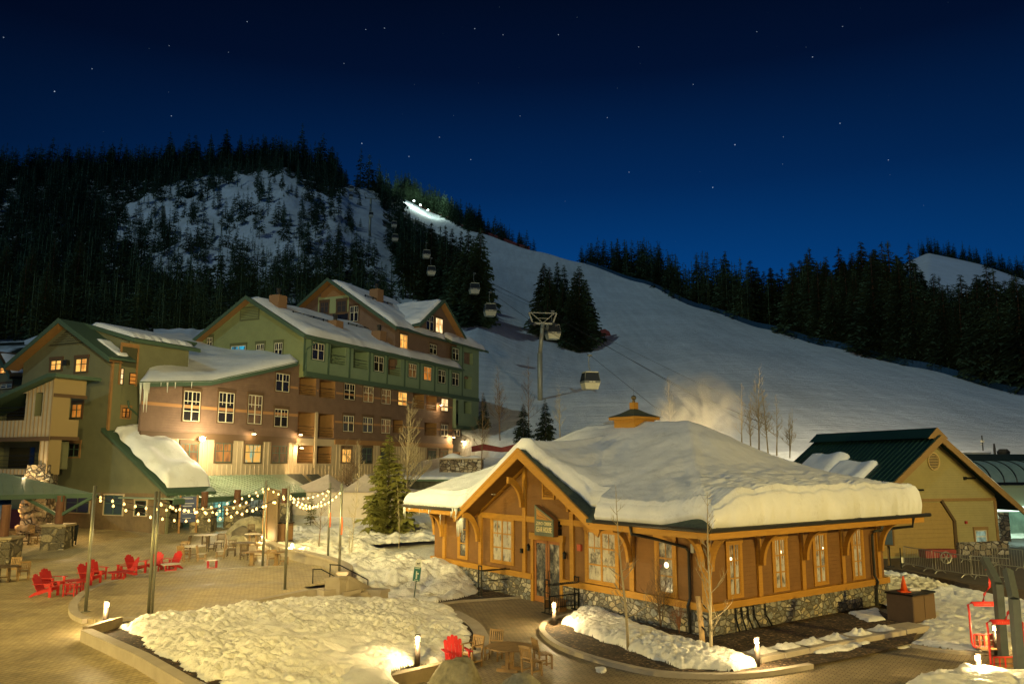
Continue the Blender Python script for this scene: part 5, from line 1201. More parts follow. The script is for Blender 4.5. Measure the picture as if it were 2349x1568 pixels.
b = MB(FS.M); b.box(0.05, 3.2, .0, .2, 1, WZ - 5.2 * WP - .1); b.box(1.4, 7.2, .0, .2, WZ - 5.2 * WP - .1, FS.p(290, 772, -.7)[1] - .15); b.box(3.2, 7.2, .0, .2, 12.0, WZ - 5.2 * WP - .1); b.build('wall', OLV, wing)
zd = FS.p(290, 772, -.7)[1]
b = MB(FW.M); b.prism([(.7, 1.2, zd), (WA, 1.2, WZ), (WA, 1.2, WZ - .3), (.7, 1.2, zd - .3)], (0, 6.6, 0)); b.build('dormer_roof', GRT, wing)
b = MB(FW.M); b.prism([(0, 1.4, 13.8), (0, 1.4, zd - .2), (WA, 1.4, WZ - .3)], (0, .1, 0)); b.build('dormer_cheek', OLV, wing)
b = MB(FW.M); b.box(-.12, .06, -.05, .12, 8.8, WZ - 5.2 * WP - .3); b.build('corner_trim', ORW, wing)
def wr(x0, y0, x1, y1): return FW.rect(x0, y0, x1, y1)
for k, (x0, y0, x1, y1) in enumerate(((117, 826, 141, 849), (174, 822, 200, 853), (165, 926, 188, 958), (158, 1017, 182, 1047))):
    l0, l1, z0, z1 = wr(x0, y0, x1, y1); window(FW, wing, l0, l1, z0, z1, (LIT, LIT, LITO, DKGLS)[k], GRT, ORW if k == 3 else BRT, trim=.16, head=.28, upper=False)
l0, l1, z0, z1 = wr(118, 756, 196, 786); b = MB(FW.M); b.m = 1; b.prism([(l0 - .2, -.07, z0 - .15), (l1 + .2, -.07, z0 - .15), (WA, -.07, WZ - .75)], (0, .06, 0)); b.m = 0; k = z0
while k < WZ - 1.0: hw = (WZ - .9 - k) / (WZ - .9 - z0) * (l1 - l0) / 2; b.box(WA - hw, WA + hw, -.11, -.06, k, k + .08); k += .17
b.build('gable_louvre', [OLV, mat('dark_olive', (.06, .06, .03), .7)], wing)
l, z = FW.p(156, 832); b = MB(FW.M); b.box(l - .2, l + .2, -.3, 0, z - .2, z + .2); b.build('wall_vent', GUT, wing)
# lit corner balcony and small window on the side wall
def sr(x0, y0, x1, y1): return FS.rect(x0, y0, x1, y1)
l0, l1, z0, z1 = sr(276, 796, 312, 884)
b = MB(FS.M); b.m = 0; b.box(l0 - .12, l1 + .12, -.10, .0, z1, z1 + .3); b.box(l0 - .12, l0, -.1, .02, z0, z1); b.box(l1, l1 + .12, -.1, .02, z0, z1); b.build('balcony_frame', ORW, wing)
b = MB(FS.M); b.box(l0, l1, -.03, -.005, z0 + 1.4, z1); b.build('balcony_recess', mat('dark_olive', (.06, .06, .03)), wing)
for a, c, d, e_ in ((275, 844, 283, 882), (296, 855, 312, 882)):
    q = sr(a, c, d, e_); window(FS, wing, *q, LITW if a == 275 else LITO, BLK, None, rows=3, cols=1, upper=False)
q = sr(279, 935, 297, 958); window(FS, wing, *q, LITO, BLK, ORW, trim=.14, head=.2, upper=False)
l, z = FS.p(314, 985); b = MB(FS.M); b.tube([(l, -.12, 12.2), (l, -.12, 8.5)], .08, 6); b.tube([(l, -.14, 10.0), (l - 1.0, -.14, 10.6), (l - 1.1, -.14, 11.1)], .07, 6); b.build('vent_pipe', GRT, wing)
# lean-to roof with its snow
b = MB(FW.M); b.prism([(-.25, -.35, 9.0), (6.75, -.35, 4.35), (6.75, -.35, 4.15), (-.25, -.35, 8.75)], (0, 4.6, 0)); b.build('lean_to_roof', GRT, wing)
b = MB(FW.M)
def lean(i, j):
    u = .25 + 6.0 * i; v = -.05 + 4.2 * j; e_ = min(i * 9, (1 - i) * 7, j * 5 + .02, (1 - j) * 5); k = math.sqrt(max(0, 1 - (1 - min(e_, 1)) ** 2))
    v += .5 * (1 - j) * (.3 + noise.noise(Vector((u * .8, 4, 4))))
    return (u, v, 9.0 - (u + .25) * .664 + .02 + k * (.75 + .5 * j + .35 * noise.noise(Vector((u * .8, v * .8, 5)))))
b.grid(lean, 40, 30); snow_thing(b, 'thick slumping snow slab on the lean-to roof of the green wing')
slope_snow(FW, WA, WZ, WP, .6, .2, 1.2, .12, 'thin snow strip on the right slope of the green wing roof', 13.0, xin=3.0, nu=12)
b = MB(FW.M)
def dorm(i, j):
    e_ = min(i * 10, (1 - i) * 10, j * 4, (1 - j) * 6); k = math.sqrt(max(0, 1 - (1 - min(e_, 1)) ** 2)); u = WA + .6 + (5.0 - .9 * abs(noise.noise(Vector((i * 7, 1, 1))))) * (1 - j); v = 1.4 + 6.2 * i
    return (u, v, zd + (.7 - u) * (WZ - zd) / (.7 - WA) + .02 + k * .35)
b.grid(dorm, 40, 14); snow_thing(b, 'thin ragged snow on the shallow dormer roof above the lit balcony')
# icicles of the low roof
b = MB(); rn = random.Random(8)
for k in range(17):
    t = rn.choice((rn.uniform(.0, .09), rn.uniform(.0, .09), rn.uniform(.12, .4))); p = fedge(t, -.86, -.1); l = rn.choice((.3, .5, .5, .8, 2.2 if t < .12 else 1.2, 1.6)); r_ = .10 if l > 1 else .06
    b.tube([p, p - Vector((0, 0, l * .5)), p - Vector((0, 0, l))], r_, 5, .01)
o = b.build('icicles', ICE, None, True); o['label'] = 'long icicles hanging from the low roof eave beside the green wing'; o['category'] = 'icicles'

# cream board-and-batten stair tower, far left
FT2 = Frame(A(115, 1000, 56.5).x, 56.5, .908, -.419); tw = frame_thing('cream_tower', 'cream board and batten balcony tower with sloping roof at the far left', 'lodge building', FT2, -3, 0, 3)
def t2(x0, y0, x1, y1, off=0): return FT2.rect(x0, y0, x1, y1, off)
zt_ = FT2.p(115, 870)[1]; zl = FT2.p(0, 925)[1]; xl = FT2.p(-60, 950)[0]; zlo = FT2.p(60, 1088)[1]
h1 = t2(-60, 905, 58, 965); h2 = t2(80, 900, 97, 954); h3 = t2(-60, 1012, 90, 1075)
sl = (zt_ - zl) / (0 - FT2.p(0, 925)[0])
wall_holes(FT2, xl, 0, zlo, h1[3] - .0, [h1, h2, h3], 0, CREM, tw)
b = MB(FT2.M); b.add([(xl, 0, h1[3]), (0, 0, h1[3]), (0, 0, zt_), (-(zt_ - h1[3]) / sl * 1.0, 0, h1[3] + .001)], [(0, 1, 2, 3)])
b.build('wall', CREM, tw)
zz_ = [FT2.p(115, y)[1] for y in (862, 905, 960, 1003, 1088)]
for k_, dep in enumerate((2.5, 1.3, 2.1, .9)): b = MB(FT2.M); b.box(-.03, -.002, 0.0, dep, zz_[k_ + 1], zz_[k_]); b.build('side_panel', mat('tan_boards_painted_shade', (.30, .22, .10), .7, vert=.4), tw)  # shade of the side face put into the board colour
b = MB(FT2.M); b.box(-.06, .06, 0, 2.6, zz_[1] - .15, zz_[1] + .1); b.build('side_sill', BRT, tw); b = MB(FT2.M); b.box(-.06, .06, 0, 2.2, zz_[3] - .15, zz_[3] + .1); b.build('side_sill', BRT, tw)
for h in (h1, h2, h3): balcony(FT2, tw, h, 0, OLV, depth=2.2, rail=(h is not h2), dpos=.3)
b = MB(FT2.M); k = -.08
while k > xl:
    tops = [(zlo, min(zt_ + k * sl, zt_))]
    for h in (h1, h2, h3):
        if h[0] < k < h[1]: tops = [s for s0, s1 in tops for s in ((s0, min(s1, h[2])), (max(s0, h[3]), s1)) if s[1] > s[0]]
    for s0, s1 in tops:
        if s1 - s0 > .1: b.box(k - .04, k + .04, -.05, 0, s0, s1)
    k -= .42
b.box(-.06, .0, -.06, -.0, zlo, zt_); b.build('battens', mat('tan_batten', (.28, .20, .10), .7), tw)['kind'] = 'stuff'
b = MB(FT2.M); b.prism([(.9, -.6, zt_ + .32), (.9, -.6, zt_ + .08), (0.0, -.6, zt_ + .08), (xl, -.6, zt_ + .05 + xl * sl), (xl, -.6, zt_ + .32 + xl * sl), (0, -.6, zt_ + .36)], (0, 3.6, 0)); b.build('roof', GRT, tw)
b = MB(FT2.M); b.box(xl, -.0, -.08, .02, h3[3], h3[3] + .3); b.build('lintel', BRT, tw)
# small lodge behind at the far left edge
FK = Frame(A(0, 850, 78).x, 78, .85, -.52); bk = frame_thing('back_lodge', 'small dark gabled lodge at the far left edge with one lit window', 'lodge building', FK, 0, 0, 5)
ax2, az2 = FK.p(3, 806)
b = MB(FK.M); b.prism([(ax2 - 4, 0, 3), (ax2 + 2.6, 0, 3), (ax2 + 2.6, 0, az2 - 2.3), (ax2, 0, az2 - .3), (ax2 - 4, 0, az2 - 3.3)], (0, 6, 0)); b.build('wall', OLV, bk)
roof2(FK, ax2, az2, .85, ax2 - 4.5, ax2 + 3.0, -.5, 7, BRT, bk)
slope_snow(FK, ax2, az2, .85, ax2 + 3.0, -.2, 7, .3, 'snow on the right roof slope of the small lodge at the far left edge', 21.0, nu=20, nv=10)
q = FK.rect(1, 842, 20, 856); window(FK, bk, *q, LIT, BRT, None, upper=False); q = FK.rect(2, 880, 28, 890); window(FK, bk, *q, DKGLS, WHITE, BRT, upper=False)
b = MB(); b.grid(lambda i, j: A(56 + 60 * i, 790 - 32 * j * (.3 + .7 * i), 84 + 8 * j), 6, 4); snow_thing(b, 'small snowy roof corner just behind the left slope of the green wing')

# low snowy roofed shed and stone planter wall at the far end of the yard
FD_ = Frame(A(950, 1100, 74).x, 74, .98, -.17)
sh = frame_thing('yard_shed', 'dark low timber shed with snow on its roof behind the aspen trunks', 'shed', FD_, 0, 0, 2)
l0, l1, z0, z1 = FD_.rect(925, 1103, 1075, 1160); b = MB(FD_.M); b.box(l0, l1, 0, 3, .5, z1); b.build('wall', mat('dark_weathered_boards', (.045, .05, .04), .8, var=.4, vs=2, vert=.3), sh)
b = MB(FD_.M); b.box(l0 - .4, l1 + .4, -.6, 3.4, z1, z1 + .18); b.build('roof', GRT, sh)
b = MB(FD_.M)
b.grid(lambda i, j: (l0 - .4 + (l1 - l0 + .8) * i, -.6 + 4 * j, z1 + .18 + (.25 + .14 * noise.noise(Vector((i * 14, j * 6, 1)))) * math.sqrt(max(0, 1 - (1 - min(1, min(j * 8, (1 - j) * 8, i * 20, (1 - i) * 20))) ** 2))), 50, 12)
snow_thing(b, 'rippled snow layer on the low dark shed roof', None)
FP_ = Frame(A(1050, 1060, 88).x, 88, .99, -.1)
l0, l1, z0, z1 = FP_.rect(1008, 1053, 1106, 1075); pl = frame_thing('stone_planter', 'round cornered stone planter wall capped with snow at the lodge corner', 'planter', FP_, l0, 0, 3)
b = MB(FP_.M); b.box(l0, l1, 0, 1.2, 2, z1); b.build('stone_wall', STONEB, pl); b = MB(FP_.M); b.box(l0 - .15, l1 + .15, -.15, 1.35, z1, z1 + .14); b.build('cap', CONC, pl)
b = MB(FP_.M); b.grid(lambda i, j: (l0 + (l1 - l0) * i, 1.2 * j, z1 + .14 + (.45 + .3 * math.sin(i * 8)) * math.sin(math.pi * j) * math.sin(math.pi * min(1, i * 1.0))), 30, 8); snow_thing(b, 'small heap of snow on the stone planter at the lodge corner', None)
# ------------------------------------------------------------ the village ground: plaza, stage, walls, beds, snow banks
def smooth(t): t = min(max(t, 0), 1); return t * t * (3 - 2 * t)
def plz(x, y): return .85 + smooth((y - 47) / 14) * .85
def GP(x, y):
    z = .85
    for _ in range(12): p = G(x, y, z); z = .5 * z + .5 * plz(p.x, p.y)
    return Vector((p.x, p.y, plz(p.x, p.y)))
PAV = paver_mat('buff_plaza_pavers', (.48, .38, .20), (.40, .32, .17), (.20, .155, .085), .24, .12, .5)
PAVL = paver_mat('brown_path_pavers', (.30, .235, .14), (.24, .19, .115), (.07, .05, .03), .26, .13, .62)
wallpx = [(587, 1214), (598, 1230), (618, 1241), (640, 1250), (662, 1257), (710, 1268), (762, 1281), (790, 1293), (797, 1303), (785, 1312)]
wallw = [G(x, y, 1.42) for x, y in wallpx]
XR = [(8, 5.0), (21.6, -7.6), (29.3, -14.8), (30.4, -13.0), (32.5, -11.5), (34.8, -10.2), (37.9, -9.0), (42.0, -8.4)] + [(p.y, p.x) for p in reversed(wallw[:8])] + [(68, -20), (72, -13), (95, -8)]
XR = sorted(XR)
def xr(y): return float(np.interp(y, [a for a, c in XR], [c for a, c in XR]))
b = MB(); b.grid(lambda i, j: (lambda y: (-75 + (xr(y) + 75) * i, y, plz(0, y)))(8 + 87 * j), 30, 300); b.build('plaza', PAV, None, kind='structure')
b = MB(); b.add([(-7, 8, 0), (45, 8, 0), (45, 44, 0), (0, 44, 0), (-8.2, 40, 0), (-10.2, 35, 0)], [(0, 1, 2, 3, 4, 5)]); b.build('path', PAVL, None, kind='structure')
def strip(b, pts, w_, z0, z1, closed=False, side=0):
    """kerb or low wall along a line of points (x, y)"""
    n = len(pts); L_, R_ = [], []
    for i in range(n):
        a = Vector(pts[(i - 1) % n if closed else max(i - 1, 0)][:2]); c = Vector(pts[(i + 1) % n if closed else min(i + 1, n - 1)][:2]); d = (c - a).normalized(); nn = Vector((-d.y, d.x)); p = Vector(pts[i][:2])
        za = z1[i] if isinstance(z1, list) else z1
        L_.append((p + nn * w_ * (.5 + side), za)); R_.append((p - nn * w_ * (.5 - side), za))
    vs = []
    for (l, za), (r, _) in zip(L_, R_): vs += [(l.x, l.y, z0), (l.x, l.y, za), (r.x, r.y, za), (r.x, r.y, z0)]
    fs = []; m = n if closed else n - 1
    for i in range(m):
        a, c = i * 4, ((i + 1) % n) * 4
        for k in range(4): fs.append((a + k, a + (k + 1) % 4, c + (k + 1) % 4, c + k))
    if not closed: fs += [(0, 1, 2, 3), ((n - 1) * 4 + 3, (n - 1) * 4 + 2, (n - 1) * 4 + 1, (n - 1) * 4)]
    b.add(vs, fs); return b
def curve(pts, k=6):
    P = [Vector(p) for p in pts]; out_ = []
    for i in range(len(P) - 1):
        p0, p1, p2, p3 = P[max(i - 1, 0)], P[i], P[i + 1], P[min(i + 2, len(P) - 1)]
        for q in range(k):
            t = q / k; out_.append(.5 * ((2 * p1) + (p2 - p0) * t + (2 * p0 - 5 * p1 + 4 * p2 - p3) * t * t + (3 * p1 - p0 - 3 * p2 + p3) * t ** 3))
    out_.append(P[-1]); return out_
# stage (raised paved half-round)
back = curve([G(x, y, 1.02) for x, y in ((200, 1417), (178, 1408), (168, 1394), (172, 1378), (195, 1355), (240, 1335), (330, 1316), (400, 1308), (480, 1303), (560, 1300), (640, 1297), (705, 1293), (745, 1300), (770, 1318))], 5)
front = [G(x, y, 1.02) for x, y in ((770, 1345), (700, 1352), (600, 1372), (480, 1394), (340, 1413), (230, 1419))]
st_ = back + front
b = MB(); b.add([(p.x, p.y, 1.0) for p in st_] + [(p.x, p.y, .5) for p in st_], [tuple(range(len(st_)))] + [(i, (i + 1) % len(st_), (i + 1) % len(st_) + len(st_), i + len(st_)) for i in range(len(st_))])
b.build('stage_paving', PAV, None, kind='structure')
kb = MB(); strip(kb, [(p.x, p.y) for p in back[:52]], .32, .6, 1.012, side=0); o = kb.build('kerb', CONC, None, kind='structure')
kb = MB(); strip(kb, [(p.x, p.y) for p in front[::-1]], .34, .4, 1.02); o = kb.build('kerb', CONC, None, kind='structure')
# curved seat wall behind the stage
w_t = thing('seat_wall', 'long curved concrete seat wall between the plaza tables and the snowy yard', 'wall', (wallw[4].x, wallw[4].y, .85))
cw_ = curve(wallw, 5)
b = MB(); strip(b, [(p.x, p.y) for p in cw_], .42, .3, 1.32); b.build('wall_body', CONC, w_t)
b = MB(); strip(b, [(p.x, p.y) for p in cw_], .54, 1.322, 1.44); b.build('wall_cap', mat('smooth_concrete_cap', (.40, .34, .26), .7, var=.08), w_t)
# stairs with cheek wall and rails
s0 = G(746, 1340, 1.0); s1 = G(852, 1374, 0.0); sd_ = (s1 - s0); sd_.z = 0; ln_ = sd_.length; sd_.normalize()
FSx = Frame(s0.x, s0.y, sd_.x, sd_.y)
stt = frame_thing('stone_steps', 'concrete steps leading from the raised stage down to the shop path', 'steps', FSx, 0, 0, 0)
ns = 6
for k in range(ns):
    z = 1.0 - (k + 1) * 1.0 / (ns + 1); x = ln_ * (k + .6) / (ns + .6); b = MB(FSx.M); b.box(x - .55, x + ln_ / (ns + .6) + .02, -1.6, .1, -.2, z); b.build('step', CONC, stt)
b = MB(FSx.M); b.box(-1.2, .45, -1.4, .1, .3, 1.0); b.build('landing', CONC, stt)
ck = thing('cheek_wall', 'sloping concrete cheek wall with cap along the far side of the steps', 'wall', s0)
c0, c1, c2_, c3 = G(746, 1324, 1.5), G(780, 1322.6, 1.5), G(832, 1350, .78), G(872, 1353, .78)
b = MB(); n = Vector((.30, .42, 0))
for zt0, zt1, th_, ex in ((0, -.14, 0, 0), ):
    P_ = [c0, c1, c2_, c3]
    b.add([(p.x, p.y, -.1) for p in P_] + [(p.x, p.y, p.z - .13) for p in P_] + [(p.x + n.x, p.y + n.y, -.1) for p in P_] + [(p.x + n.x, p.y + n.y, p.z - .13) for p in P_],
          [(i, i + 1, i + 5, i + 4) for i in range(3)] + [(i + 8, i + 12, i + 13, i + 9) for i in range(3)] + [(i + 4, i + 5, i + 13, i + 12) for i in range(3)] + [(0, 4, 12, 8), (3, 11, 15, 7)])
b.build('wall_body', CONC, ck)
b = MB(); f_ = Vector((-.03, -.05, 0))
P_ = [p + f_ for p in (c0, c1, c2_, c3 + Vector((.05, 0, 0)))]; n2_ = n + Vector((.06, .1, 0))
b.add([(p.x, p.y, p.z - .13) for p in P_] + [(p.x, p.y, p.z) for p in P_] + [(p.x + n2_.x, p.y + n2_.y, p.z - .13) for p in P_] + [(p.x + n2_.x, p.y + n2_.y, p.z) for p in P_],
      [(i, i + 1, i + 5, i + 4) for i in range(3)] + [(i + 8, i + 12, i + 13, i + 9) for i in range(3)] + [(i + 4, i + 5, i + 13, i + 12) for i in range(3)] + [(i, i + 8, i + 9, i + 1) for i in range(3)] + [(0, 4, 12, 8), (3, 11, 15, 7)])
b.build('wall_cap', CONC, ck)
def rail(pp, label):
    t = None; pts = []
    (xa, yb1, zb1, yt1), (xm, ym), (xe, ybe, zbe, yte) = pp
    a = G(xa, yb1, zb1); e_ = G(xe, ybe, zbe); ta = A(xa, yt1, a.y); te = A(xe, yte, e_.y); mm = A(xm, ym, a.y + (e_.y - a.y) * .22)
    t = thing('handrail', label, 'handrail', a); b = MB(); b.tube([ta, mm, te], .028, 6); b.build('rail', BLK, t)
    for p, q in ((a, ta), (e_, te)): b = MB(); b.tube([p, Vector((p.x, p.y, q.z))], .028, 6); b.build('post', BLK, t)
rail(((717, 1337.3, 1.0, 1305), (737, 1304.6), (807, 1364, .25, 1342)), 'thin black handrail on the near side of the stage steps')
rail(((756, 1339.7, 1.0, 1294), (780, 1295.3), (843, 1371, 0, 1328.5)), 'thin black handrail on the far side of the stage steps')
# planter kerbs around the big snow bank
pk = thing('planter_wall', 'long low concrete planter wall running diagonally beside the paved plaza in front', 'wall', G(198, 1440, .85))
b = MB(); q0, q1 = G(198, 1442, 1.2), G(500, 1575, 1.2); strip(b, [(q0.x, q0.y), ((q0.x + q1.x) / 2, (q0.y + q1.y) / 2), (q1.x + 1.5, q1.y - 2.2)], .34, .3, 1.2); b.build('wall_body', CONC, pk)
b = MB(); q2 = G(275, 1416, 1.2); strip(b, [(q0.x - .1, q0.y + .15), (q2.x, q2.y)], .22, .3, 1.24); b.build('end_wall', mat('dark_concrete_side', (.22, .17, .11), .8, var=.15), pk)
pk2 = thing('planter_wall', 'low stained concrete planter wall behind the boulder and red chair', 'wall', G(900, 1550, 0))
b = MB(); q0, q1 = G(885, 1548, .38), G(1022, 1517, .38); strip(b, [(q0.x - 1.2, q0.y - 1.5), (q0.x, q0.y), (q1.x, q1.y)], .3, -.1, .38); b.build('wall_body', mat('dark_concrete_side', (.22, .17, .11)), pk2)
# mulch beds and kerbs
bed = [G(x, y, .1) for x, y in ((1245, 1436), (1264, 1420), (1320, 1407), (1400, 1397))] + [GM @ Vector((-.05, 5.5, .1)), GM @ Vector((-.05, 0, .1)), GM @ Vector((0, -.05, .1)), GM @ Vector((11.5, -.05, .1))] + [G(x, y, .1) for x, y in ((2020, 1400), (2110, 1440), (2090, 1475), (1974, 1503), (1860, 1524), (1762, 1540), (1663, 1547), (1529, 1543), (1436, 1527), (1343, 1502), (1281, 1478), (1248, 1452))]
b = MB(); 
def tri_fill(b, pts, z=None): b.add([(p.x, p.y, p.z if z is None else z) for p in pts], [tuple(range(len(pts)))])
tri_fill(b, bed, .10); b.build('mulch_bed', MULCH, None, kind='structure')
kc = curve([(p.x, p.y, 0) for p in [bed[3], bed[2], bed[1], bed[0]] + bed[:11:-1][:10]][:13], 4)
b = MB(); strip(b, [(p.x, p.y) for p in kc], .22, -.1, .15); b.build('kerb', CONC, None, kind='structure')
kc = curve([G(x, y, .12) for x, y in ((2092, 1475), (2200, 1490), (2349, 1488), (2500, 1480))], 4)
b = MB(); strip(b, [(p.x, p.y) for p in kc], .18, -.1, .1); b.build('kerb', CONC, None, kind='structure')
bed2 = [G(x, y, .06) for x, y in ((1000, 1382), (1062, 1374), (1184, 1366), (1215, 1362))] + [GM @ Vector((-.05, 11.5, .06)), GM @ Vector((-.05, 15.5, .06)), G(1040, 1330, .06)]
b = MB(); tri_fill(b, bed2, .06); b.build('mulch_bed', MULCH, None, kind='structure')
b = MB(); strip(b, [tuple(G(x, y, .1))[:2] for x, y in ((990, 1384), (1062, 1375), (1184, 1367), (1218, 1364))], .14, -.1, .10); b.build('kerb', CONC, None, kind='structure')
kc = curve([G(x, y, .12) for x, y in ((1040, 1402), (1085, 1428), (1106, 1460), (1110, 1485), (1100, 1505))], 5)
b = MB(); strip(b, [(p.x, p.y) for p in kc], .5, -.1, .14); b.build('kerb', CONC, None, kind='structure')
b = MB(); tri_fill(b, [G(x, y, .10) for x, y in ((1030, 1400), (1078, 1428), (1098, 1460), (1100, 1485), (1075, 1500), (1000, 1480))], .09); tri_fill(b, [G(x, y, .95) for x, y in ((215, 1440), (300, 1420), (420, 1450), (520, 1568), (480, 1568))], .93); b.build('mulch_bed', MULCH, None, kind='structure')
# barn terrace
b = MB(); T4 = [(G(x, y, .62).x, G(x, y, .62).y) for x, y in ((2028, 1302), (2090, 1312), (2230, 1343), (2400, 1362))] + [(60, 46), (60, 75), (17, 75), (17, 47)]
b.prism([(x, y, .0) for x, y in T4], (0, 0, .62)); b.build('terrace', mat('wet_dark_asphalt', (.07, .055, .04), .6, var=.2, vs=.8), None, kind='structure')
b = MB(); strip(b, [T4[0], T4[1], T4[2], T4[3]], .3, .0, .70); o = b.build('timber_edge', mat('dark_timber_edging', (.10, .07, .04), .8, var=.3), None); o['label'] = 'dark timber edging along the barn terrace'; o['category'] = 'edging'

def seg_dist(P, px, py):
    d = 1e9; n = len(P)
    for i in range(n):
        ax_, ay = P[i][0], P[i][1]; bx, by = P[(i + 1) % n][0], P[(i + 1) % n][1]; dx, dy = bx - ax_, by - ay
        t = max(0, min(1, ((px - ax_) * dx + (py - ay) * dy) / (dx * dx + dy * dy + 1e-9))); d = min(d, math.hypot(px - ax_ - t * dx, py - ay - t * dy))
    return d
def bank(name, poly, basef, H, w_, res, seed, rough=.12, fr=1.0, mm=None, clumps=.5, big=.0, **kw):
    P = [(p[0], p[1]) for p in poly]; x0 = min(p[0] for p in P) - res; x1 = max(p[0] for p in P) + res; y0 = min(p[1] for p in P) - res; y1 = max(p[1] for p in P) + res
    nx, ny = int((x1 - x0) / res) + 1, int((y1 - y0) / res) + 1; id_ = {}; vs = []
    for j in range(ny + 1):
        for i in range(nx + 1):
            x, y = x0 + i * res, y0 + j * res; ins = inpoly(x, y, P); d = seg_dist(P, x, y)
            if not ins: d = -d
            e_ = .22 * noise.noise(Vector((x * 1.3, y * 1.3, seed))) + .10 * noise.noise(Vector((x * 4, y * 4, seed)))
            d += e_
            if d < -res * 1.2: continue
            q = max(0, d); k = math.sqrt(max(0, 1 - (1 - min(q / w_, 1)) ** 2)); ke = min(1, q / .35)
            v = Vector((x * fr, y * fr, seed)); wx = Vector((noise.noise(v * .7) * .5, noise.noise(v * .7 + Vector((9, 9, 0))) * .5, 0))
            r1 = noise.noise(v * 1.6 + wx); r2 = 1 - abs(noise.noise(v * 3.1 + wx * 2)) * 2; r3 = noise.noise(v * 7.5); loc_ = .30 + 1.25 * min(1, max(0, noise.noise(Vector((x * .45, y * .45, seed + 3))) + .42))
            z = basef(x, y) + k * H + ke * (rough * loc_ * (r1 * .8 + r2 * clumps * .45 + r3 * .25 - max(0, noise.noise(v * 1.9 + wx + Vector((3, 1, 5))) - .02) * 2.6) + big * noise.noise(v * .45))
            if d <= 0: z = basef(x, y) - .03
            id_[(i, j)] = len(vs); vs.append((x, y, z))
    fs = [(id_[(i, j)], id_[(i + 1, j)], id_[(i + 1, j + 1)], id_[(i, j + 1)]) for j in range(ny) for i in range(nx) if all(c in id_ for c in ((i, j), (i + 1, j), (i + 1, j + 1), (i, j + 1)))]
    b = MB(); b.add(vs, fs); return b.build(name, mm or SNOWG, None, True, **kw)
BZ = [(G(x, y, z).x, G(x, y, z).y, z) for x, y, z in ((262, 1436, .95), (345, 1416, .93), (480, 1396, .9), (600, 1374, .82), (700, 1354, .74), (765, 1358, .35), (800, 1368, .12), (870, 1378, .0), (1000, 1386, -.03), (1068, 1430, 0), (1085, 1462, 0), (1015, 1512, .15), (900, 1538, .3), (760, 1620, .5), (560, 1640, .95), (430, 1530, .95), (330, 1480, .95), (600, 1500, .85), (800, 1440, .5))]
def base_front(x, y):
    w_ = 0; s = 0
    for a, c, z in BZ: q = 1 / (((x - a) ** 2 + (y - c) ** 2) + .15) ** 1.3; w_ += q; s += q * z
    return s / w_
bp_ = [G(x, y, z) for x, y, z in ((262, 1436, 1), (300, 1424, 1), (345, 1416, 1), (480, 1396, 1), (600, 1374, 1), (700, 1354, 1), (765, 1358, .8), (800, 1368, .5), (870, 1378, .1), (1000, 1386, 0), (1038, 1400, 0), (1068, 1430, 0), (1085, 1462, 0), (1078, 1492, .0), (1015, 1512, .2), (900, 1538, .3), (840, 1570, .3), (760, 1640, .4), (560, 1640, .95), (430, 1530, .95), (330, 1480, .95), (325, 1458, .95))]
bank('snow_bank', bp_, base_front, .28, 1.7, .055, 3.3, rough=.085, fr=3.8, clumps=.55, big=.16, label='big rough snow bank in the planter between the stage and the near path', category='snow bank')
bank('snow_bank', [G(x, y, .2) for x, y in ((845, 1530), (880, 1545), (915, 1568), (960, 1640), (700, 1640), (760, 1560))], lambda x, y: .1, .6, 1.0, .1, 8.3, rough=.12, label='low snow bank at the bottom edge left of the boulder', category='snow bank')
yd = [(p.x + .25, p.y - .1) for p in wallw[::-1]] + [(-20.5, 70), (-14, 78), (-4, 92), (14, 92)] + [tuple((GM @ Vector(q))[:2]) for q in ((12.2, 30, 0), (-.1, 30, 0), (-.15, 19.8, 0), (-.15, 15.8, 0), (-.7, 14.3, 0))] + [tuple(G(x, y, .05))[:2] for x, y in ((1092, 1362), (1040, 1374), (1000, 1380), (905, 1376), (874, 1368))] + [(c3.x + .1, c3.y + .35), (c2_.x + .4, c2_.y + .5), (c1.x + .4, c1.y + .45)]
def base_yard(x, y): return .05 + .95 * smooth((y - 38.0 - (x + 8.3) * .55) / 5.0) + .035 * max(0, y - 60)
o = bank('yard_snow', yd, base_yard, .22, .8, .10, 12.1, rough=.11, fr=2.6, clumps=.55, big=.30); o['kind'] = 'structure'
bank('snow_bank', [G(x, y, .1) for x, y in ((1288, 1428), (1330, 1401), (1385, 1403), (1440, 1428), (1520, 1458), (1600, 1482), (1700, 1507), (1742, 1528), (1690, 1538), (1560, 1532), (1460, 1498), (1380, 1467), (1320, 1445))], lambda x, y: .08, .36, .8, .05, 21.7, rough=.09, fr=3.2, clumps=.7, label='long narrow snow bank on the mulch bed at the corner of the gear shop', category='snow bank')
rs = [tuple((GM @ Vector(q))[:2]) for q in ((11.6, .4, 0), (11.6, 6, 0))] + [(19.5, 47)] + [(T4[i][0], T4[i][1] - .1) for i in range(4)] + [(45, 40), (45, 30)] + [tuple(G(x, y, .05))[:2] for x, y in ((2349, 1487), (2200, 1489), (2100, 1478), (2060, 1482), (2115, 1462), (2118, 1440), (2040, 1400), (2015, 1372))]
o = bank('side_snow', rs, lambda x, y: .02 + .42 * smooth((y - 33) / 10), .14, .7, .09, 31.2, rough=.10, fr=2.8, clumps=.7, big=.1); o['kind'] = 'structure'
bank('snow_bank', [G(x, y, .2) for x, y in ((2070, 1575), (2110, 1555), (2180, 1545), (2240, 1540), (2300, 1548), (2420, 1560), (2420, 1640), (2050, 1640))], lambda x, y: .0, .55, .8, .09, 41.2, rough=.14, fr=1.3, label='rough snow bank at the bottom right corner behind the ground lamp', category='snow bank')
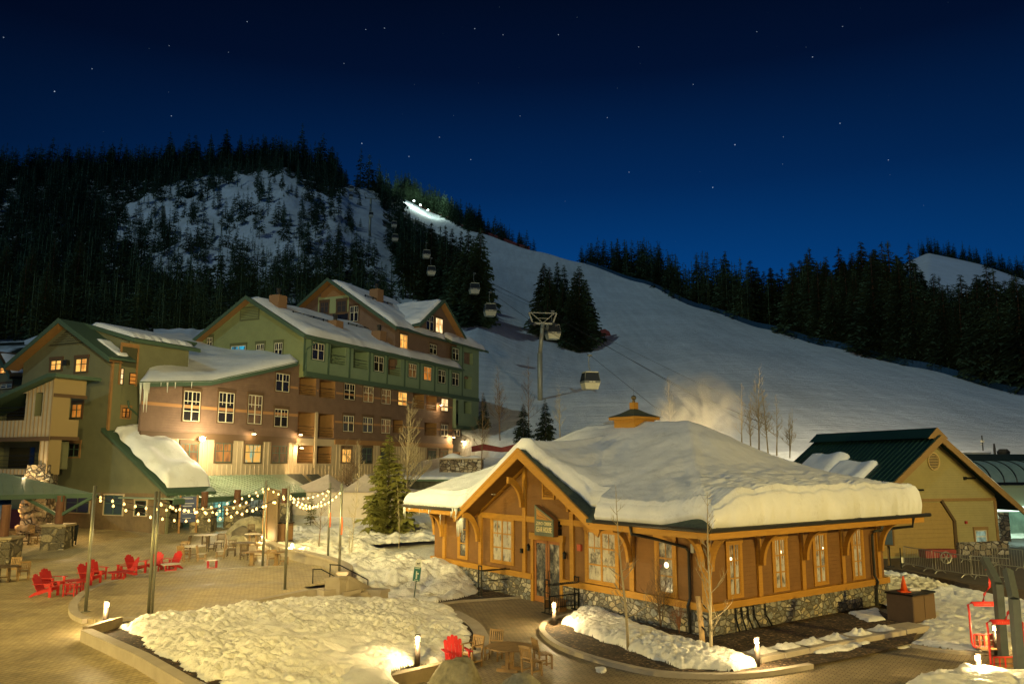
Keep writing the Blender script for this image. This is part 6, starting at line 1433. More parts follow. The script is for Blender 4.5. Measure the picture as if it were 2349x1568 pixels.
bank('snow_patch', [G(x, y, .12) for x, y in ((1880, 1478), (1960, 1460), (1990, 1472), (1940, 1492), (1870, 1496))], lambda x, y: .1, .10, .3, .06, 47, rough=.05, label='thin snow patch on the mulch just below the concrete slabs', category='snow patch')
bank('snow_patch', [G(x, y, .12) for x, y in ((1955, 1405), (2010, 1395), (2030, 1420), (1990, 1425))], lambda x, y: .1, .12, .3, .06, 49, rough=.06, label='ragged snow patch beside the far downspout of the gear shop', category='snow patch')
bank('snow_lump', [G(x, y, 0) for x, y in ((1368, 1536), (1385, 1533), (1386, 1541), (1376, 1543))], lambda x, y: 0, .08, .1, .03, 51, rough=.02, label='single lump of ice lying on the near brown path', category='snow lump')
# concrete slabs beside the shop, each with its heap of snow
for k in range(7):
    t = k / 6; c = G(1752 + 330 * t, 1503 - 62 * t, .15); t_ = thing('concrete_slab', ['first and nearest concrete slab in the row beside the mulch bed', 'second concrete slab of the row, snow heap on it', 'third concrete slab of the row beside the shop', 'middle concrete slab of the row beside the shop', 'fifth concrete slab of the row, larger heap of snow', 'sixth concrete slab, next to last, snow heap on it', 'last bare concrete slab of the row near the brown bin'][k], 'slab', c, .62 - .1 * t, 'row of concrete slabs')
    M_ = t_.matrix_basis; b = MB(M_); b.box(-.70, .70, -.46, .46, -.12, .12); b.build('slab_body', CONC, t_, bevel=.02)
    if k < 6:
        b = MB(M_ @ Matrix.Translation((.05, .10, .12))); sd = k * 3.1
        b.grid(lambda i, j: ((i - .5) * 1.25, (j - .5) * .66, max(-.02, math.sin(math.pi * i) * math.sin(math.pi * j) * (.10 + .24 * abs(noise.noise(Vector((i * 5, j * 4, sd))))) - .02)), 16, 12); o = b.build('snow_heap', SNOWG, None, True); o['label'] = 'small snow heap on the %s concrete slab of the row' % ['first', 'second', 'third', 'fourth', 'fifth', 'sixth'][k]; o['category'] = 'snow heap'; o['group'] = 'snow heaps on the slabs'

# ------------------------------------------------------------ red lounge chairs and tables
RED = mat('red_painted_wood', (.42, .020, .020), .5, var=.12, vs=4); TEAK = mat('weathered_teak', (.24, .15, .065), .6, var=.2, vs=5, stretch=(1, 1, 4)); DTEAK = mat('dark_teak', (.09, .06, .03), .55, var=.2, vs=5)
FROST = mat('frosted_top', (.60, .52, .42), .6, var=.2, vs=6)
def adirondack(loc, rot, label):
    t = thing('adirondack_chair', label, 'lounge chair', loc, rot, 'red adirondack chairs'); M_ = t.matrix_basis
    b = MB(M_)
    for k in range(6): y = -.36 + k * .10; z = .38 - k * .028; b.box(-.27, .27, y, y + .085, z, z + .02)
    b.build('seat', RED, t)
    b = MB(M_ @ Matrix.Translation((0, .18, .22)) @ Matrix.Rotation(R(-24), 4, 'X'))
    for k in range(5):
        x = -.24 + k * .12; h = .78 - abs(k - 2) ** 2 * .035
        b.prism([(x - .052, 0, 0), (x + .052, 0, 0), (x + .058, 0, h - .04), (x + .03, 0, h), (x - .03, 0, h), (x - .058, 0, h - .04)], (0, .02, 0))
    b.box(-.27, .27, .021, .045, .15, .22); b.box(-.25, .25, .021, .045, .52, .58); b.build('backrest', RED, t)
    for s in (-1, 1):
        b = MB(M_); b.prism([(s * .36 - .07, -.44, .56), (s * .36 + .07, -.44, .56), (s * .36 + .05, .36, .53), (s * .36 - .04, .36, .53)], (0, 0, .022)); b.build('armrest', RED, t)
        b = MB(M_); b.box(s * .31 - .012, s * .31 + .012, -.42, -.30, 0, .56); b.prism([(s * .31 + s * .012, -.41, .55), (s * .31 + s * .012, -.31, .55), (s * .31 + s * .012, -.36, .42)], (s * .03, 0, 0)); b.build('leg', RED, t)
        b = MB(M_); b.prism([(s * .285, -.40, .28), (s * .285, -.40, .38), (s * .285, .30, .20), (s * .285, .55, .02), (s * .285, .46, .0), (s * .285, .20, .10)], (.024, 0, 0)); b.build('side_rail', RED, t)
    return t
A90 = R(90)
for x, y, r, lb_ in ((103, 1367, A90, 'red adirondack chair nearest the left edge, facing right in profile'), (117, 1353, A90 - .3, 'red adirondack chair behind the nearest left one, facing right'),
                     (203, 1339, A90 - .2, 'red adirondack chair beside the first light pole, facing right'), (218, 1328, A90 - .6, 'red adirondack chair just behind the one beside the first light pole'),
                     (291, 1322, -.9, 'red adirondack chair turned toward the second round red table'), (309, 1314, A90 - .3, 'red adirondack chair half hidden behind the second round table chair'),
                     (354, 1308, .1, 'red adirondack chair left of the second light pole, facing the camera'), (392, 1305, -.5, 'red adirondack chair behind the third round red table')):
    adirondack(GP(x, y), r, lb_)
adirondack(G(1046, 1532, 0), -.25 + .6, 'near red adirondack chair behind the big boulder')
def low_table(loc, label, top=RED, r=.42, h=.45, rot=.3):
    t = thing('round_side_table', label, 'low table', loc, rot, 'round red tables'); M_ = t.matrix_basis
    b = MB(M_); 
    for k in range(9):
        x0 = -r + k * 2 * r / 9; x1 = x0 + 2 * r / 9 - .008; 
        a_, c_ = [math.sqrt(max(.02, r * r - q * q)) for q in (x0, x1)]; b.prism([(x0, -a_, h), (x1, -c_, h), (x1, c_, h), (x0, a_, h)], (0, 0, .025))
    b.build('tabletop', top, t)
    for k in range(4): a = k * A90 + .78; b = MB(M_); b.box(r * .7 * math.cos(a) - .03, r * .7 * math.cos(a) + .03, r * .7 * math.sin(a) - .03, r * .7 * math.sin(a) + .03, 0, h); b.build('leg', RED, t)
    b = MB(M_); b.box(-r * .5, r * .5, -r * .5 - .02, -r * .5 + .02, .16, .20); b.box(-r * .5, r * .5, r * .5 - .02, r * .5 + .02, .16, .20); b.box(-.02, .02, -r * .5, r * .5, .161, .199); b.build('stretcher', RED, t)
low_table(GP(173, 1355), 'round red table between the first two pairs of red chairs', r=.50)
low_table(GP(272, 1334), 'round red table in front of the third pair of red chairs', r=.50)
low_table(GP(391, 1314), 'round red table with frosted top beside the second light pole', FROST, r=.48)
def small_table(loc, label, top):
    t = thing('square_side_table', label, 'side table', loc, .15, 'small square red tables'); M_ = t.matrix_basis
    b = MB(M_); b.box(-.26, .26, -.2, .2, .48, .51); b.build('tabletop', top, t)
    for s in (-1, 1):
        for q in (-1, 1): b = MB(M_); b.box(s * .21 - .025, s * .21 + .025, q * .16 - .025, q * .16 + .025, 0, .48); b.build('leg', RED, t)
    b = MB(M_); b.box(-.21, .21, -.17, -.14, .1, .14); b.build('stretcher', RED, t)
small_table(GP(160, 1366), 'small square red table in front of the first round red table', RED); small_table(GP(486, 1306), 'small red table with frosted top standing alone by the stage edge', FROST)
def wood_chair(loc, rot, label, arms=False, m=TEAK, frost=False, grp='teak chairs around the plaza tables'):
    t = thing('wooden_chair', label, 'chair', loc, rot, grp); M_ = t.matrix_basis
    b = MB(M_)
    for k in range(5): y = -.22 + k * .088; b.box(-.22, .22, y, y + .075, .43, .452)
    b.build('seat', FROST if frost else m, t)
    for s in (-1, 1):
        b = MB(M_); b.box(s * .22 - .022, s * .22 + .022, -.23, -.185, 0, .66 if arms else .43); b.build('leg', m, t)
        b = MB(M_); b.bar((s * .22, .20, 0), (s * .22, .22, .45), .045, .045); b.bar((s * .22, .22, .45), (s * .22, .31, .92), .045, .045); b.build('leg', m, t)
    b = MB(M_); b.bar((-.2, .305, .88), (.2, .305, .88), .025, .075); b.bar((-.2, .24, .56), (.2, .24, .56), .025, .05)
    for k in range(5): x = -.15 + k * .075; b.bar((x, .24, .56), (x, .30, .86), .04, .014, up=(0, 1, 0))
    b.build('backrest', m, t)
    if arms:
        for s in (-1, 1): b = MB(M_); b.box(s * .25 - .035, s * .25 + .035, -.26, .25, .66, .685); b.build('armrest', m, t)
    b = MB(M_); b.box(-.2, .2, -.22, -.195, .36, .42); b.box(-.21, -.195, -.2, .2, .15, .19); b.box(.195, .21, -.2, .2, .15, .19); b.build('stretcher', m, t)
    return t
def round_table(loc, label, m=DTEAK, top=None, r=.6, rot=.4, h=.73):
    t = thing('round_table', label, 'table', loc, rot, 'round teak tables'); M_ = t.matrix_basis
    b = MB(M_); n = 11
    for k in range(n):
        x0 = -r + k * 2 * r / n; x1 = x0 + 2 * r / n - .01; a_, c_ = [math.sqrt(max(.012, r * r - q * q)) for q in (x0, x1)]; b.prism([(x0, -a_, h - .03), (x1, -c_, h - .03), (x1, c_, h - .03), (x0, a_, h - .03)], (0, 0, .03))
    b.build('tabletop', top or m, t)
    for s in (-1, 1):
        b = MB(M_); b.box(s * .2 - .05, s * .2 + .05, -.05, .05, .08, h - .03); b.build('leg', m, t)
        b = MB(M_); b.box(s * .2 - .05, s * .2 + .05, -.34, .34, 0, .09); b.build('foot', m, t)
    b = MB(M_); b.box(-.2, .2, -.03, .03, .18, .25); b.build('stretcher', m, t)
P180 = math.pi
round_table(GP(471, 1252), 'round slatted table with frosted top, farther of the two pale ones', DTEAK, FROST, .72); round_table(GP(443, 1280), 'round slatted table with frosted top, nearer of the two pale ones', DTEAK, FROST, .68)
round_table(GP(560, 1272), 'dark round table on the plaza left of the long dining table', r=.78); round_table(GP(579, 1250), 'round table at the foot of the curved seat wall', TEAK, FROST, .5)
round_table(GP(57, 1248), 'dark round table between the two canopy pillars', r=.6); round_table(GP(8, 1334), 'dark round table cut by the left edge of the view', r=.7)
for x, y, r, ar, fr_, lb_ in ((424, 1262, -A90, 0, 1, 'dark chair left of the farther frosted table, back to the left'), (426, 1278, 2.2 - A90, 0, 1, 'chair with frosted seat just left of the nearer frosted table'), (420, 1288, P180 - .3, 1, 0, 'armchair with its slatted back to the camera, leftmost by the nearer frosted table'),
                              (462, 1287, A90 + .2, 0, 1, 'chair with frosted seat right of the nearer frosted table'), (484, 1264, A90 + .6, 0, 0, 'dark chair standing between the two frosted tables'), (505, 1281, -A90 + .2, 0, 1, 'lone chair with frosted seat turned sideways right of the frosted tables'),
                              (502, 1258, .0, 0, 1, 'dark chair behind the farther frosted table facing the camera'), (527, 1258, A90 + .4, 0, 1, 'chair seen from the side left of the small boulder'), (530, 1275, .2, 0, 0, 'pale lit chair facing the camera left of the dark round table'),
                              (563, 1283, P180 - .2, 0, 0, 'slat backed chair with its back to the camera at the dark round table'), (598, 1262, .3, 0, 1, 'chair against the curved seat wall right of the dark round table'), (594, 1287, .1, 0, 1, 'chair behind the long dining table, half hidden by a pole'),
                              (622, 1298, P180 + .3, 1, 0, 'armchair with its back to the camera at the long dining table'), (651, 1293, A90 + .3, 0, 1, 'chair at the right end of the long dining table'), (578, 1234, .6, 0, 0, 'dark chair beside the lit ground lamp on the seat wall'),
                              (29, 1250, P180 + .2, 1, 0, 'armchair with its back to the camera at the table between canopy pillars'), (64, 1236, 0.0, 0, 0, 'chair behind the round table between the canopy pillars'), (82, 1247, A90, 1, 1, 'side view armchair right of the table between canopy pillars'),
                              (5, 1238, -.8, 1, 0, 'dark chair cut by the left edge behind the near pillar'), (52, 1330, P180 + A90 - .9, 1, 0, 'armchair beside the round table at the left edge'), (30, 1322, 0.2, 0, 0, 'chair tucked behind the round table at the left edge')):
    wood_chair(GP(x, y), r, lb_, bool(ar), DTEAK if 'dark' in lb_ else TEAK, bool(fr_))
t = thing('dining_table', 'long rectangular teak dining table near the stage edge with a bottle on it', 'table', GP(605, 1297), -.1); M_ = t.matrix_basis
b = MB(M_); b.box(-1.05, 1.05, -.45, .45, .71, .75); b.build('tabletop', TEAK, t)
for s in (-1, 1):
    b = MB(M_); b.prism([(s * .7 - .2, -.06, 0), (s * .7 + .2, -.06, 0), (s * .7 + .10, -.06, .12), (s * .7 + .10, -.06, .71), (s * .7 - .10, -.06, .71), (s * .7 - .10, -.06, .12)], (0, .12, 0)); b.build('leg', TEAK, t)
p = M_ @ Vector((.35, 0, .752)); b = MB(Matrix.Translation(p)); b.lathe([(.035, 0), (.038, .14), (.015, .2), (.015, .26)], 10); o = b.build('bottle', mat('clear_plastic_bottle', (.5, .5, .45), .2), None, True); o['label'] = 'clear plastic bottle standing on the long dining table'; o['category'] = 'bottle'
# near table group
nt_ = round_table(G(1169, 1537, 0), 'near round slatted teak table on the brown path', TEAK, TEAK, .72, 1.2)
wood_chair(G(1083, 1527, 0), -.75, 'near armchair with pale cushion beside the red chair', True, TEAK, True, 'teak chairs at the near table'); wood_chair(G(1132, 1512, 0), -.35, 'near chair behind the slatted table, lit slatted back', False, TEAK, False, 'teak chairs at the near table')
wood_chair(G(1246, 1531, 0), A90 + .35, 'near chair on the right of the slatted table, farther one', False, TEAK, False, 'teak chairs at the near table'); wood_chair(G(1220, 1549, 0), A90 + .75, 'near chair closest to the camera right of the slatted table', False, TEAK, False, 'teak chairs at the near table')
# boulders
def boulder(loc, sx, sy, sz, seed, label, m, rot=0.0, pk=0.0):
    b = MB(Matrix.Translation(loc) @ Matrix.Rotation(rot, 4, 'Z')); n, k_ = 28, 16
    def f(i, j):
        a = 2 * math.pi * i; e_ = math.pi * (j - .5); v = Vector((math.cos(e_) * math.cos(a), math.cos(e_) * math.sin(a), math.sin(e_)))
        s = 1 + .22 * noise.noise(v * 1.1 + Vector((seed, 0, 0))) + .10 * noise.noise(v * 2.6 + Vector((0, seed, 0))) + .025 * noise.noise(v * 8); v = v * s
        return (v.x * sx + pk * v.z * sx, v.y * sy, v.z * sz)
    b.grid(f, n, k_); o = b.build('boulder', m, None, True); o['label'] = label; o['category'] = 'boulder'; o.location.z = o.location.z; return o
RCK = mat('pale_granite', (.27, .24, .155), .85, var=.45, vs=2.2, bump=1.0, bs=5, bd=.12); RCD = mat('dark_granite', (.10, .085, .06), .85, var=.3, vs=2, bump=.5, bs=9, bd=.06)
boulder(G(1040, 1590, 0.1), .80, .62, 1.0, 1.7, 'big pale peaked boulder in front of the red chair', RCK, 0, .12); boulder(G(1196, 1592, .05), .62, .5, .55, 4.1, 'rounded boulder at the bottom edge before the near table', RCK)
boulder(G(1272, 1600, .0), .30, .3, .35, 7.1, 'small boulder tip at the bottom edge right of the rounded one', RCK)
boulder(GP(556, 1226) + Vector((0, .6, .3)), 1.25, .9, .95, 2.2, 'big smooth lit boulder beyond the plaza tables', RCK, .2, .35); boulder(GP(548, 1232) + Vector((.2, 0, .2)), .75, .5, .5, 5.5, 'dark boulder dusted with snow below the big lit one', RCD); boulder(GP(546, 1247) + Vector((0, 0, .15)), .58, .4, .42, 9.4, 'small brown boulder next to the dark round table', RCK)
# ------------------------------------------------------------ pillars, canopies, shop fronts
def pillar(loc, label, w_=1.0, h=1.05, post=True, ph=2.6, m=STONEB):
    t = thing('stone_pillar', label, 'pillar', loc, .1, 'stone pillars carrying the canopies'); M_ = t.matrix_basis; b = MB(M_); b.box(-w_ / 2, w_ / 2, -w_ / 2, w_ / 2, -.2, h); b.build('stone_base', m, t, bevel=.05)
    b = MB(M_); b.box(-w_ / 2 - .06, w_ / 2 + .06, -w_ / 2 - .06, w_ / 2 + .06, h, h + .14); b.build('cap', mat('tan_stone_cap', (.30, .24, .14), .8, var=.15), t)
    if post: b = MB(M_); b.cyl(0, 0, h + .14, h + .14 + ph, .24, 12); b.build('timber_post', mat('red_brown_timber', (.13, .06, .03), .7, var=.15), t)
PLB = stone_mat('big_pillar_stones', 1.6, cols=((.12, .10, .06), (.28, .23, .13), (.34, .28, .16), (.2, .17, .11), (.38, .32, .2)), mortar=(.13, .11, .07), sx=(1, 1, 1.3), bd=.1)
pillar(GP(130, 1256), 'stone pillar with red brown post under the left canopy, beside the chalkboard', 1.45, 1.35, True, 1.75, PLB); pillar(GP(3, 1292), 'stone pillar at the left edge of the view under the canopy', 1.45, 1.35, True, 1.75, PLB)
for x, y, lb_ in ((388, 1210, 'stone pillar of the shop canopy, left of the blue banner'), (465, 1217, 'stone pillar of the shop canopy, between banner and shop door'), (541, 1208, 'stone pillar of the shop canopy, right of the shop door'), (238, 1196, 'low stone pillar near the bench at the wing wall'), (650, 1200, 'rust stained pillar beside the stacked black benches')): pillar(GP(x, y), lb_, 1.5 if x != 650 else 1.2, 1.45, True, 1.15, PLB)
# left canopy
CG = mat('patina_green_metal', (.24, .31, .22), .42, .15, var=.12, vs=.8)
cz_ = 4.42; E0 = Vector((-35.2, 48.2, cz_)); E1 = A(222, 1130, 53.8); E1.z = cz_; E2 = Vector((-33.5, 61, cz_)); E3 = Vector((-44, 57, cz_)); R1 = A(8, 1084, 55.5)
can = thing('metal_canopy', 'green standing seam metal canopy over the seating area at the left', 'canopy', (E1.x - 5, E1.y, 1.0))
for nm_, pts in (('roof', [E0, E1, R1]), ('roof', [E1, E2, R1]), ('roof', [E2, E3, R1])):
    b = MB(); b.prism([tuple(p) for p in pts], (0, 0, -.12)); o = b.build(nm_, CG, can)
b = MB(); d = (E1 - E0); nrm_ = Vector((-d.y, d.x, 0)).normalized()
for k in range(18):
    t = (k + .5) / 18; p = E0.lerp(E1, t); up_ = (R1 - p); 
    if abs(t - .1) < 2:
        # seams run straight up the slope
        s_ = min(1, (1 - t) / .93); q = p + Vector((nrm_.x, nrm_.y, 0)) * (R1 - E0).dot(nrm_) * s_; q.z = p.z + (R1.z - p.z) * s_; b.bar(p + Vector((0, 0, .03)), q + Vector((0, 0, .03)), .05, .05)
b.build('seams', CG, can)['kind'] = 'stuff'
b = MB(); b.bar(E0 - Vector((0, 0, .1)), E1 - Vector((0, 0, .1)), .12, .28); b.build('edge_beam', GRT, can); b = MB(); b.bar(E1 - Vector((0, 0, .1)), E2 - Vector((0, 0, .1)), .12, .28); b.build('edge_beam', GRT, can)
pp = GP(130, 1256); b = MB(); b.box(pp.x - .2, pp.x + .2, pp.y - .2, pp.y + .2, 4.0, 4.35); b.build('post_head', GRT, can)
for dx in (-2.2, 2.2): b = MB(); b.bar((pp.x, pp.y, 3.1), (pp.x + dx, pp.y - .3, 4.3), .16, .18); b.build('brace', GRT, can)
# shop canopy in front of the lodge
e0 = FM.p(398, 1131, -5.4); e1 = FM.p(722, 1136, -5.4); w0 = FM.p(482, 1087, 0); w1 = FM.p(655, 1087, 0); ez = (e0[1] + e1[1]) / 2; wz_ = min(w0[1], w1[1])
sc2 = frame_thing('shop_canopy', 'pale green metal canopy roof over the shop entrance of the lodge', 'canopy', FM, e0[0], -5.4, 1.6)
l0_, l1_ = e0[0], e1[0]
b = MB(FM.M)
for pts in ([(l0_, -5.4, ez), (l1_, -5.4, ez), (w1[0], 0, wz_), (w0[0], 0, wz_)], [(l0_, -5.4, ez), (w0[0], 0, wz_), (l0_, 0, ez)], [(l1_, -5.4, ez), (l1_, 0, ez), (w1[0], 0, wz_)]): b.prism(pts, (0, 0, -.1))
b.build('roof', CG, sc2)
b = MB(FM.M)
for k in range(26):
    l = l0_ + (l1_ - l0_) * (k + .5) / 26; s_ = 1.0
    if l < w0[0]: s_ = (l - l0_) / (w0[0] - l0_)
    if l > w1[0]: s_ = (l1_ - l) / (l1_ - w1[0])
    b.bar((l, -5.4, ez + .03), (l, -5.4 + 5.4 * s_, ez + (wz_ - ez) * s_ + .03), .05, .05)
b.build('seams', CG, sc2)['kind'] = 'stuff'
b = MB(FM.M); b.box(l0_, l1_, -5.48, -5.36, ez - .42, ez - .05); b.build('edge_beam', GRT, sc2)
# shop glass under the canopies
for fr_, x0, y0, x1, y1, pm, off, cols, par in ((FM, 487, 1143, 527, 1193, LITS, -.05, 2, lodge), (FM, 568, 1140, 616, 1180, lit_mat('shop_window_interior', (.28, .36, .26), .5, (.02, .03, .02), 4), -.05, 3, lodge), (FM, 417, 1146, 446, 1186, LITS, -.05, 2, lodge), (FW, 152, 1136, 205, 1175, mat('violet_dark_shop_glass', (.03, .025, .035), .08, emit=.012, ecol=(.4, .5, .7)), -.05, 2, wing), (FW, 240, 1135, 282, 1180, mat('teal_dark_shop_glass', (.03, .04, .04), .08, emit=.02, ecol=(.5, .8, .7)), -.05, 2, wing), (FW, 310, 1147, 336, 1182, DKGLS, -.05, 1, wing)):
    q = fr_.rect(x0, y0, x1, y1, off); window(fr_, par, q[0], q[1], q[2], q[3], pm, GRT, CRB, off=off, cols=cols, rows=2, upper=False, trim=.1, head=.1, name='shop_window')
q0, q1 = FW.p(143, 1200)[0], FW.p(385, 1200)[0]; zz = FW.p(200, 1112)[1]
b = MB(FW.M); b.box(q0, min(q1, 6.4), -.04, .0, .8, min(zz, 4.3)); b.build('board_front', mat('brown_board_front', (.16, .115, .06), .7, var=.15, vert=.5), wing)
bb_ = GP(300, 1205); t = thing('timber_bench', 'long low reddish timber bench wall along the shop front', 'bench', bb_, -.3); b = MB(t.matrix_basis); b.box(-5, 4.5, -.25, .25, 0, .55); b.build('bench_body', mat('red_brown_timber', (.13, .06, .03)), t); b = MB(t.matrix_basis); b.box(-5.1, 4.6, -.32, .32, .552, .66); b.build('seat', mat('red_brown_timber', (.13, .06, .03)), t)
# stone fireplace with fire side
fpz = A(85, 1205, 57.0); fpz.z = 1.3; t = thing('stone_fireplace', 'rough boulder fireplace chimney under the left canopy, glowing warm at its left side', 'fireplace', fpz, .1); M_ = t.matrix_basis
b = MB(M_)
rn = random.Random(2)
b.box(-.85, .85, -.6, .6, 0, 4.4); b.build('chimney_core', STONEB, t)
b = MB(M_)
for k in range(70):
    z = rn.uniform(.05, 3.9); s = rn.uniform(.12, .24); wz2 = .95 - z * .05
    face = rn.random(); x = rn.uniform(-wz2, wz2); y = -.62 if face < .7 else rn.uniform(-.6, .5); 
    if face >= .7: x = wz2 if face > .85 else -wz2
    vs = [(x + s * 1.3 * q.x, y + s * .7 * q.y * .6, z + s * .85 * q.z) for q in [Vector((math.cos(a) * math.cos(e_), math.sin(a) * math.cos(e_), math.sin(e_))) * (1 + .2 * rn.random()) for e_ in (-1.1, -.4, .4, 1.1) for a in [2 * math.pi * u / 7 for u in range(7)]]]
    b.add(vs, [(r * 7 + u, r * 7 + (u + 1) % 7, (r + 1) * 7 + (u + 1) % 7, (r + 1) * 7 + u) for r in range(3) for u in range(7)] + [tuple(range(21, 28))])
b.build('stones', mat('boulder_stones', (.30, .24, .15), .85, var=.5, vs=1.3), t, True)['kind'] = 'stuff'
b = MB(M_); b.box(-.75, .75, -.55, .5, 4.4, 5.0); b.build('chimney_top', STONEB, t)
bx = GP(42, 1210); t = thing('purple_box', 'dark purple box with small yellow mark beside the fireplace', 'box', bx, .1); b = MB(t.matrix_basis); b.box(-.9, .9, -.5, .5, 0, 1.25); b.build('box_body', mat('dark_purple_paint', (.05, .02, .05), .5), t); b = MB(t.matrix_basis); b.box(-.97, .97, -.57, .57, 1.252, 1.34); b.build('lid', mat('dark_purple_paint', (.05, .02, .05)), t)
b = MB(t.matrix_basis); b.box(.45, .75, -.505, -.5, .4, .85); b.build('yellow_mark', mat('yellow_mark', (.4, .28, .03), .5), t)
# chalkboard and banner
ab = GP(155, 1251); t = thing('sandwich_board', 'dark framed sandwich board with pale panel beside the canopy pillar', 'sign', ab, .15); M_ = t.matrix_basis
for s, rr in ((-1, 12), (1, -12)):
    b = MB(M_ @ Matrix.Translation((0, s * .26, 0)) @ Matrix.Rotation(R(-s * 12), 4, 'X')); b.box(-.4, -.34, -.02, .02, 0, 1.3); b.box(.34, .4, -.02, .02, 0, 1.3); b.box(-.34, .34, -.02, .02, .28, 1.3); o = b.build('board_frame', BLK, t)
    if s < 0:
        b = MB(M_ @ Matrix.Translation((0, s * .26, 0)) @ Matrix.Rotation(R(12), 4, 'X')); b.box(-.32, .32, -.03, -.02, .33, 1.05); b.build('poster', mat('pale_green_poster', (.22, .27, .17), .6, var=.2, vs=8), o)
        b = MB(M_ @ Matrix.Translation((0, s * .26, 0)) @ Matrix.Rotation(R(12), 4, 'X')); b.box(-.20, -.04, -.036, -.03, .5, .78); b.box(.06, .22, -.036, -.03, .5, .78); b.build('printed_glass', BLK, o)
bn_ = GP(429, 1222); t = thing('banner_sign', 'tall blue notice panel in a wooden frame with splayed feet before the shop', 'sign', bn_, .5); M_ = t.matrix_basis
b = MB(M_); b.box(-.62, -.5, -.06, .06, 0, 2.6); b.build('post', ORW, t); b = MB(M_); b.box(.5, .62, -.06, .06, 0, 2.6); b.build('post', ORW, t)
for s in (-.56, .56): b = MB(M_); b.bar((s, -.5, .05), (s, 0, .5), .07, .07); b.bar((s, .5, .05), (s, 0, .5), .07, .07); b.build('foot', ORW, t)
b = MB(M_); b.box(-.5, .5, -.03, .03, .75, 2.5); pb = b.build('panel', mat('blue_notice_panel', (.035, .05, .12), .5), t); b = MB(M_)
for k in range(9): wd_ = (.32, .0, .36, .30, .0, .22, .34, .0, .28)[k]; zz = 2.35 - k * .17; b.box(-.38, -.38 + wd_ * 2, -.036, -.03, zz, zz + .05) if wd_ else None
b.build('printed_lines', mat('white_print', (.45, .45, .45), .6), pb)['kind'] = 'stuff'
# tent
tb_ = Frame(A(775, 1190, 69).x, 69, .985, -.17)
tn = frame_thing('event_tent', 'white peaked party tent with sagging side walls behind the bare trees', 'tent', tb_, 0, 0, 1.4)
TENT = mat('tent_fabric_with_glow', (.42, .36, .27), .7, var=.10, vs=1.2, bump=.5, bs=1.6, bd=.25, emit=.10, ecol=(1, .7, .35))  # faint emission added so the cloth looks lit
tx0, tx1 = tb_.p(630, 1150)[0], tb_.p(915, 1150)[0]; tz0 = 1.2; tz1 = tb_.p(640, 1127)[1]
b = MB(tb_.M); b.grid(lambda i, j: (tx0 + (tx1 - tx0) * i, -.10 * math.sin(i * 40) * (1 - j) + .06 * noise.noise(Vector((i * 16, j * 2, 1))), tz0 + (tz1 - tz0) * j), 120, 10); b.grid(lambda i, j: (tx0, 7 * i, tz0 + (tz1 - tz0) * j), 8, 4); b.grid(lambda i, j: (tx1, 7 * i, tz0 + (tz1 - tz0) * j), 8, 4); b.build('side_wall', TENT, tn, True)
pk1 = tb_.p(752, 1086, 3); pk2_ = tb_.p(836, 1086, 3)
for (pxk, pzk), (xa, xb_) in ((pk1, (tx0 - .3, (pk1[0] + pk2_[0]) / 2)), (pk2_, ((pk1[0] + pk2_[0]) / 2, tx1 + .3))):
    b = MB(tb_.M); xc = pxk
    def f(i, j):
        a = 2 * math.pi * i; cx, cy = math.cos(a), math.sin(a); m = max(abs(cx), abs(cy)); ex = (xb_ - xc if cx > 0 else xc - xa) * cx / m; ey = 3.4 * cy / m
        return (xc + ex * j, 3.2 + ey * j, tz1 + (pzk - tz1) * (1 - j) ** 1.7)
    b.grid(f, 40, 12); b.build('peak_roof', TENT, tn, True)
# awning and signs on the lodge base behind the tent
for x0, x1 in ((652, 690), (700, 728)):
    a0 = FM.rect(x0, 1103, x1, 1122, 0); b = MB(FM.M); b.prism([(a0[0], -.05, a0[3] + .6), (a0[1], -.05, a0[3] + .6), (a0[1] + .2, -1.4, a0[2] + .2), (a0[0] + .2, -1.4, a0[2] + .2)], (0, 0, .06)); b.build('awning', mat('dark_awning', (.06, .065, .055), .6, var=.3), lodge)
# black benches stacked by the canopy
for k, (x, y, h0, lb_) in enumerate(((575, 1193, 0, 'black slatted bench in front of the wide shop window'), (645, 1172, 0, 'black bench standing behind the tall curved panel, upper row'), (640, 1188, 0, 'black bench standing behind the tall curved panel, lower row'), (600, 1190, 0, 'black slatted bench right of the shop door pillar'))):
    t = thing('black_bench', lb_, 'bench', GP(x, y), .1 * k, 'black benches by the shop'); M_ = t.matrix_basis
    b = MB(M_); b.box(-1.1, 1.1, -.25, .25, .42, .47); b.build('seat', BLK, t); b = MB(M_); b.box(-1.1, 1.1, .22, .26, .86, .93); b.box(-1.1, 1.1, .22, .26, .5, .54)
    for q in range(14): b.box(-1.05 + q * .16, -1.0 + q * .16, .22, .25, .54, .86)
    b.build('backrest', BLK, t)
    for s in (-1, 1):
        for q in (-1, 1): b = MB(M_); b.box(s * 1.0 - .03, s * 1.0 + .03, q * .2 - .03, q * .2 + .03, 0, .42); b.build('leg', BLK, t)
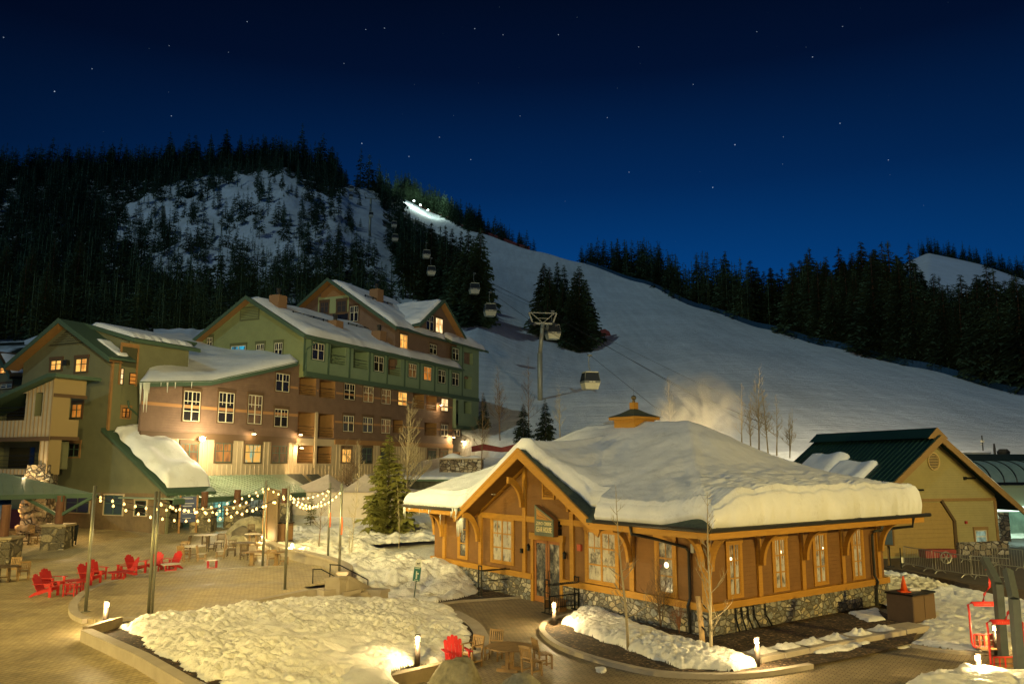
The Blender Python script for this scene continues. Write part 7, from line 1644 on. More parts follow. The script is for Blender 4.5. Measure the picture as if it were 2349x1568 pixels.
# tall curved panel, litter box
cp_ = GP(620, 1242); t = thing('curved_panel', 'tall curved brown panel structure rising beside the ground lamp on the seat wall', 'panel', cp_, 0); b = MB(t.matrix_basis); b.grid(lambda i, j: (-.55 + 1.1 * i, .35 * math.cos(i * 3) - .2 * j, 3.5 * j * (1 - .05 * i)), 10, 6); b.grid(lambda i, j: (-.55 + 1.1 * i, .5 + .35 * math.cos(i * 3) - .2 * j, 3.5 * j * (1 - .05 * i)), 10, 6); b.build('curved_sheet', mat('ribbed_brown_panel', (.12, .085, .05), .6, var=.15, vert=.18), t)
b = MB(t.matrix_basis); b.box(-.6, -.35, .1, .6, 0, 3.3); b.build('timber_edge_post', ORW, t)
lb2 = GP(650, 1240); t = thing('litter_cabinet', 'brown wooden litter cabinet standing in the snow beside the curved panel', 'cabinet', lb2, -.5); b = MB(t.matrix_basis); b.box(-.45, .45, -.4, .4, 0, 1.15); b.build('cabinet_body', mat('brown_cabinet_wood', (.13, .07, .035), .6, var=.15), t); b = MB(t.matrix_basis); b.box(-.5, .5, -.45, .45, 1.152, 1.22); b.build('lid', BLK, t); b = MB(t.matrix_basis); b.box(.451, .46, -.33, .33, .1, 1.0); b.build('door', ORW, t)
# ------------------------------------------------------------ light poles and festoon strings
POL = mat('galvanised_pole', (.20, .20, .15), .4, .6, var=.1)
poles = []
PL = ['leftmost light pole at the rounded end of the stage', 'second light pole from the left, doubled tube at the front stage edge', 'light pole behind the stage beside the dining table', 'light pole at the front right of the stage', 'light pole in the snow just behind the curved seat wall', 'rightmost light pole standing on the end of the seat wall']
for k, (xb_, yb_, xt, yt, z) in enumerate(((196, 1402, 225, 1113, 1.0), (340, 1407, 361, 1126, 1.0), (602, 1298, 612, 1101, 1.0), (653, 1351, 663, 1114, 1.0), (752, 1281, 766, 1107, 1.2), (778, 1311, 783, 1108, 1.4))):
    p = G(xb_, yb_, z); tp = A(xt, yt, p.y); t = thing('light_pole', PL[k], 'pole', p, 0, 'festoon light poles'); zt_ = tp.z
    b = MB(); b.tube([p, Vector((p.x, p.y, zt_))], .062, 10); 
    if k == 1: b = MB(); b.tube([p, Vector((p.x, p.y, zt_))], .055, 10)
    b.build('shaft', POL, t, True)
    if k == 1: b = MB(); b.tube([p + Vector((.13, .0, 0)), Vector((p.x + .13, p.y, zt_))], .045, 8); b.build('second_tube', POL, t, True)
    b = MB(); b.box(p.x - .12, p.x + .12, p.y - .12, p.y + .12, p.z - .01, p.z + .015); b.build('base_plate', POL, t)
    b = MB(); b.tube([(p.x - .02, p.y, zt_ - .3), (p.x + .22, p.y, zt_ - .3)], .02, 5); b.build('hook_arm', POL, t)
    if k >= 4: b = MB(); b.tube([(p.x + .07, p.y - .07, p.z + 2.5), (p.x + .09, p.y - .08, p.z + 2.1), (p.x + .08, p.y - .1, p.z + 1.7)], .035, 5); b.build('orange_tape', mat('orange_tape', (.6, .12, .03), .6), t)
    poles.append(Vector((p.x, p.y, zt_ - .28)))
WIRE = mat('black_cable', (.015, .014, .012), .6)
def festoon(a, c, sag, n, label, power=55):
    t = thing('string_lights', label, 'string lights', (a + c) / 2, 0, 'festoon light strings'); pts = [a.lerp(c, q / 20) - Vector((0, 0, sag * 4 * (q / 20) * (1 - q / 20))) for q in range(21)]
    b = MB(); b.tube(pts, .012, 4); b.build('cable', WIRE, t)
    me = None
    for k in range(n):
        s = (k + .5) / n; q = a.lerp(c, s) - Vector((0, 0, sag * 4 * s * (1 - s) + .09))
        if me is None:
            b = MB(Matrix.Translation(q)); b.lathe([(.015, .06), (.025, .04), (.048, .0), (.045, -.03), (.02, -.055)], 8); o = b.build('bulb', BULB, t); me = o.data; o0 = o; q0_ = q
        else:
            o = bpy.data.objects.new('bulb', me); COL.objects.link(o); o.parent = t; o.location = q - q0_
    for s in (.25, .75): lamp('festoon_glow', a.lerp(c, s) - Vector((0, 0, sag * .75 + .35)), power, (1, .76, .34), .25, t)
festoon(poles[0], poles[2], .85, 19, 'festoon string from the leftmost pole to the pole by the dining table')
festoon(poles[0] - Vector((0, 0, .08)), poles[3], 1.0, 17, 'festoon string from the leftmost pole to the front right stage pole')
festoon(poles[1], poles[2] - Vector((0, 0, .12)), .75, 15, 'festoon string from the doubled pole to the pole by the dining table')
festoon(poles[1] - Vector((0, 0, .05)), poles[3] - Vector((0, 0, .1)), .55, 13, 'festoon string from the doubled pole to the front right stage pole')
festoon(poles[2], poles[4], .55, 13, 'festoon string from the dining table pole to the pole behind the seat wall')
festoon(poles[3], poles[5], .62, 14, 'festoon string between the two rightmost poles of the stage')
festoon(poles[3] - Vector((0, 0, .1)), poles[4], .75, 14, 'festoon string crossing from the front right pole to the pole in the snow')
# ------------------------------------------------------------ bollards and other small lamps
BOLL = mat('dark_bollard_metal', (.07, .055, .045), .45, .4)
def bollard(loc, label, h=.85, power=60, ground=False):
    t = thing('bollard_lamp', label, 'bollard lamp', loc, 0, 'low bollard lamps'); x, y, z = loc
    b = MB(); b.cyl(x, y, z - .1, z + h - .20, .085, 12); b.build('shaft', BOLL, t, True)
    b = MB(); b.cyl(x, y, z + h - .20, z + h - .07, .065, 12); b.build('lamp_glass', BULBW, t)
    b = MB(); b.cyl(x, y, z + h - .06, z + h, .095, 12)
    for q in (.16, .12): b.cyl(x, y, z + h - q - .006, z + h - q, .092, 12)
    b.build('cap', BOLL, t)
    for dx, dy in ((.0, -.24), ): lamp('bollard_light', (x + dx, y + dy, z + h - .16), power * 3.5, (1, .74, .34), .06, t)
bp1 = G(241, 1437, .95); bollard(bp1, 'bollard lamp at the pointed corner of the near planter', .85, 60)
bollard(G(601, 1246, 1.2), 'lamp on the seat wall beside the tall curved panel', .6, 45); bollard(G(670, 1264, 1.2), 'lamp in the snow just behind the seat wall', .5, 45)
bollard(G(1271, 1433, .1), 'bollard lamp at the tip of the kerb in front of the shop door', .9, 70); bollard(G(957, 1521, .35), 'slatted bollard lamp standing against the lit big snow bank', .85, 60)
bollard(G(1738, 1531, .05), 'bollard lamp on the kerb below the near shop corner', .95, 70); bollard(G(2247, 1562, .05), 'bollard lamp flaring at the bottom right beside the snow bank', .8, 80)
bollard(G(2287, 1494, .1), 'bollard lamp seen between the hanging red lift chairs', .9, 70)
gl_ = G(797, 1366, .45); t = thing('step_light', 'low glaring lamp half buried in snow beside the lower steps', 'ground lamp', gl_); b = MB(Matrix.Translation(gl_)); b.lathe([(.05, 0), (.13, .05), (.14, .18), (.05, .22)], 10); b.build('lamp_glass', BULBW, t); b = MB(Matrix.Translation(gl_)); b.cyl(0, 0, -.1, .0, .12, 10); b.build('housing', BOLL, t); lamp('step_light_glow', gl_ + Vector((-.1, -.2, .45)), 70, (1, .68, .36), .1, t)
# big wall flood of the lodge
l, z = FM.p(463, 1006, -.5); fl = FM.w(l, -.55, z); t = thing('wall_flood', 'glaring flood lamp on the cream lodge wall above the shop canopy', 'flood lamp', fl); b = MB(Matrix.Translation(fl)); b.lathe([(.06, -.16), (.22, -.08), (.22, .1), (.06, .18)], 12); b.build('lamp_glass', BULBW, t); b = MB(FM.M); b.box(l - .08, l + .08, -.4, .0, z - .05, z + .05); b.build('arm', BLK, t)
lamp('flood_light', FM.w(l, -2.4, z + .1), 1700, (1, .80, .46), .2, t)
for x, y, lb_, pw in ((692, 1026, 'box lantern glowing on the cream lodge wall right of the lower windows', 200), (583, 994, 'gooseneck lamp above the lit blue window', 60), (690, 996, 'gooseneck lamp above the cream storey near the porch post', 90), (1041, 1002, 'gooseneck lamp lighting the far cream corner of the lodge', 320), (1022, 1003, 'unlit gooseneck lamp left of the lit one at the far corner', 0), (1061, 1011, 'small lamp beside the orange corner post of the lodge', 150), (1012, 928, 'flush lamp under the green storey near the far lodge corner', 120)):
    l, z = FM.p(x, y, -.6); c = FM.w(l, -.6, z); t = thing('wall_lamp', lb_, 'wall lamp', c); b = MB(Matrix.Translation(c)); b.lathe([(.03, .12), (.06, .08), (.26, -.02)], 10); b.build('shade', BLK, t)
    b = MB(Matrix.Translation(c)); b.cyl(0, 0, -.06, -.03, .15, 10); b.build('lamp_glass', BULBW if pw else BOLL, t); b = MB(FM.M); b.tube([(l, -.6, z + .1), (l, -.5, z + .35), (l, -.05, z + .3)], .02, 5); b.build('gooseneck', BLK, t)
    if pw: lamp('wall_lamp_light', c - Vector((0, 0, .15)), pw, (1, .70, .34), .08, t)
# glow of the fireplace and the shop inside
lamp('fire_light', fpz + Vector((-1.6, -.9, 1.5)), 260, (1, .52, .18), .3); lamp('chimney_flood', fpz + Vector((-.3, -1.5, 4.2)), 200, (1, .72, .36), .15)
lamp('canopy_light', fpz + Vector((3.5, -3, 2.6)), 260, (1, .66, .30), .2)
l, _z = FM.p(507, 1150, -1.2); lamp('shop_entry_light', FM.w(l, -1.4, 3.9), 60, (.5, .95, .75), .2); lamp('awning_light', FM.w(FM.p(677, 1120, -1.8)[0], -1.9, 4.6), 500, (1, .66, .30), .15)
# floodlights of the village square (out of view) and fill lamps added to brighten dim parts
SOD = (1, .715, .185)
lamp('square_flood', (-36, 22, 7.5), 31000, SOD, .35, None, 120, (-6, 36, 0), .8)
lamp('square_flood', (-6, 2, 13.0), 30000, SOD, .4, None, 46, (-10.8, 38.5, 0), 1.0)
lamp('square_flood', (31, 14, 9.5), 23000, SOD, .4, None, 110, (12, 36, 2), .8)
lamp('square_flood', (2, 2, 12.0), 7000, SOD, .4, None, 80, (2, 38, 2), .9)
lamp('wing_fill_lamp', (-20, 30, 14), 11000, (1, .80, .32), .5, None, 95, (-33, 60, 6), .9)  # added fill for the wing wall and left canopy, no fixture there
lamp('lodge_flood', (-8, 22, 12), 46000, (1, .84, .36), .6, None, 80, (-14, 86, 16), .9)
lamp('barn_flood', (33, 30, 11), 9000, (1, .84, .36), .4, None, 100, (27, 52, 4), .8)
lamp('slope_flood', (24, 60, 24), 55000, (1, .80, .50), 1.0, None, 120, (70, 150, 12), 1.0)
lamp('yard_fill_lamp', (-18, 50, 9), 3500, SOD, .4, None, 120, (-7, 55, 2), .9)  # added fill for the fir and the yard snow, no fixture there
lamp('steam_fill_lamp', (11.5, 53, 3.5), 12000, (1, .78, .42), .3, None, 70, (13.6, 57, 11), .8)  # unseen lamp added behind the shop to brighten the steam
# ------------------------------------------------------------ gondola line
CABW = mat('cream_cabin_shell', (.55, .52, .33), .45); CABD = mat('dark_cabin_glass', (.03, .035, .035), .1, spec=.6); CABG = mat('grey_cabin_frame', (.16, .17, .14), .5)
def cabin_proto():
    t = thing('gondola_cabin', '', 'gondola cabin', (0, 0, 0), 0, 'gondola cabins on the cable')
    def ring(b, z0, w0, z1, w1):
        d0, d1 = w0 * .85, w1 * .85
        b.add([(-w0, -d0, z0), (w0, -d0, z0), (w0, d0, z0), (-w0, d0, z0), (-w1, -d1, z1), (w1, -d1, z1), (w1, d1, z1), (-w1, d1, z1)], [(0, 3, 2, 1), (4, 5, 6, 7), (0, 1, 5, 4), (1, 2, 6, 5), (2, 3, 7, 6), (3, 0, 4, 7)])
    b = MB(); ring(b, 0, .78, .75, .98); b.build('lower_shell', CABW, t)
    b = MB(); ring(b, .752, .98, 1.0, 1.03); b.build('belt', CABG, t)
    b = MB(); ring(b, 1.002, 1.02, 2.0, .82); b.build('window_band', CABD, t)
    b = MB(); ring(b, 2.002, .84, 2.14, .78); b.build('roof', CABW, t)
    b = MB(); b.tube([(0, 0, 2.1), (.0, 0, 2.5), (-.12, 0, 2.7), (-.16, 0, 3.6), (0, 0, 4.1)], .05, 6); b.box(-.25, .25, -.12, .12, 4.05, 4.25); b.build('hanger', CABG, t)
    b = MB()
    for s in (-1, 1): b.tube([(s * .98, -.85, .8), (s * .83, -.72, 2.1)], .04, 4)
    b.box(-.04, .04, -.90, -.86, 0.8, 1.0); b.build('corner_frame', CABG, t)
    b = MB(); b.box(-.4, .35, -.895, -.875, .80, .95); b.build('emblem', mat('cream_emblem', (.55, .52, .35), .5), t); return t
cabp = cabin_proto(); cabs = [(1354, 893, 853, 103, 'largest and nearest gondola cabin above the shadow of the tower'), (1124, 725, 697, 146, 'gondola cabin hanging right of the cross gable roof'), (1088, 674, 650, 172, 'gondola cabin at the right foot of the spruce clump'), (989, 631, 611, 165, 'lower of the two gondola cabins before the dark spruce clump'), (978, 592, 574, 185, 'upper gondola cabin before the dark spruce clump'),
        (906, 553, 538, 215, 'small gondola cabin at the left edge of the clump, lower one'), (904, 521, 508, 235, 'small gondola cabin at the left edge of the clump, upper one'), (1268, 778, 745, 127, 'gondola cabin passing right behind the steel tower'), (851, 498, 487, 290, 'tiny gondola cabin right at the far tower'), (806, 438, 427, 330, 'tiny far gondola cabin near the top of the snow gap'), (805, 456, 446, 320, 'tiny far gondola cabin just below the topmost one')]
hooks = {}
for k, (x, yb_, yt, Y, lb_) in enumerate(cabs):
    p = A(x, yb_, Y); s = (A(x, yt, Y).z - p.z) / 2.12; r = .25
    if k == 0: cabp.location = p; cabp.scale = (s, s, s); cabp.rotation_euler = (0, 0, r); cabp['label'] = lb_
    else: dup(cabp, p, r, lb_, scale=(s, s, s))
    hooks[k] = p + Vector((0, 0, 4.2 * s))
def cable(pts, label, r=.03):
    b = MB(); b.tube([tuple(p) for p in pts], r, 4); o = b.build('haul_cable', WIRE, None); o['label'] = label; o['category'] = 'cable'; o['group'] = 'gondola cables'
cable([A(1640, 1010, 70), A(1500, 932, 88), hooks[0], A(1226, 741, 124), hooks[1] + Vector((0, 0, .0)), hooks[2], hooks[3], hooks[5], A(845, 440, 318)], 'left gondola cable running from the shop roof up to the far tower')
cable([A(1760, 975, 70), A(1560, 890, 90), A(1272, 724, 126), A(1140, 655, 150), hooks[4], hooks[6], A(852, 438, 318)], 'right gondola cable passing the right side of the steel tower')
cable([A(1740, 985, 72), A(1430, 815, 103), A(1262, 722, 127), A(1130, 662, 152)], 'thin lower cable just left of the right gondola cable', .02)
cable([A(1770, 960, 72), A(1430, 795, 105), A(1270, 717, 128), A(1135, 655, 152)], 'thin upper cable right of the right gondola cable', .02)
def tower(xb_, yb_, xt, yt, Y, hw, label):
    p = A(xb_, yb_, Y); tp = A(xt, yt, Y); t = thing('lift_tower', label, 'lift tower', p, .2, 'gondola towers'); zt_ = tp.z; s = hw / 2.0; STL = mat('galvanised_steel', (.30, .30, .22), .5, .4)
    b = MB(); b.tube([p - Vector((0, 0, 1)), (p.x, p.y, p.z + (zt_ - p.z) * .62)], .40 * s, 12); b.tube([(p.x, p.y, p.z + (zt_ - p.z) * .60), (tp.x, p.y, zt_)], .32 * s, 12); b.build('tube', STL, t, True)
    c = Vector((tp.x, p.y, zt_)); H_ = 1.7 * s; T2_ = Matrix.Translation(c) @ Matrix.Rotation(.15, 4, 'Z')
    b = MB(T2_); w_ = hw
    b.bar((-w_ * .8, 0, 0), (w_ * .8, 0, 0), .3 * s, .3 * s); b.bar((-w_ * 1.1, 0, H_), (w_ * 1.1, 0, H_), .14 * s, .14 * s); b.bar((-w_ * .8, 0, 0), (-w_ * 1.1, 0, H_), .2 * s, .2 * s); b.bar((w_ * .8, 0, 0), (w_ * 1.1, 0, H_), .2 * s, .2 * s)
    b.bar((0, 0, .1), (-w_ * .95, 0, H_), .1 * s, .1 * s); b.bar((0, 0, .1), (w_ * .95, 0, H_), .1 * s, .1 * s)
    b.bar((-w_ * .5, 0, H_ * .5), (w_ * .5, 0, H_ * .5), .07 * s, .07 * s); b.build('crossarm', STL, t)
    for q in (-1, 1):
        b = MB(T2_); b.bar((q * w_ * .85, -2.2 * s, -.6 * s), (q * w_ * .85, 2.2 * s, .7 * s), .35 * s, .35 * s); b.build('sheave_train', mat('dark_sheaves', (.05, .05, .045), .6), t)
tower(1239, 922, 1245, 742, 125, 2.0, 'tall steel gondola tower with V shaped crossarm on the open run'); tower(848, 545, 851, 455, 320, 2.6, 'far gondola tower standing in the snow gap of the forest')
# ------------------------------------------------------------ fences on the run and light at its top
NETB = mat('blue_safety_net', (.012, .05, .10), .7, var=.2, vs=2); NETR = mat('red_safety_net', (.16, .035, .03), .7, var=.2, vs=2)
def net(xs, r, h, m, label, name='safety_fence', dy=0):
    t = thing(name, label, 'safety fence', terr(xs[0], r)); P_ = [terr(x, r) + Vector((0, 0, .3)) for x in xs]
    b = MB(); strip(b, [(p.x, p.y) for p in P_], .05, 0, 1); 
    b = MB(); vs = [v for p in P_ for v in ((p.x, p.y, p.z - .5), (p.x, p.y, p.z + h))]; b.add(vs, [(2 * i, 2 * i + 2, 2 * i + 3, 2 * i + 1) for i in range(len(P_) - 1)]); b.build('net', m, t)
    b = MB()
    for p in P_[::2]: b.bar(p - Vector((0, 0, .6)), p + Vector((0, 0, h + .25)), .07, .07, up=(0, 1, 0))
    b.build('stakes', m, t)['kind'] = 'stuff'
net(np.linspace(1345, 2420, 130), 3.97, 1.15, NETB, 'long dark blue safety net fence along the right edge of the ski run')
net(np.linspace(962, 1215, 50), 4.03, 1.3, NETR, 'red safety fence on the skyline along the top of the run')
P_ = [A(x, y, Y) for x, y, Y in ((1082, 1028, 92), (1110, 1024, 90), (1150, 1028, 88), (1200, 1024, 86), (1225, 1020, 86))]
b = MB(); vs = [v for p in P_ for v in ((p.x, p.y, p.z - .4), (p.x + .05 * math.sin(p.x * 3), p.y, p.z + .3 + .25 * math.sin(p.x * 2)))]; b.add(vs, [(2 * i, 2 * i + 2, 2 * i + 3, 2 * i + 1) for i in range(len(P_) - 1)]); o = b.build('safety_fence', NETR, None); o['label'] = 'sagging red net behind the lodge corner at the foot of the run'; o['category'] = 'safety fence'
P_ = [terr(x, .95) for x in (1373, 1384, 1395, 1402)]; P_ = [A(x, y, 200) for x, y in ((1376, 765), (1388, 762), (1398, 768), (1402, 778))]
b = MB(); vs = [v for p in P_ for v in ((p.x, p.y, p.z - 1.2), (p.x, p.y, p.z + .9))]; b.add(vs, [(2 * i, 2 * i + 2, 2 * i + 3, 2 * i + 1) for i in range(3)]); o = b.build('safety_fence', NETR, None); o['label'] = 'short curled red net right of the spruce group on the run'; o['category'] = 'safety fence'
for k, (x, r, hh) in enumerate(((950, 3.92, 3), (965, 3.9, 3), (982, 3.85, 3))):
    p = terr(x, r) + Vector((0, -2, 0)); t = thing('work_light', ['left work light glaring at the top of the ski run', 'middle work light glaring at the top of the ski run', 'right work light glaring at the top of the ski run'][k], 'work light', p); b = MB(); b.tube([p, p + Vector((0, 0, hh))], .12, 5); b.build('mast', WIRE, t); b = MB(Matrix.Translation(p + Vector((0, 0, hh)))); b.lathe([(.2, -.6), (.85, 0), (.2, .6)], 8); b.build('lamp_glass', mat('white_work_lamp', (1, 1, 1), .5, emit=8, ecol=(.75, 1, .9)), t)
    lamp('work_light_glow', p + Vector((1, -7, hh + 3.5)), 8500, (.78, 1, .86), .6, t)
# ------------------------------------------------------------ things around the shop
def rack(x0, yb0, x1, yb1, ytop, label, slats=False):
    p0, p1 = G(x0, yb0, .02), G(x1, yb1, .02); h = A(x0, ytop, p0.y).z; t = thing('ski_rack', label, 'ski rack', (p0 + p1) / 2, 0, 'black metal ski racks'); d = (p1 - p0).normalized(); n = Vector((-d.y, d.x, 0))
    for p in (p0, p1):
        b = MB()
        for s in (-.15, .15): q = p + n * s; b.tube([q, q + Vector((0, 0, h))], .03, 6)
        b.tube([p - n * .15 + Vector((0, 0, h)), p + n * .15 + Vector((0, 0, h))], .03, 6); b.tube([p - n * .38 + Vector((0, 0, .04)), p + n * .38 + Vector((0, 0, .04))], .035, 6); b.tube([p - n * .15 + Vector((0, 0, h * .62)), p + n * .15 + Vector((0, 0, h * .62))], .02, 6); b.build('end_frame', BLK, t)
    for s, hh_ in ((-.15, h * .84), (.15, h * .84), (-.15, h * .52), (.15, .22)): b = MB(); b.tube([p0 + n * s + Vector((0, 0, hh_)), p1 + n * s + Vector((0, 0, hh_))], .022, 6); b.build('rail', BLK, t)
    if slats:
        b = MB(); L__ = (p1 - p0).length
        for k in range(15): q = p0 + d * (L__ * (k + .5) / 15) - n * .15; b.tube([q + Vector((0, 0, .22)), q + Vector((0, 0, h * .55))], .02, 5); b.tube([q + Vector((0, 0, h * .84)), q - n * .14 + Vector((0, 0, h * .9))], .018, 5)
        b.build('slats', BLK, t)['kind'] = 'stuff'
rack(1101, 1369, 1180, 1361, 1298, 'open black metal ski rack left of the shop door'); rack(1255, 1408, 1323, 1399, 1330, 'black metal ski rack with vertical slats right of the shop door', True)
bt = GM @ Vector((-.75, 8.0, 0)); t = thing('small_bench', 'small brown bench against the stone base behind the slatted ski rack', 'bench', bt, FR.ang); b = MB(t.matrix_basis); b.box(-.25, .25, -.6, .6, .42, .47); b.build('seat', ORW, t)
for s in (-.5, .5): b = MB(t.matrix_basis); b.box(-.2, .2, s - .05, s + .05, 0, .42); b.build('leg', ORW, t)
sp_ = G(950, 1368, .25); tp = A(962, 1280, sp_.y); t = thing('dog_bag_station', 'green dog waste bag dispenser with dog sign on a leaning post', 'sign post', sp_)
ln2 = Vector(((tp.x - sp_.x) * .55, 0, 1)).normalized(); Ms = Matrix.Translation(sp_) @ Matrix.Rotation(math.asin(ln2.x), 4, 'Y'); hh = tp.z - sp_.z
b = MB(Ms); b.box(-.025, .025, -.01, .03, -.3, hh * .62); b.build('post', mat('green_channel_post', (.03, .06, .045), .5), t)
b = MB(Ms); b.box(-.16, .16, -.12, .0, hh * .42, hh * .78); ob = b.build('dispenser_box', mat('teal_box_paint', (.02, .12, .11), .4), t)
b = MB(Ms); b.box(-.04, .03, -.125, -.12, hh * .48, hh * .58); b.box(-.05, .0, -.126, -.12, hh * .58, hh * .68); b.box(.0, .08, -.126, -.12, hh * .60, hh * .64); b.box(-.12, .12, -.126, -.12, hh * .745, hh * .765); b.box(-.10, .10, -.126, -.12, hh * .44, hh * .455); b.build('pictogram', mat('pale_print', (.45, .5, .42), .6), ob)
b = MB(Ms); P_ = [(-.14, -.06, hh * .78), (.14, -.06, hh * .78), (.14, -.06, hh * .93)] + [(.14 * math.cos(a), -.06, hh * .93 + .12 * math.sin(a)) for a in [math.pi * q / 8 for q in range(1, 8)]] + [(-.14, -.06, hh * .93)]
b.prism(P_, (0, .015, 0)); ob = b.build('sign_plate', mat('white_sign_plate', (.55, .55, .48), .5), t)
z_ = hh * .82; b = MB(Ms); b.box(-.07, .05, -.068, -.062, z_ + .07, z_ + .12); b.box(-.065, -.045, -.068, -.062, z_, z_ + .07); b.box(.03, .05, -.068, -.062, z_, z_ + .07); b.box(.045, .085, -.068, -.062, z_ + .11, z_ + .16); b.box(-.085, -.07, -.068, -.062, z_ + .11, z_ + .15); b.build('dog_symbol', BLK, ob)
# brown bin with cone
p = G(2092, 1420, .1); t = thing('brown_bin', 'large brown panelled bin standing in the snow right of the shop', 'bin', p, .62); M_ = t.matrix_basis
b = MB(M_); b.box(-.85, .85, -.55, .55, 0, 1.05); b.build('bin_body', mat('brown_bin_panels', (.12, .075, .04), .6, var=.12), t, bevel=.02); b = MB(M_); b.box(-.89, .89, -.59, .59, 1.052, 1.12); b.build('lid', BLK, t); b = MB(M_); b.box(-.82, -.03, -.57, -.552, .08, 1.0); b.build('door', mat('brown_bin_door', (.16, .10, .05), .6), t)
b = MB(M_); b.box(.02, .82, -.57, -.552, .08, 1.0); b.build('door', mat('brown_bin_door', (.16, .10, .05)), t)
p2 = M_ @ Vector((-.35, .05, 1.122)); t = thing('traffic_cone', 'orange traffic cone standing on the lid of the brown bin', 'cone', p2); b = MB(Matrix.Translation(p2)); b.lathe([(.14, .03), (.03, .62), (.02, .63)], 14); b.build('cone_body', mat('orange_cone_plastic', (.75, .10, .015), .5), t, True); b = MB(Matrix.Translation(p2)); b.box(-.2, .2, -.2, .2, 0, .03); b.build('cone_base', mat('orange_cone_plastic', (.75, .10, .015)), t)
p3 = M_ @ Vector((.25, .0, 1.122)); b = MB(Matrix.Translation(p3)); b.box(-.2, .25, -.15, .15, 0, .10); o = b.build('snow_block', SNOWG, None, bevel=.02); o['label'] = 'flat pale block of snow on the bin lid beside the cone'; o['category'] = 'snow block'
# old stump post with hooks at the corner
p = GM @ Vector((-1.1, -.55, .1)); p = G(1620, 1490, .1); p.z = .1; t = thing('carved_post', 'weathered pale log post with iron hooks at the near shop corner', 'post', p); hh = A(1606, 1367, p.y).z - .1
p.x -= .1; b = MB(); b.tube([p - Vector((0, 0, .1)), p + Vector((-.05, 0, hh * .5)), p + Vector((-.12, .02, hh))], .10, 8, .085); b.build('log', mat('pale_weathered_log', (.42, .28, .13), .8, var=.3, vs=4), t, True)
for k in range(3): b = MB(); q = p + Vector((-.05 + .04 * k, -.10, hh * (.45 + .2 * k))); b.bar(q, q + Vector((.10, -.05, -.12)), .04, .04); b.build('hook', BLK, t)
# hanging red lift chairs on grey posts
GPOST = mat('blue_grey_steel_post', (.075, .088, .09), .5, .2, var=.1); REDM = mat('red_enamel_metal', (.55, .035, .025), .4, var=.05)
def lift_chair(Y, pts, lab_c, lab_p, words, k):
    def q(x, y, dy=0): v = A(x, y, Y + dy); return v
    (xb_, yb_), (xe, ye), (xt, yt) = pts['post']; b0, e0_, t0_ = q(xb_, yb_), q(xe, ye), q(xt, yt, .8); b0.z = 0; e0_.x = b0.x + (e0_.x - b0.x) * .3
    t = thing('chair_post', lab_p, 'post', b0, 0, 'grey posts carrying the red lift chairs'); b = MB(); b.bar(b0, e0_, .24, .24, up=(0, 1, 0)); b.build('upright', GPOST, t); b = MB(); b.bar(e0_, t0_, .24, .2, up=(0, 1, 0)); b.build('arm', GPOST, t)
    t = thing('lift_chair', lab_c, 'lift chair', q(*pts['seat'][0]), 0, 'red lift chairs'); r_ = .035
    h = [q(x, y, .5) for x, y in pts['hang']]; b = MB(); b.tube(h, .04, 8); b.build('hanger', REDM, t, True)
    (pxa, pya), (pxb, pyb) = pts['panel']; a, c = q(pxa, pya, .5), q(pxb, pyb, .5); w_ = c.x - a.x
    b = MB(); b.prism([(a.x, a.y, a.z), (c.x, a.y, a.z), (c.x - w_ * .1, a.y, c.z), (a.x + w_ * .1, a.y, c.z)], (0, .05, 0)); o = b.build('top_panel', REDM, t)
    # worn, unreadable strokes of old lettering
    b = MB(); rw = random.Random(k + 3)
    for q_ in range(10): xx = a.x + w_ * (.2 + .06 * q_); b.box(xx, xx + w_ * rw.uniform(.012, .034), a.y - .006, a.y - .001, c.z + (a.z - c.z) * .25, c.z + (a.z - c.z) * rw.uniform(.5, .65))
    b.build('worn_marks', mat('faded_red_letters', (.62, .12, .08), .5), o)['kind'] = 'stuff'
    (sx, sy), (sx1, sy1) = pts['seat']; s0_, s1_ = q(sx, sy, .5), q(sx1, sy1, .5); x0, x1, zt_, zb_ = s0_.x, s1_.x, s0_.z, s1_.z
    for sg, xx in ((-1, x0 - .10), (1, x1 + .10)):
        b = MB(); b.tube([(a.x if sg < 0 else c.x, a.y, a.z - .03), (xx - sg * -.02, a.y, a.z - .10), (xx + sg * .0, a.y, a.z - .35), (xx, a.y, zb_ + .15), (xx - sg * .06, a.y, zb_), (xx - sg * .10, a.y - .1, zb_ - .02)], r_, 8); b.build('side_bail', REDM, t, True)
    b = MB(); yy = a.y
    b.tube([(x0, yy, zt_), (x1, yy, zt_)], .025, 6); b.tube([(x0, yy, zb_), (x1, yy, zb_)], .025, 6)
    for u in (0, .2, .4, .75, 1): b.box(x0 + (x1 - x0) * u - .022, x0 + (x1 - x0) * u + .022, yy - .02, yy + .0, zb_, zt_)
    b.build('back_frame', REDM, t); b = MB()
    for u in (.08, .55): b.box(x0, x1, yy + .03, yy + .06, zb_ + (zt_ - zb_) * u, zb_ + (zt_ - zb_) * (u + .38))
    b.build('back_boards', ORW, t)['kind'] = 'stuff'; b = MB()
    for u in range(3): b.box(x0, x1, yy - .45 + u * .14, yy - .34 + u * .14, zb_ - .03, zb_)
    b.build('seat_boards', ORW, t)['kind'] = 'stuff'
lift_chair(28.2, dict(post=((2302, 1506), (2291.6, 1338.8), (2258.4, 1281)), hang=((2263, 1304), (2271, 1325), (2270, 1345), (2258, 1362), (2255.5, 1379)), panel=((2229, 1379), (2286.7, 1389.6)), seat=((2234, 1454), (2294, 1482))), 'farther red lift chair hanging left of the grey posts', 'farther grey bent post carrying a red lift chair', '', 0)
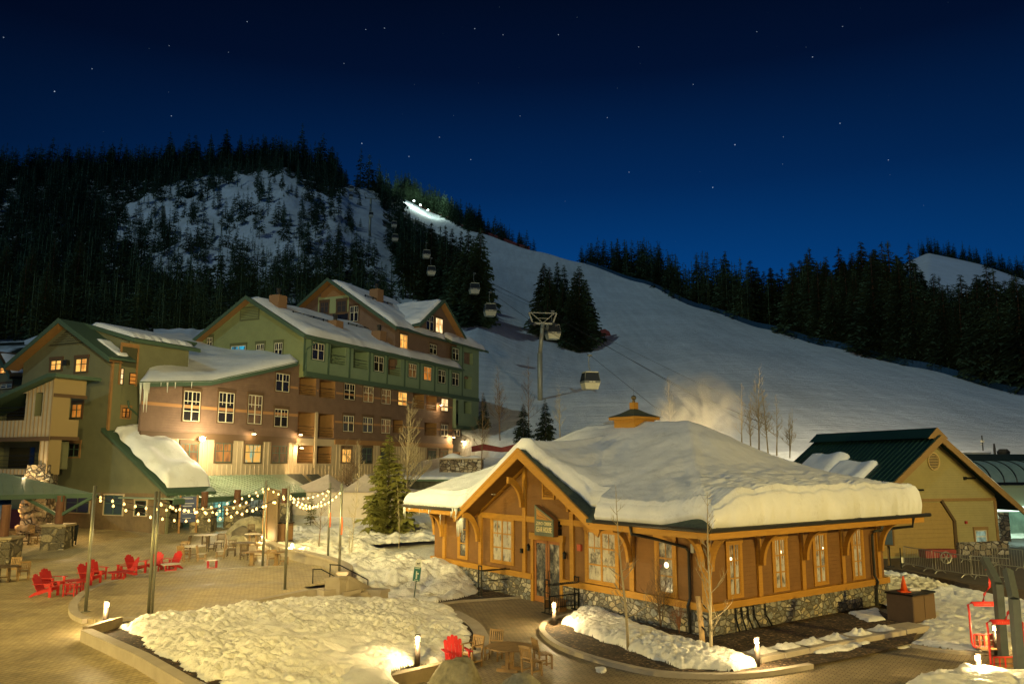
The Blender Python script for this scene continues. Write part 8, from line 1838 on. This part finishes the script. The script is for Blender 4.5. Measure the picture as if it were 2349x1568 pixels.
lift_chair(26.4, dict(post=((2340.4, 1545), (2328.7, 1373), (2312, 1307.6)), hang=((2322, 1345), (2330, 1375), (2327, 1388), (2312, 1405), (2307, 1421)), panel=((2272, 1420), (2341, 1431.6)), seat=((2279, 1506), (2347, 1538))), 'nearer red lift chair partly cut by the right edge', 'nearer grey bent post at the right edge', '', 1)
# crowd barriers, cart and stanchions on the barn terrace
def barrier(x0, y0, x1, y1, label):
    p0, p1 = G(x0, y0, .62), G(x1, y1, .62); t = thing('crowd_barrier', label, 'crowd barrier', (p0 + p1) / 2, 0, 'galvanised crowd barriers'); d = (p1 - p0); n = Vector((-d.y, d.x, 0)).normalized(); BG = mat('pale_barrier_metal', (.36, .34, .26), .4, .4)
    b = MB(); b.tube([p0 + Vector((0, 0, .18)), p0 + Vector((0, 0, 1.1)), p1 + Vector((0, 0, 1.1)), p1 + Vector((0, 0, .18)), p0 + Vector((0, 0, .18))], .024, 6); b.build('frame', BG, t); b = MB(); m = int(d.length / .15)
    for k in range(1, m): q = p0.lerp(p1, k / m); b.tube([q + Vector((0, 0, .18)), q + Vector((0, 0, 1.1))], .009, 4)
    b.build('bars', BG, t)['kind'] = 'stuff'
    for q in (p0.lerp(p1, .12), p0.lerp(p1, .88)): b = MB(); b.tube([q - n * .4, q - n * .2 + Vector((0, 0, .14)), q + n * .2 + Vector((0, 0, .14)), q + n * .4], .022, 5); b.build('foot', BG, t)
barrier(2076, 1298, 2141, 1311, 'crowd barrier nearest the two black stanchions'); barrier(2148, 1313, 2229, 1325, 'crowd barrier in front of the red cart'); barrier(2232, 1325, 2320, 1333, 'crowd barrier right of the red cart'); barrier(2205, 1287, 2290, 1297, 'crowd barrier standing under the small barn window'); barrier(2280, 1300, 2349, 1308, 'crowd barrier leaning by the stone column at the right edge')
for x, y, lb_ in ((2043, 1299, 'black stanchion pole left on the terrace by the barn door'), (2068, 1305, 'black stanchion pole with paper tag by the barn door')):
    p = G(x, y, .62); t = thing('stanchion', lb_, 'stanchion', p); b = MB(); b.lathe([(.22, p.z), (.2, p.z + .04), (.03, p.z + .06), (.03, p.z + 1.15)], 10, p.x, p.y); b.build('pole', BLK, t)
    if x > 2050: b = MB(); b.box(p.x, p.x + .12, p.y - .05, p.y - .045, p.z + .35, p.z + .65); b.build('paper_tag', WHITE, t)
p = G(2152, 1290, .62); t = thing('hand_cart', 'low red two wheeled hand cart beside the garage door', 'cart', p, .1); M_ = t.matrix_basis; b = MB(M_); b.box(-.95, .95, -.35, .35, .32, .78); b.build('cart_body', mat('dull_red_metal', (.20, .03, .025), .5), t)
b = MB(M_ @ Matrix.Translation((.25, -.42, .34)) @ Matrix.Rotation(R(90), 4, 'X'))
for k in range(16): a0, a1 = k * math.pi / 8, (k + 1) * math.pi / 8; b.tube([(.33 * math.cos(a0), .33 * math.sin(a0), 0), (.33 * math.cos(a1), .33 * math.sin(a1), 0)], .03, 5)
for k in range(6): a0 = k * math.pi / 3; b.bar((0, 0, 0), (.32 * math.cos(a0), .32 * math.sin(a0), 0), .03, .03)
b.build('wheel', mat('pale_barrier_metal', (.36, .34, .26)), t)
# ------------------------------------------------------------ trees of the village
near_conifer('fir_tree', 'tall lit fir tree standing in the snowy yard between tent and shop', G(889, 1226, 1.05), 7.7, 77, 36, 13, 4, None, LEAFN, rad=.265, droop=.18, low=.03, up=.12, gap=.16, rag=.5, prof=.8, trunk_r=.016)
near_conifer('small_fir', 'small thin fir sapling in the snow near the litter cabinet', G(712, 1211, 1.25), 2.9, 31, 16, 8, 3, None, LEAFN, rad=.20, droop=.1, low=.12, gap=.2, rag=.5)
DKL = leafmat('dark_fir_needles', (.030, .045, .025), .3, 1)
for k, (x, y, top, Y, lb_) in enumerate(((1109, 985, 898, 92, 'dark fir right beside the far corner of the lodge'), (1201, 1022, 922, 84, 'dark bushy fir between the lodge and the cupola, left one'), (1251, 1012, 912, 86, 'dark bushy fir below the steel tower foot, right one'))):
    p = A(x, y, Y); near_conifer('fir_tree', lb_, p, A(x, top, Y).z - p.z, 50 + k, 26, 11, 3, 'dark firs at the foot of the run', DKL, rad=.27 if k else .2, droop=.25, low=.05, gap=.1, rag=.4)
gz = lambda x, y, z=1.0: G(x, y, z)
bare('tall pale aspen with two trunks beside the fir tree', gz(930, 1218), 10.6, 3, stems=2, spread=.30, low=.30, r0=.10, lean=(.03, 0))
bare('dark many stemmed bare tree in front of the white tent', gz(796, 1200), 7.6, 8, m=TWG, stems=5, spread=.28, low=.3, cat='bare tree', name='bare_tree'); bare('slender pale bare tree just right of the many stemmed one', gz(824, 1206), 7.4, 12, stems=1, spread=.26, low=.4, r0=.065)
bare('thin lit sapling behind the snowy slope near the rightmost pole', gz(806, 1281, .8), 5.4, 15, stems=1, spread=.2, low=.2, r0=.035); bare('short bare sapling between the wall lamp and the rightmost poles', gz(731, 1258, 1.1), 3.4, 17, m=TWG, stems=1, spread=.4, low=.3, r0=.04)
bare('thin sapling in front of the icicle hung eave', gz(915, 1256, .8), 4.4, 19, stems=1, spread=.16, low=.3, r0=.03); bare('tiny twig sapling beside the rightmost pole', gz(800, 1290, .8), 2.3, 22, stems=2, spread=.2, low=.2, r0=.02)
bare('slim young aspen left on the mulch bed before the shop', G(1441, 1490, .1), 5.5, 24, m=ASP, stems=1, spread=.24, low=.18, r0=.055, dens=.9); bare('pale forked young aspen at the near corner of the shop', G(1631, 1503, .15), 5.3, 29, stems=1, spread=.26, low=.12, r0=.06, dens=.9, up=1.0)
bare('wide brown leafless shrub against the stone base of the shop', G(1516, 1441, .1), 2.9, 33, m=TWG, stems=9, spread=.42, low=.2, r0=.022, cat='bare shrub', name='bare_shrub', dens=.8); bare('reddish leafless shrub by the shop corner downspout', G(1558, 1452, .1), 1.5, 35, m=REDT, stems=9, spread=.45, low=.15, r0=.012, cat='bare shrub', name='bare_shrub', dens=.8)
bk_ = 'bare trees at the foot of the ski run'
for k, (x, y, top, Y, st_n, lb_) in enumerate(((1147, 985, 836, 90, 2, 'bare tree with two dark trunks right of the lodge'), (1212, 985, 815, 95, 1, 'thin bare tree just left of the steel tower'), (1104, 1050, 900, 82, 1, 'thin bare tree beside the orange corner post of the lodge'), (1540, 985, 862, 62, 1, 'pale bare tree left of the steam cloud'), (1285, 985, 880, 84, 1, 'thin bare tree right of the steel tower foot'),
                       (1702, 1010, 880, 62, 1, 'left bare tree behind the snowy shop roof ridge'), (1741, 1010, 838, 64, 2, 'tallest lit bare tree behind the snowy shop roof'), (1782, 1020, 905, 62, 1, 'reddish bare tree right of the tallest one behind the roof'), (1722, 1010, 900, 63, 2, 'short bushy bare tree between the two left ones behind the roof'), (1762, 1015, 890, 66, 2, 'twiggy bare tree crowding the right of the tallest lit one'), (1812, 1025, 935, 64, 3, 'lowest bare tree at the right end of the group behind the roof'))):
    p = A(x, y + 25, Y); bare(lb_, p, A(x, top, Y).z - p.z, 60 + k, m=TWG if k < 3 else ASP, stems=st_n, spread=.26, low=.25, r0=.06, group=bk_, dens=1.1)
# ------------------------------------------------------------ steam rising behind the roof
m = bpy.data.materials.new('steam'); m.use_nodes = True; t_ = m.node_tree; t_.nodes.clear(); on = t_.nodes.new('ShaderNodeOutputMaterial'); pv = t_.nodes.new('ShaderNodeVolumePrincipled'); t_.links.new(pv.outputs[0], on.inputs['Volume'])
pv.inputs['Color'].default_value = (.95, .92, .85, 1); pv.inputs['Anisotropy'].default_value = .2
tcx = node(t_, 'ShaderNodeTexCoord'); nzx = node(t_, 'ShaderNodeTexNoise', {'Vector': tcx.outputs['Object'], 'Scale': .45, 'Detail': 6.0, 'Roughness': .6, 'Distortion': .6})
gx = node(t_, 'ShaderNodeMapping', {'Vector': tcx.outputs['Object'], 'Scale': (1 / 3.4, 1 / 2.6, 1 / 3.3)}); ln3 = node(t_, 'ShaderNodeVectorMath', {0: gx.outputs[0]}, operation='LENGTH')
f1 = node(t_, 'ShaderNodeMapRange', {0: ln3.outputs['Value'], 1: 1.0, 2: .15, 3: 0.0, 4: 1.0}); f2 = node(t_, 'ShaderNodeMapRange', {0: nzx.outputs[0], 1: .44, 2: .62, 3: .06, 4: 1.3}); f3 = node(t_, 'ShaderNodeMath', {0: f1.outputs[0], 1: f2.outputs[0]}, operation='MULTIPLY'); f4 = node(t_, 'ShaderNodeMath', {0: f3.outputs[0], 1: 1.3}, operation='MULTIPLY')
t_.links.new(f4.outputs[0], pv.inputs['Density'])
sc_ = A(1600, 950, 57); b = MB(Matrix.Translation(sc_)); b.lathe([(.3, -3.8), (2.2, -3.3), (3.5, -1.5), (3.6, 0), (3.3, 1.8), (2.0, 3.2), (.3, 3.8)], 16); o = b.build('steam', m, None); o['kind'] = 'stuff'; o['label'] = 'soft lit cloud of steam rising behind the snowy roof'; o['category'] = 'steam'
o.data.transform(Matrix.Translation((0, 0, -3.8))); o.location.z += 3.8
